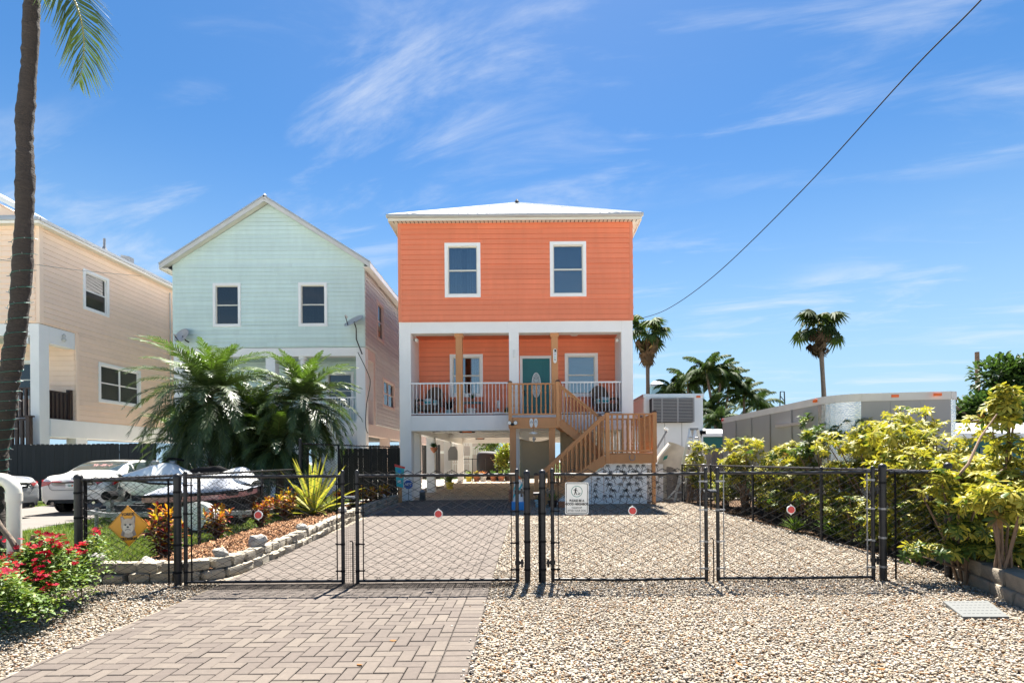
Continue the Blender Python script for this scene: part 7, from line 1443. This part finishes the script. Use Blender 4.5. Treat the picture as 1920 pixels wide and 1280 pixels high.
b = MB(CO); b.box(cx0 - .06, cx0, 10.9, 12.0, 2.06, 2.12); b.build('awning_rail', m['alu'], ct)
for x in (cx0 + .06, cx1 - .06):
    for y in (12.2, 13.0): b = MB(CO); b.cyl((x, y, .34), (x + .2 * (1 if x < 6.6 else -1), y, .34), .34, 20); b.build('wheel', m['tyre'], ct, smooth=True)
# ---------------- white box trailer with cooling unit
bt = thing('box_trailer', 'white box trailer with grey louvered cooling unit right of the orange house', 'trailer', (5.5, 22, 0)); BO = bt.location.copy(); bx0, bx1, by0 = P(1201, 0, 20.6).x, P(1313, 0, 20.6).x, 20.6; bz1 = 3.88
b = MB(BO); b.box(bx0, bx1, by0, 31, 1.05, bz1); b.build('body', m['gel_white'], bt, bev=.06)
b = MB(BO); b.box(bx0 - .02, bx1 + .02, by0 - .02, 31, bz1 - .1, bz1 + .02); b.build('roof_rim', m['alu'], bt)
u0, u1, v0, v1 = RC(1222, 746, 1301, 791, by0 - .4); b = MB(BO); b.box(u0, u1, by0 - .42, by0 - .02, v0, v1); cu = b.build('cooling_unit', m['dark_room'], bt)
for k in range(16):
    z = v0 + .04 + (v1 - v0 - .08) * k / 15; b = MB(BO); b.box(u0, u1, by0 - .46, by0 - .42, z - .012, z + .014); b.build('louvre', m['grey_panel'], cu)
for x in (u0, u0 + (u1 - u0) * .22, (u0 + u1) / 2 + .15, u1 - .05): b = MB(BO); b.box(x, x + .05, by0 - .475, by0 - .42, v0, v1); b.build('louvre_frame', m['grey_panel'], cu)
for x in (P(1240, 0, by0).x, P(1272, 0, by0).x): b = MB(BO); b.box(x - .01, x + .01, by0 - .006, by0 - .001, 1.2, v0); b.build('panel_seam', m['grey_panel'], bt)
b = MB(BO); b.box(bx1 - .28, bx1 - .12, by0 - .03, by0 - .001, bz1 - .14, bz1 - .06); b.build('marker_lamp', m['amber'], bt)
b = MB(BO); b.tube([(bx1 - .1, by0 - .06, 2.4), (bx1 - .12, by0 - .1, 2.3), (bx1 - .2, by0 - .06, 1.9), (bx1 - .18, by0 - .05, 1.3)], .02, 6); b.box(bx1 - .14, bx1 + .06, by0 - .12, by0 - .01, 2.33, 2.47); b.build('hose', m['black'], bt, smooth=True)
b = MB(BO); b.box(bx0 + .1, bx1 - .1, by0 + .3, 30, .6, 1.05); b.build('chassis', m['dark_shade'], bt)
for x in (bx0 + .15, bx1 - .4):
    for y in (28, 29.2): b = MB(BO); b.cyl((x, y, .5), (x + .25, y, .5), .5, 18); b.build('wheel', m['tyre'], bt, smooth=True)
# ---------------- upturned boat and ladder
ub = thing('small_boat', 'white upturned dinghy leaning beside the stair landing', 'boat', (4.55, 18.0, .6)); ub.rotation_euler = (R(-62), R(18), R(20)); H_ = []
for y, w, d_ in ((-1.3, .52, .40), (-.8, .60, .44), (0, .62, .46), (.7, .45, .48), (1.1, .22, .50), (1.35, .02, .50)): H_.append([(w, y, 0), (w * .96, y, d_ * .45), (w * .7, y, d_ * .8), (w * .3, y, d_), (0, y, d_ * 1.06)])
A = loft(H_, 30, 14); V = A.reshape(-1, 3); b = MB(); b.V = [tuple(v) for v in V] + [(-v[0], v[1], v[2]) for v in V]; n = len(V); f = grid_faces(30, 14); b.F = f + [tuple(q + n for q in x[::-1]) for x in f]; b.build('hull', M('weathered_white_hull', (.62, .57, .50), .5, .25, 2.5, var2=.2, scale2=1.2), ub, smooth=2)
b = MB(); b.tube([(w, y, 0) for y, w in ((-1.3, .52), (-.8, .60), (0, .62), (.7, .45), (1.1, .22), (1.35, 0), (1.1, -.22), (.7, -.45), (0, -.62), (-.8, -.60), (-1.3, -.52))], .03, 8); b.build('gunwale', m['gel_white'], ub, smooth=True)
fr = P(1247, 858, 17.1); b = MB(); b.prism([(fr.x - .07, 17.1, fr.z - .08), (fr.x + .06, 17.1, fr.z - .02), (fr.x + .09, 17.1, fr.z + .09), (fr.x - .03, 17.1, fr.z + .05)], (0, -.01, 0)); tag(b.build('green_sticker', m['sign_green']), 'small green diamond sticker beside the upturned dinghy', 'sticker')
la = thing('step_ladder', 'aluminium folding ladder standing open behind the hedge', 'ladder', (P(1294, 0, 17.6).x, 17.6, 0)); tp_ = 2.38
for side, s, dx in (('front', -1, -.62), ('back', 1, .68)):
    q = []
    for e in (-1, 1):
        b = MB(); a_, c_ = Vector((dx + e * .23 * .55, s * .35, 0)), Vector((s * .05 + e * .16 * .55, s * .05, tp_)); b.beam(a_, c_, .07, .045, up=(0, 1, 0)); b.build('stile', m['alu'], la); q.append((a_, c_))
    for k in range(1, 8): u = k / 8; b = MB(); b.cyl(q[0][0].lerp(q[0][1], u), q[1][0].lerp(q[1][1], u), .028, 8); b.build('rung', m['alu'], la, smooth=True)
b = MB(); b.box(-.14, .14, -.09, .09, tp_ - .05, tp_ + .03); b.build('hinge_block', m['galv'], la, bev=.01)
dn = thing('davit_arm', 'grey metal pole with bent white end above the dinghy', 'pole', P(1232, 840, 18.8)); do = dn.location.copy(); b = MB(do); b.tube([P(1228, 846, 18.8), P(1250, 808, 18.8)], .035, 8); b.build('arm', m['galv'], dn, smooth=True); b = MB(do); b.tube([P(1250, 808, 18.8), P(1252, 806, 18.8), P(1246, 802, 18.8)], .05, 8); b.build('bent_end', m['gel_white'], dn, smooth=True)
# ================================================================== things beyond, cables, dishes
sheet('back_lots', [(-120, 40), (120, 40), (120, 400), (-120, 400)], 0.006, gm_grass); sheet('side_lot', [(5.1, 18), (14, 18), (14, 2.6), (60, 2.6), (60, 40), (5.1, 40)], 0.005, M('dry_side_lot', (.15, .13, .10), .95, .2, 3))
def low_building(label, x0, x1, y0, y1, z1, wall, roofm, rise=.5, over=.4, cat='building', openings=()):
    t = thing('low_building', label, cat, ((x0 + x1) / 2, y0, 0)); o = t.location.copy(); b = MB(o); b.box(x0, x1, y0, y1, 0, z1); b.build('wall', m[wall], t)
    ym = (y0 + y1) / 2; b = MB(o); b.prism([(x0 - over, y0 - over, z1), (x0 - over, y0 - over, z1 + .18), (x0 - over, ym, z1 + .18 + rise), (x0 - over, y1 + over, z1 + .18), (x0 - over, y1 + over, z1)], (x1 - x0 + 2 * over, 0, 0)); b.build('roof', m[roofm], t)
    for a, c, e, f in openings: b = MB(o); b.box(a, c, y0 - .04, y0 - .003, e, f); b.build('window', m['car_glass'], t); b = MB(o); b.box(a - .08, c + .08, y0 - .03, y0 - .002, e - .08, e - .003); b.build('window_sill', m['white_trim'], t)
    return t
low_building('teal cottage with white eaves seen between the two trailers', 8.9, 13.5, 30, 37, 2.62, 'teal_wall', 'white_trim', openings=((9.9, 10.5, .9, 1.9),))
t = low_building('low white-roofed home behind the hedge at right edge', 15.3, 24, 19.5, 25, 2.05, 'teal_wall', 'roof', .55, openings=((16.5, 17.7, .9, 1.7), (19.5, 20.7, .9, 1.7)))
low_building('long pale flat-roofed building far behind the dark tree', 22.5, 36, 33, 39, 2.9, 'white', 'roof', .3, openings=((24, 25.5, 1.1, 2.2),))
# house with the pale blue cupola
cb = thing('cupola_house', 'far house whose pale blue cupola shows above the palms', 'house', (13, 52, 0)); o = cb.location.copy(); c = P(1246, 722, 50)
b = MB(o); b.box(7.5, 18, 50.5, 58, 0, 5.6); b.build('wall', m['pale_blue'], cb); b = MB(o); apx = [(7, 50, 5.6), (18.5, 50, 5.6), (18.5, 58.5, 5.6), (7, 58.5, 5.6)]; i = b.vs(apx + [(c.x - .9, 54, 7.4), (c.x + .9, 54, 7.4)]); b.F += [(i, i + 1, i + 5, i + 4), (i + 1, i + 2, i + 5), (i + 2, i + 3, i + 4, i + 5), (i + 3, i, i + 4), (i, i + 3, i + 2, i + 1)]; b.build('roof', m['gutter'], cb)
b = MB(o); b.hexa([(c.x - .8, 52.6, 6.2), (c.x + .8, 52.6, 6.2), (c.x + .8, 54.4, 6.2), (c.x - .8, 54.4, 6.2), (c.x - .5, 52.9, 8.6), (c.x + .5, 52.9, 8.6), (c.x + .5, 54.1, 8.6), (c.x - .5, 54.1, 8.6)]); cu = b.build('cupola', m['pale_blue'], cb); b = MB(o); b.box(c.x - .68, c.x + .68, 52.6, 54.4, 8.6, 8.85); b.hexa([(c.x - .6, 52.7, 8.85), (c.x + .6, 52.7, 8.85), (c.x + .6, 54.3, 8.85), (c.x - .6, 54.3, 8.85), (c.x - .3, 53.2, 9.15), (c.x + .3, 53.2, 9.15), (c.x + .3, 53.8, 9.15), (c.x - .3, 53.8, 9.15)]); b.build('cupola_cap', m['gutter'], cu)
up = thing('utility_pole', 'bare wooden utility pole rising behind the dark tree', 'pole', (P(1830, 0, 36).x, 36, 0)); b = MB(); b.cyl((0, 0, 0), (-.12, 0, P(1826, 660, 36).z), .17, 12, .13); b.build('shaft', m['twig'], up, smooth=True)
lm = thing('lattice_mast', 'thin black lattice mast above the grey trailer roof', 'mast', (P(1461, 0, 44).x, 44, 0)); zt_ = P(1461, 734, 44).z
for s in (-1, 1): b = MB(); b.beam((s * .35, 0, 2), (s * .16, 0, zt_), .07, .07); b.build('mast_leg', m['black_metal'], lm)
for k in range(7): u = k / 6; b = MB(); s = 1 if k % 2 else -1; z = 2 + (zt_ - 2) * u; b.beam((s * (.35 - .19 * u), 0, z), (-s * (.35 - .19 * u), 0, min(z + .5, zt_)), .05, .05); b.build('mast_brace', m['black_metal'], lm)
# what shows through the carport
rb = thing('rear_balcony', 'pale house with white balustraded balcony and stairs seen through the carport', 'house', (-5.6, 44, 0)); o = rb.location.copy(); Yr = 44.0
b = MB(o); b.box(-11, -3.2, Yr + 2, Yr + 9, 0, 7); b.build('wall', M('pale_pink_wall', (.62, .50, .44), .7), rb)
for z0, z1, x0, x1, n in ((2.6, 3.6, -6.2, -4.75, 11), (1.9, 2.55, -4.6, -3.3, 9), (.35, 1.2, -6.2, -4.75, 10), (1.25, 1.8, -6.2, -4.75, 10), (3.0, 3.5, -4.6, -3.3, 9), (3.6, 4.2, -4.6, -3.3, 9)):
    b = MB(o); b.box(x0, x1, Yr - .04, Yr + .04, z1 - .08, z1); r_ = b.build('balcony_rail', m['white_trim'], rb)
    for k in range(n): x = x0 + (x1 - x0) * (k + .5) / n; b = MB(o); b.box(x - .035, x + .035, Yr - .03, Yr + .03, z0, z1 - .08); b.build('baluster', m['white_trim'], r_)
for x in (-6.3, -4.68, -3.2): b = MB(o); b.box(x - .09, x + .09, Yr - .09, Yr + .09, 0, 4.4); b.build('balcony_post', m['white_trim'], rb)
b = MB(o); b.box(-8.5, -6.4, Yr - .3, Yr, 2.0, 2.2); b.build('balcony_floor', m['white_trim'], rb)
bs = thing('covered_boat', 'large black covered boat shape seen through the carport', 'boat', (P(912, 0, 39).x, 39, 0)); H_ = []
for x, w, z0, z1 in ((-.95, .3, .6, 1.75), (-.8, .6, .35, 2.0), (-.2, .8, .25, 2.05), (.5, .8, .25, 2.0), (.85, .55, .3, 1.95), (1.0, .2, .5, 1.6)): H_.append([(x, -w * .5, z0), (x, -w, z0 + .4), (x, -w, z1 - .2), (x, -w * .4, z1), (x, w * .4, z1), (x, w, z1 - .2), (x, w, z0 + .4), (x, w * .5, z0)])
A = loft(H_, 24, 30); b = MB(); b.V = [tuple(v) for v in A.reshape(-1, 3)]; b.F = grid_faces(24, 30) + [tuple(range(30)), tuple(reversed(range(23 * 30, 24 * 30)))]; b.build('cover', m['dark_shade'], bs, smooth=True); b = MB(); b.box(-.8, .8, -.06, .06, 0, .5); b.build('cradle', m['dark_wood'], bs); b = MB(); b.tube([(.1, -.9, 1.6), (.4, -.95, 1.2), (.8, -1.0, .9)], .03, 6); b.build('rope', m['dead'], bs, smooth=True)
b = MB(); 
fi = thing('iron_fence', 'black iron fence with thin bars behind the carport', 'fence', (-2.5, 36.3, 0))
for z in (.35, 1.5): b = MB(); b.box(-3.0, 3.0, -.02, .02, z - .02, z + .02); b.build('fence_rail', m['black_metal'], fi)
for k in range(8): x = -3.0 + k * .86; b = MB(); b.box(x - .025, x + .025, -.025, .025, 0, 1.55); b.build('fence_bar', m['black_metal'], fi)
for k, (px, mt, col) in enumerate(((872, 'yellow_pot', (.20, .26, .05)), (886, 'terracotta', (.30, .24, .05)), (899, 'ceramic', (.40, .16, .08)), (918, 'terracotta', (.10, .2, .05)), (933, 'terracotta', (.24, .3, .06)), (944, 'dark_wood', (.12, .22, .04)))): pot(('yellow glazed pot', 'terracotta pot of yellowish leaves', 'pale pot of reddish flowers', 'terracotta pot of green leaves', 'terracotta pot of bright leaves', 'dark pot of leaves')[k] + ' behind the carport', (P(px, 0, 35.4).x, 35.4 + .2 * (k % 2), 0), .22, .34, mt, spiky(col, 60, .55, .05), cat='pot plant', grp='pot plants behind the carport')
pot('small yellow-green pot plant between the left carport columns', (P(836, 0, 26).x, 26, 0), .2, .35, 'yellow_pot', spiky((.15, .22, .05), 60, .7, .03), cat='pot plant')
tb = thing('patio_table', 'round glass patio table with black base left of the carport columns', 'table', (P(801, 0, 27).x, 27, 0)); b = MB(); b.lathe((0, 0, .70), [(.55, 0), (.55, .03)], 24); b.build('table_top', m['alu'], tb); b = MB(); b.lathe((0, 0, 0), [(.35, 0), (.30, .03), (.05, .1), (.05, .6), (.25, .70)], 14); b.build('pedestal', m['black_metal'], tb, smooth=True)
board_fence('dark board fence seen between the carport columns', (-16, 39.5), (-6.5, 39.5), 2.6, .2, 'black_wood')
# satellite dishes
def dish(label, c, aim, r, mast, grp='satellite dishes'):
    t = thing('satellite_dish', label, 'satellite dish', c, 0, grp); aim = Vector(aim).normalized(); q = aim.to_track_quat('Z', 'Y'); b = MB()
    prof = [(.001, -.10 * r)] + [(r * u, -.10 * r + .22 * r * u * u) for u in (.3, .6, .85, 1.0)]; rows = []
    for rad, z in prof: rows.append(b.vs([q @ Vector((rad * math.cos(6.2832 * k / 24), rad * math.sin(6.2832 * k / 24) * 1.05, z)) for k in range(24)]))
    for i in range(4):
        for k in range(24): b.F.append((rows[i] + k, rows[i] + (k + 1) % 24, rows[i + 1] + (k + 1) % 24, rows[i + 1] + k))
    o = b.build('reflector', m['gutter'], t, smooth=2, fix=False); s = o.modifiers.new('solid', 'SOLIDIFY'); s.thickness = .012
    b = MB(); lo = q @ Vector((0, -r, .1 * r)); fp = q @ Vector((0, -r * .55, r * 1.0)); b.tube([lo * .9, fp], .018, 6); b.build('feed_arm', m['black_metal'], t); b = MB(); b.tube([fp, fp + (q @ Vector((0, .02, -.12)))], [.04, .05], 8); b.build('receiver', m['fascia'], t)
    b = MB(); b.tube([(0, 0, 0)] + mast, .025, 8); b.build('mast', m['black_metal'], t, smooth=True)
    return t
dish('grey satellite dish on a bent mast at the mint house right corner', P(664, 603, 22.0), (-.35, -.55, .75), .42, [(.05, .1, -.25), (.05, .12, -.7), (.18, .45, -1.25)]); dish('round grey satellite dish on the left edge of the mint house', P(342, 630, 22.2), (-.25, -.85, .45), .34, [(.05, .15, -.15), (.1, .3, -.2)])
# cables
def cable(label, pts, r, n=60): b = MB(); b.tube([tuple(p) for p in catmull([tuple(p) for p in pts], n)], r, 6); tag(b.build('cable', m['black'], smooth=True), label, 'cable')
cable('long black overhead cable from the orange house to the top right', [(XR + .02, 18.45, 6.22), (3.72, 17.9, 6.08), P(1250, 580, 15.2), P(1339, 517, 12.0), P(1500, 361, 8.7), P(1700, 142, 6.49), P(1840, 0, 5.5), P(2050, -230, 4.6)], .0085)
cable('thin overhead cable running to the peach house eave', [P(-60, 478, 12), P(60, 495, 15), P(160, 508, 19), P(265, 517.5, 25.0)], .006)
cable('black cable hanging down the mint house right corner column', [P(671, 660, 22.4), P(690, 700, 22.42), P(694, 720, 22.42), P(687, 760, 22.42), P(686, 800, 22.42), P(690, 812, 22.42)], .015)
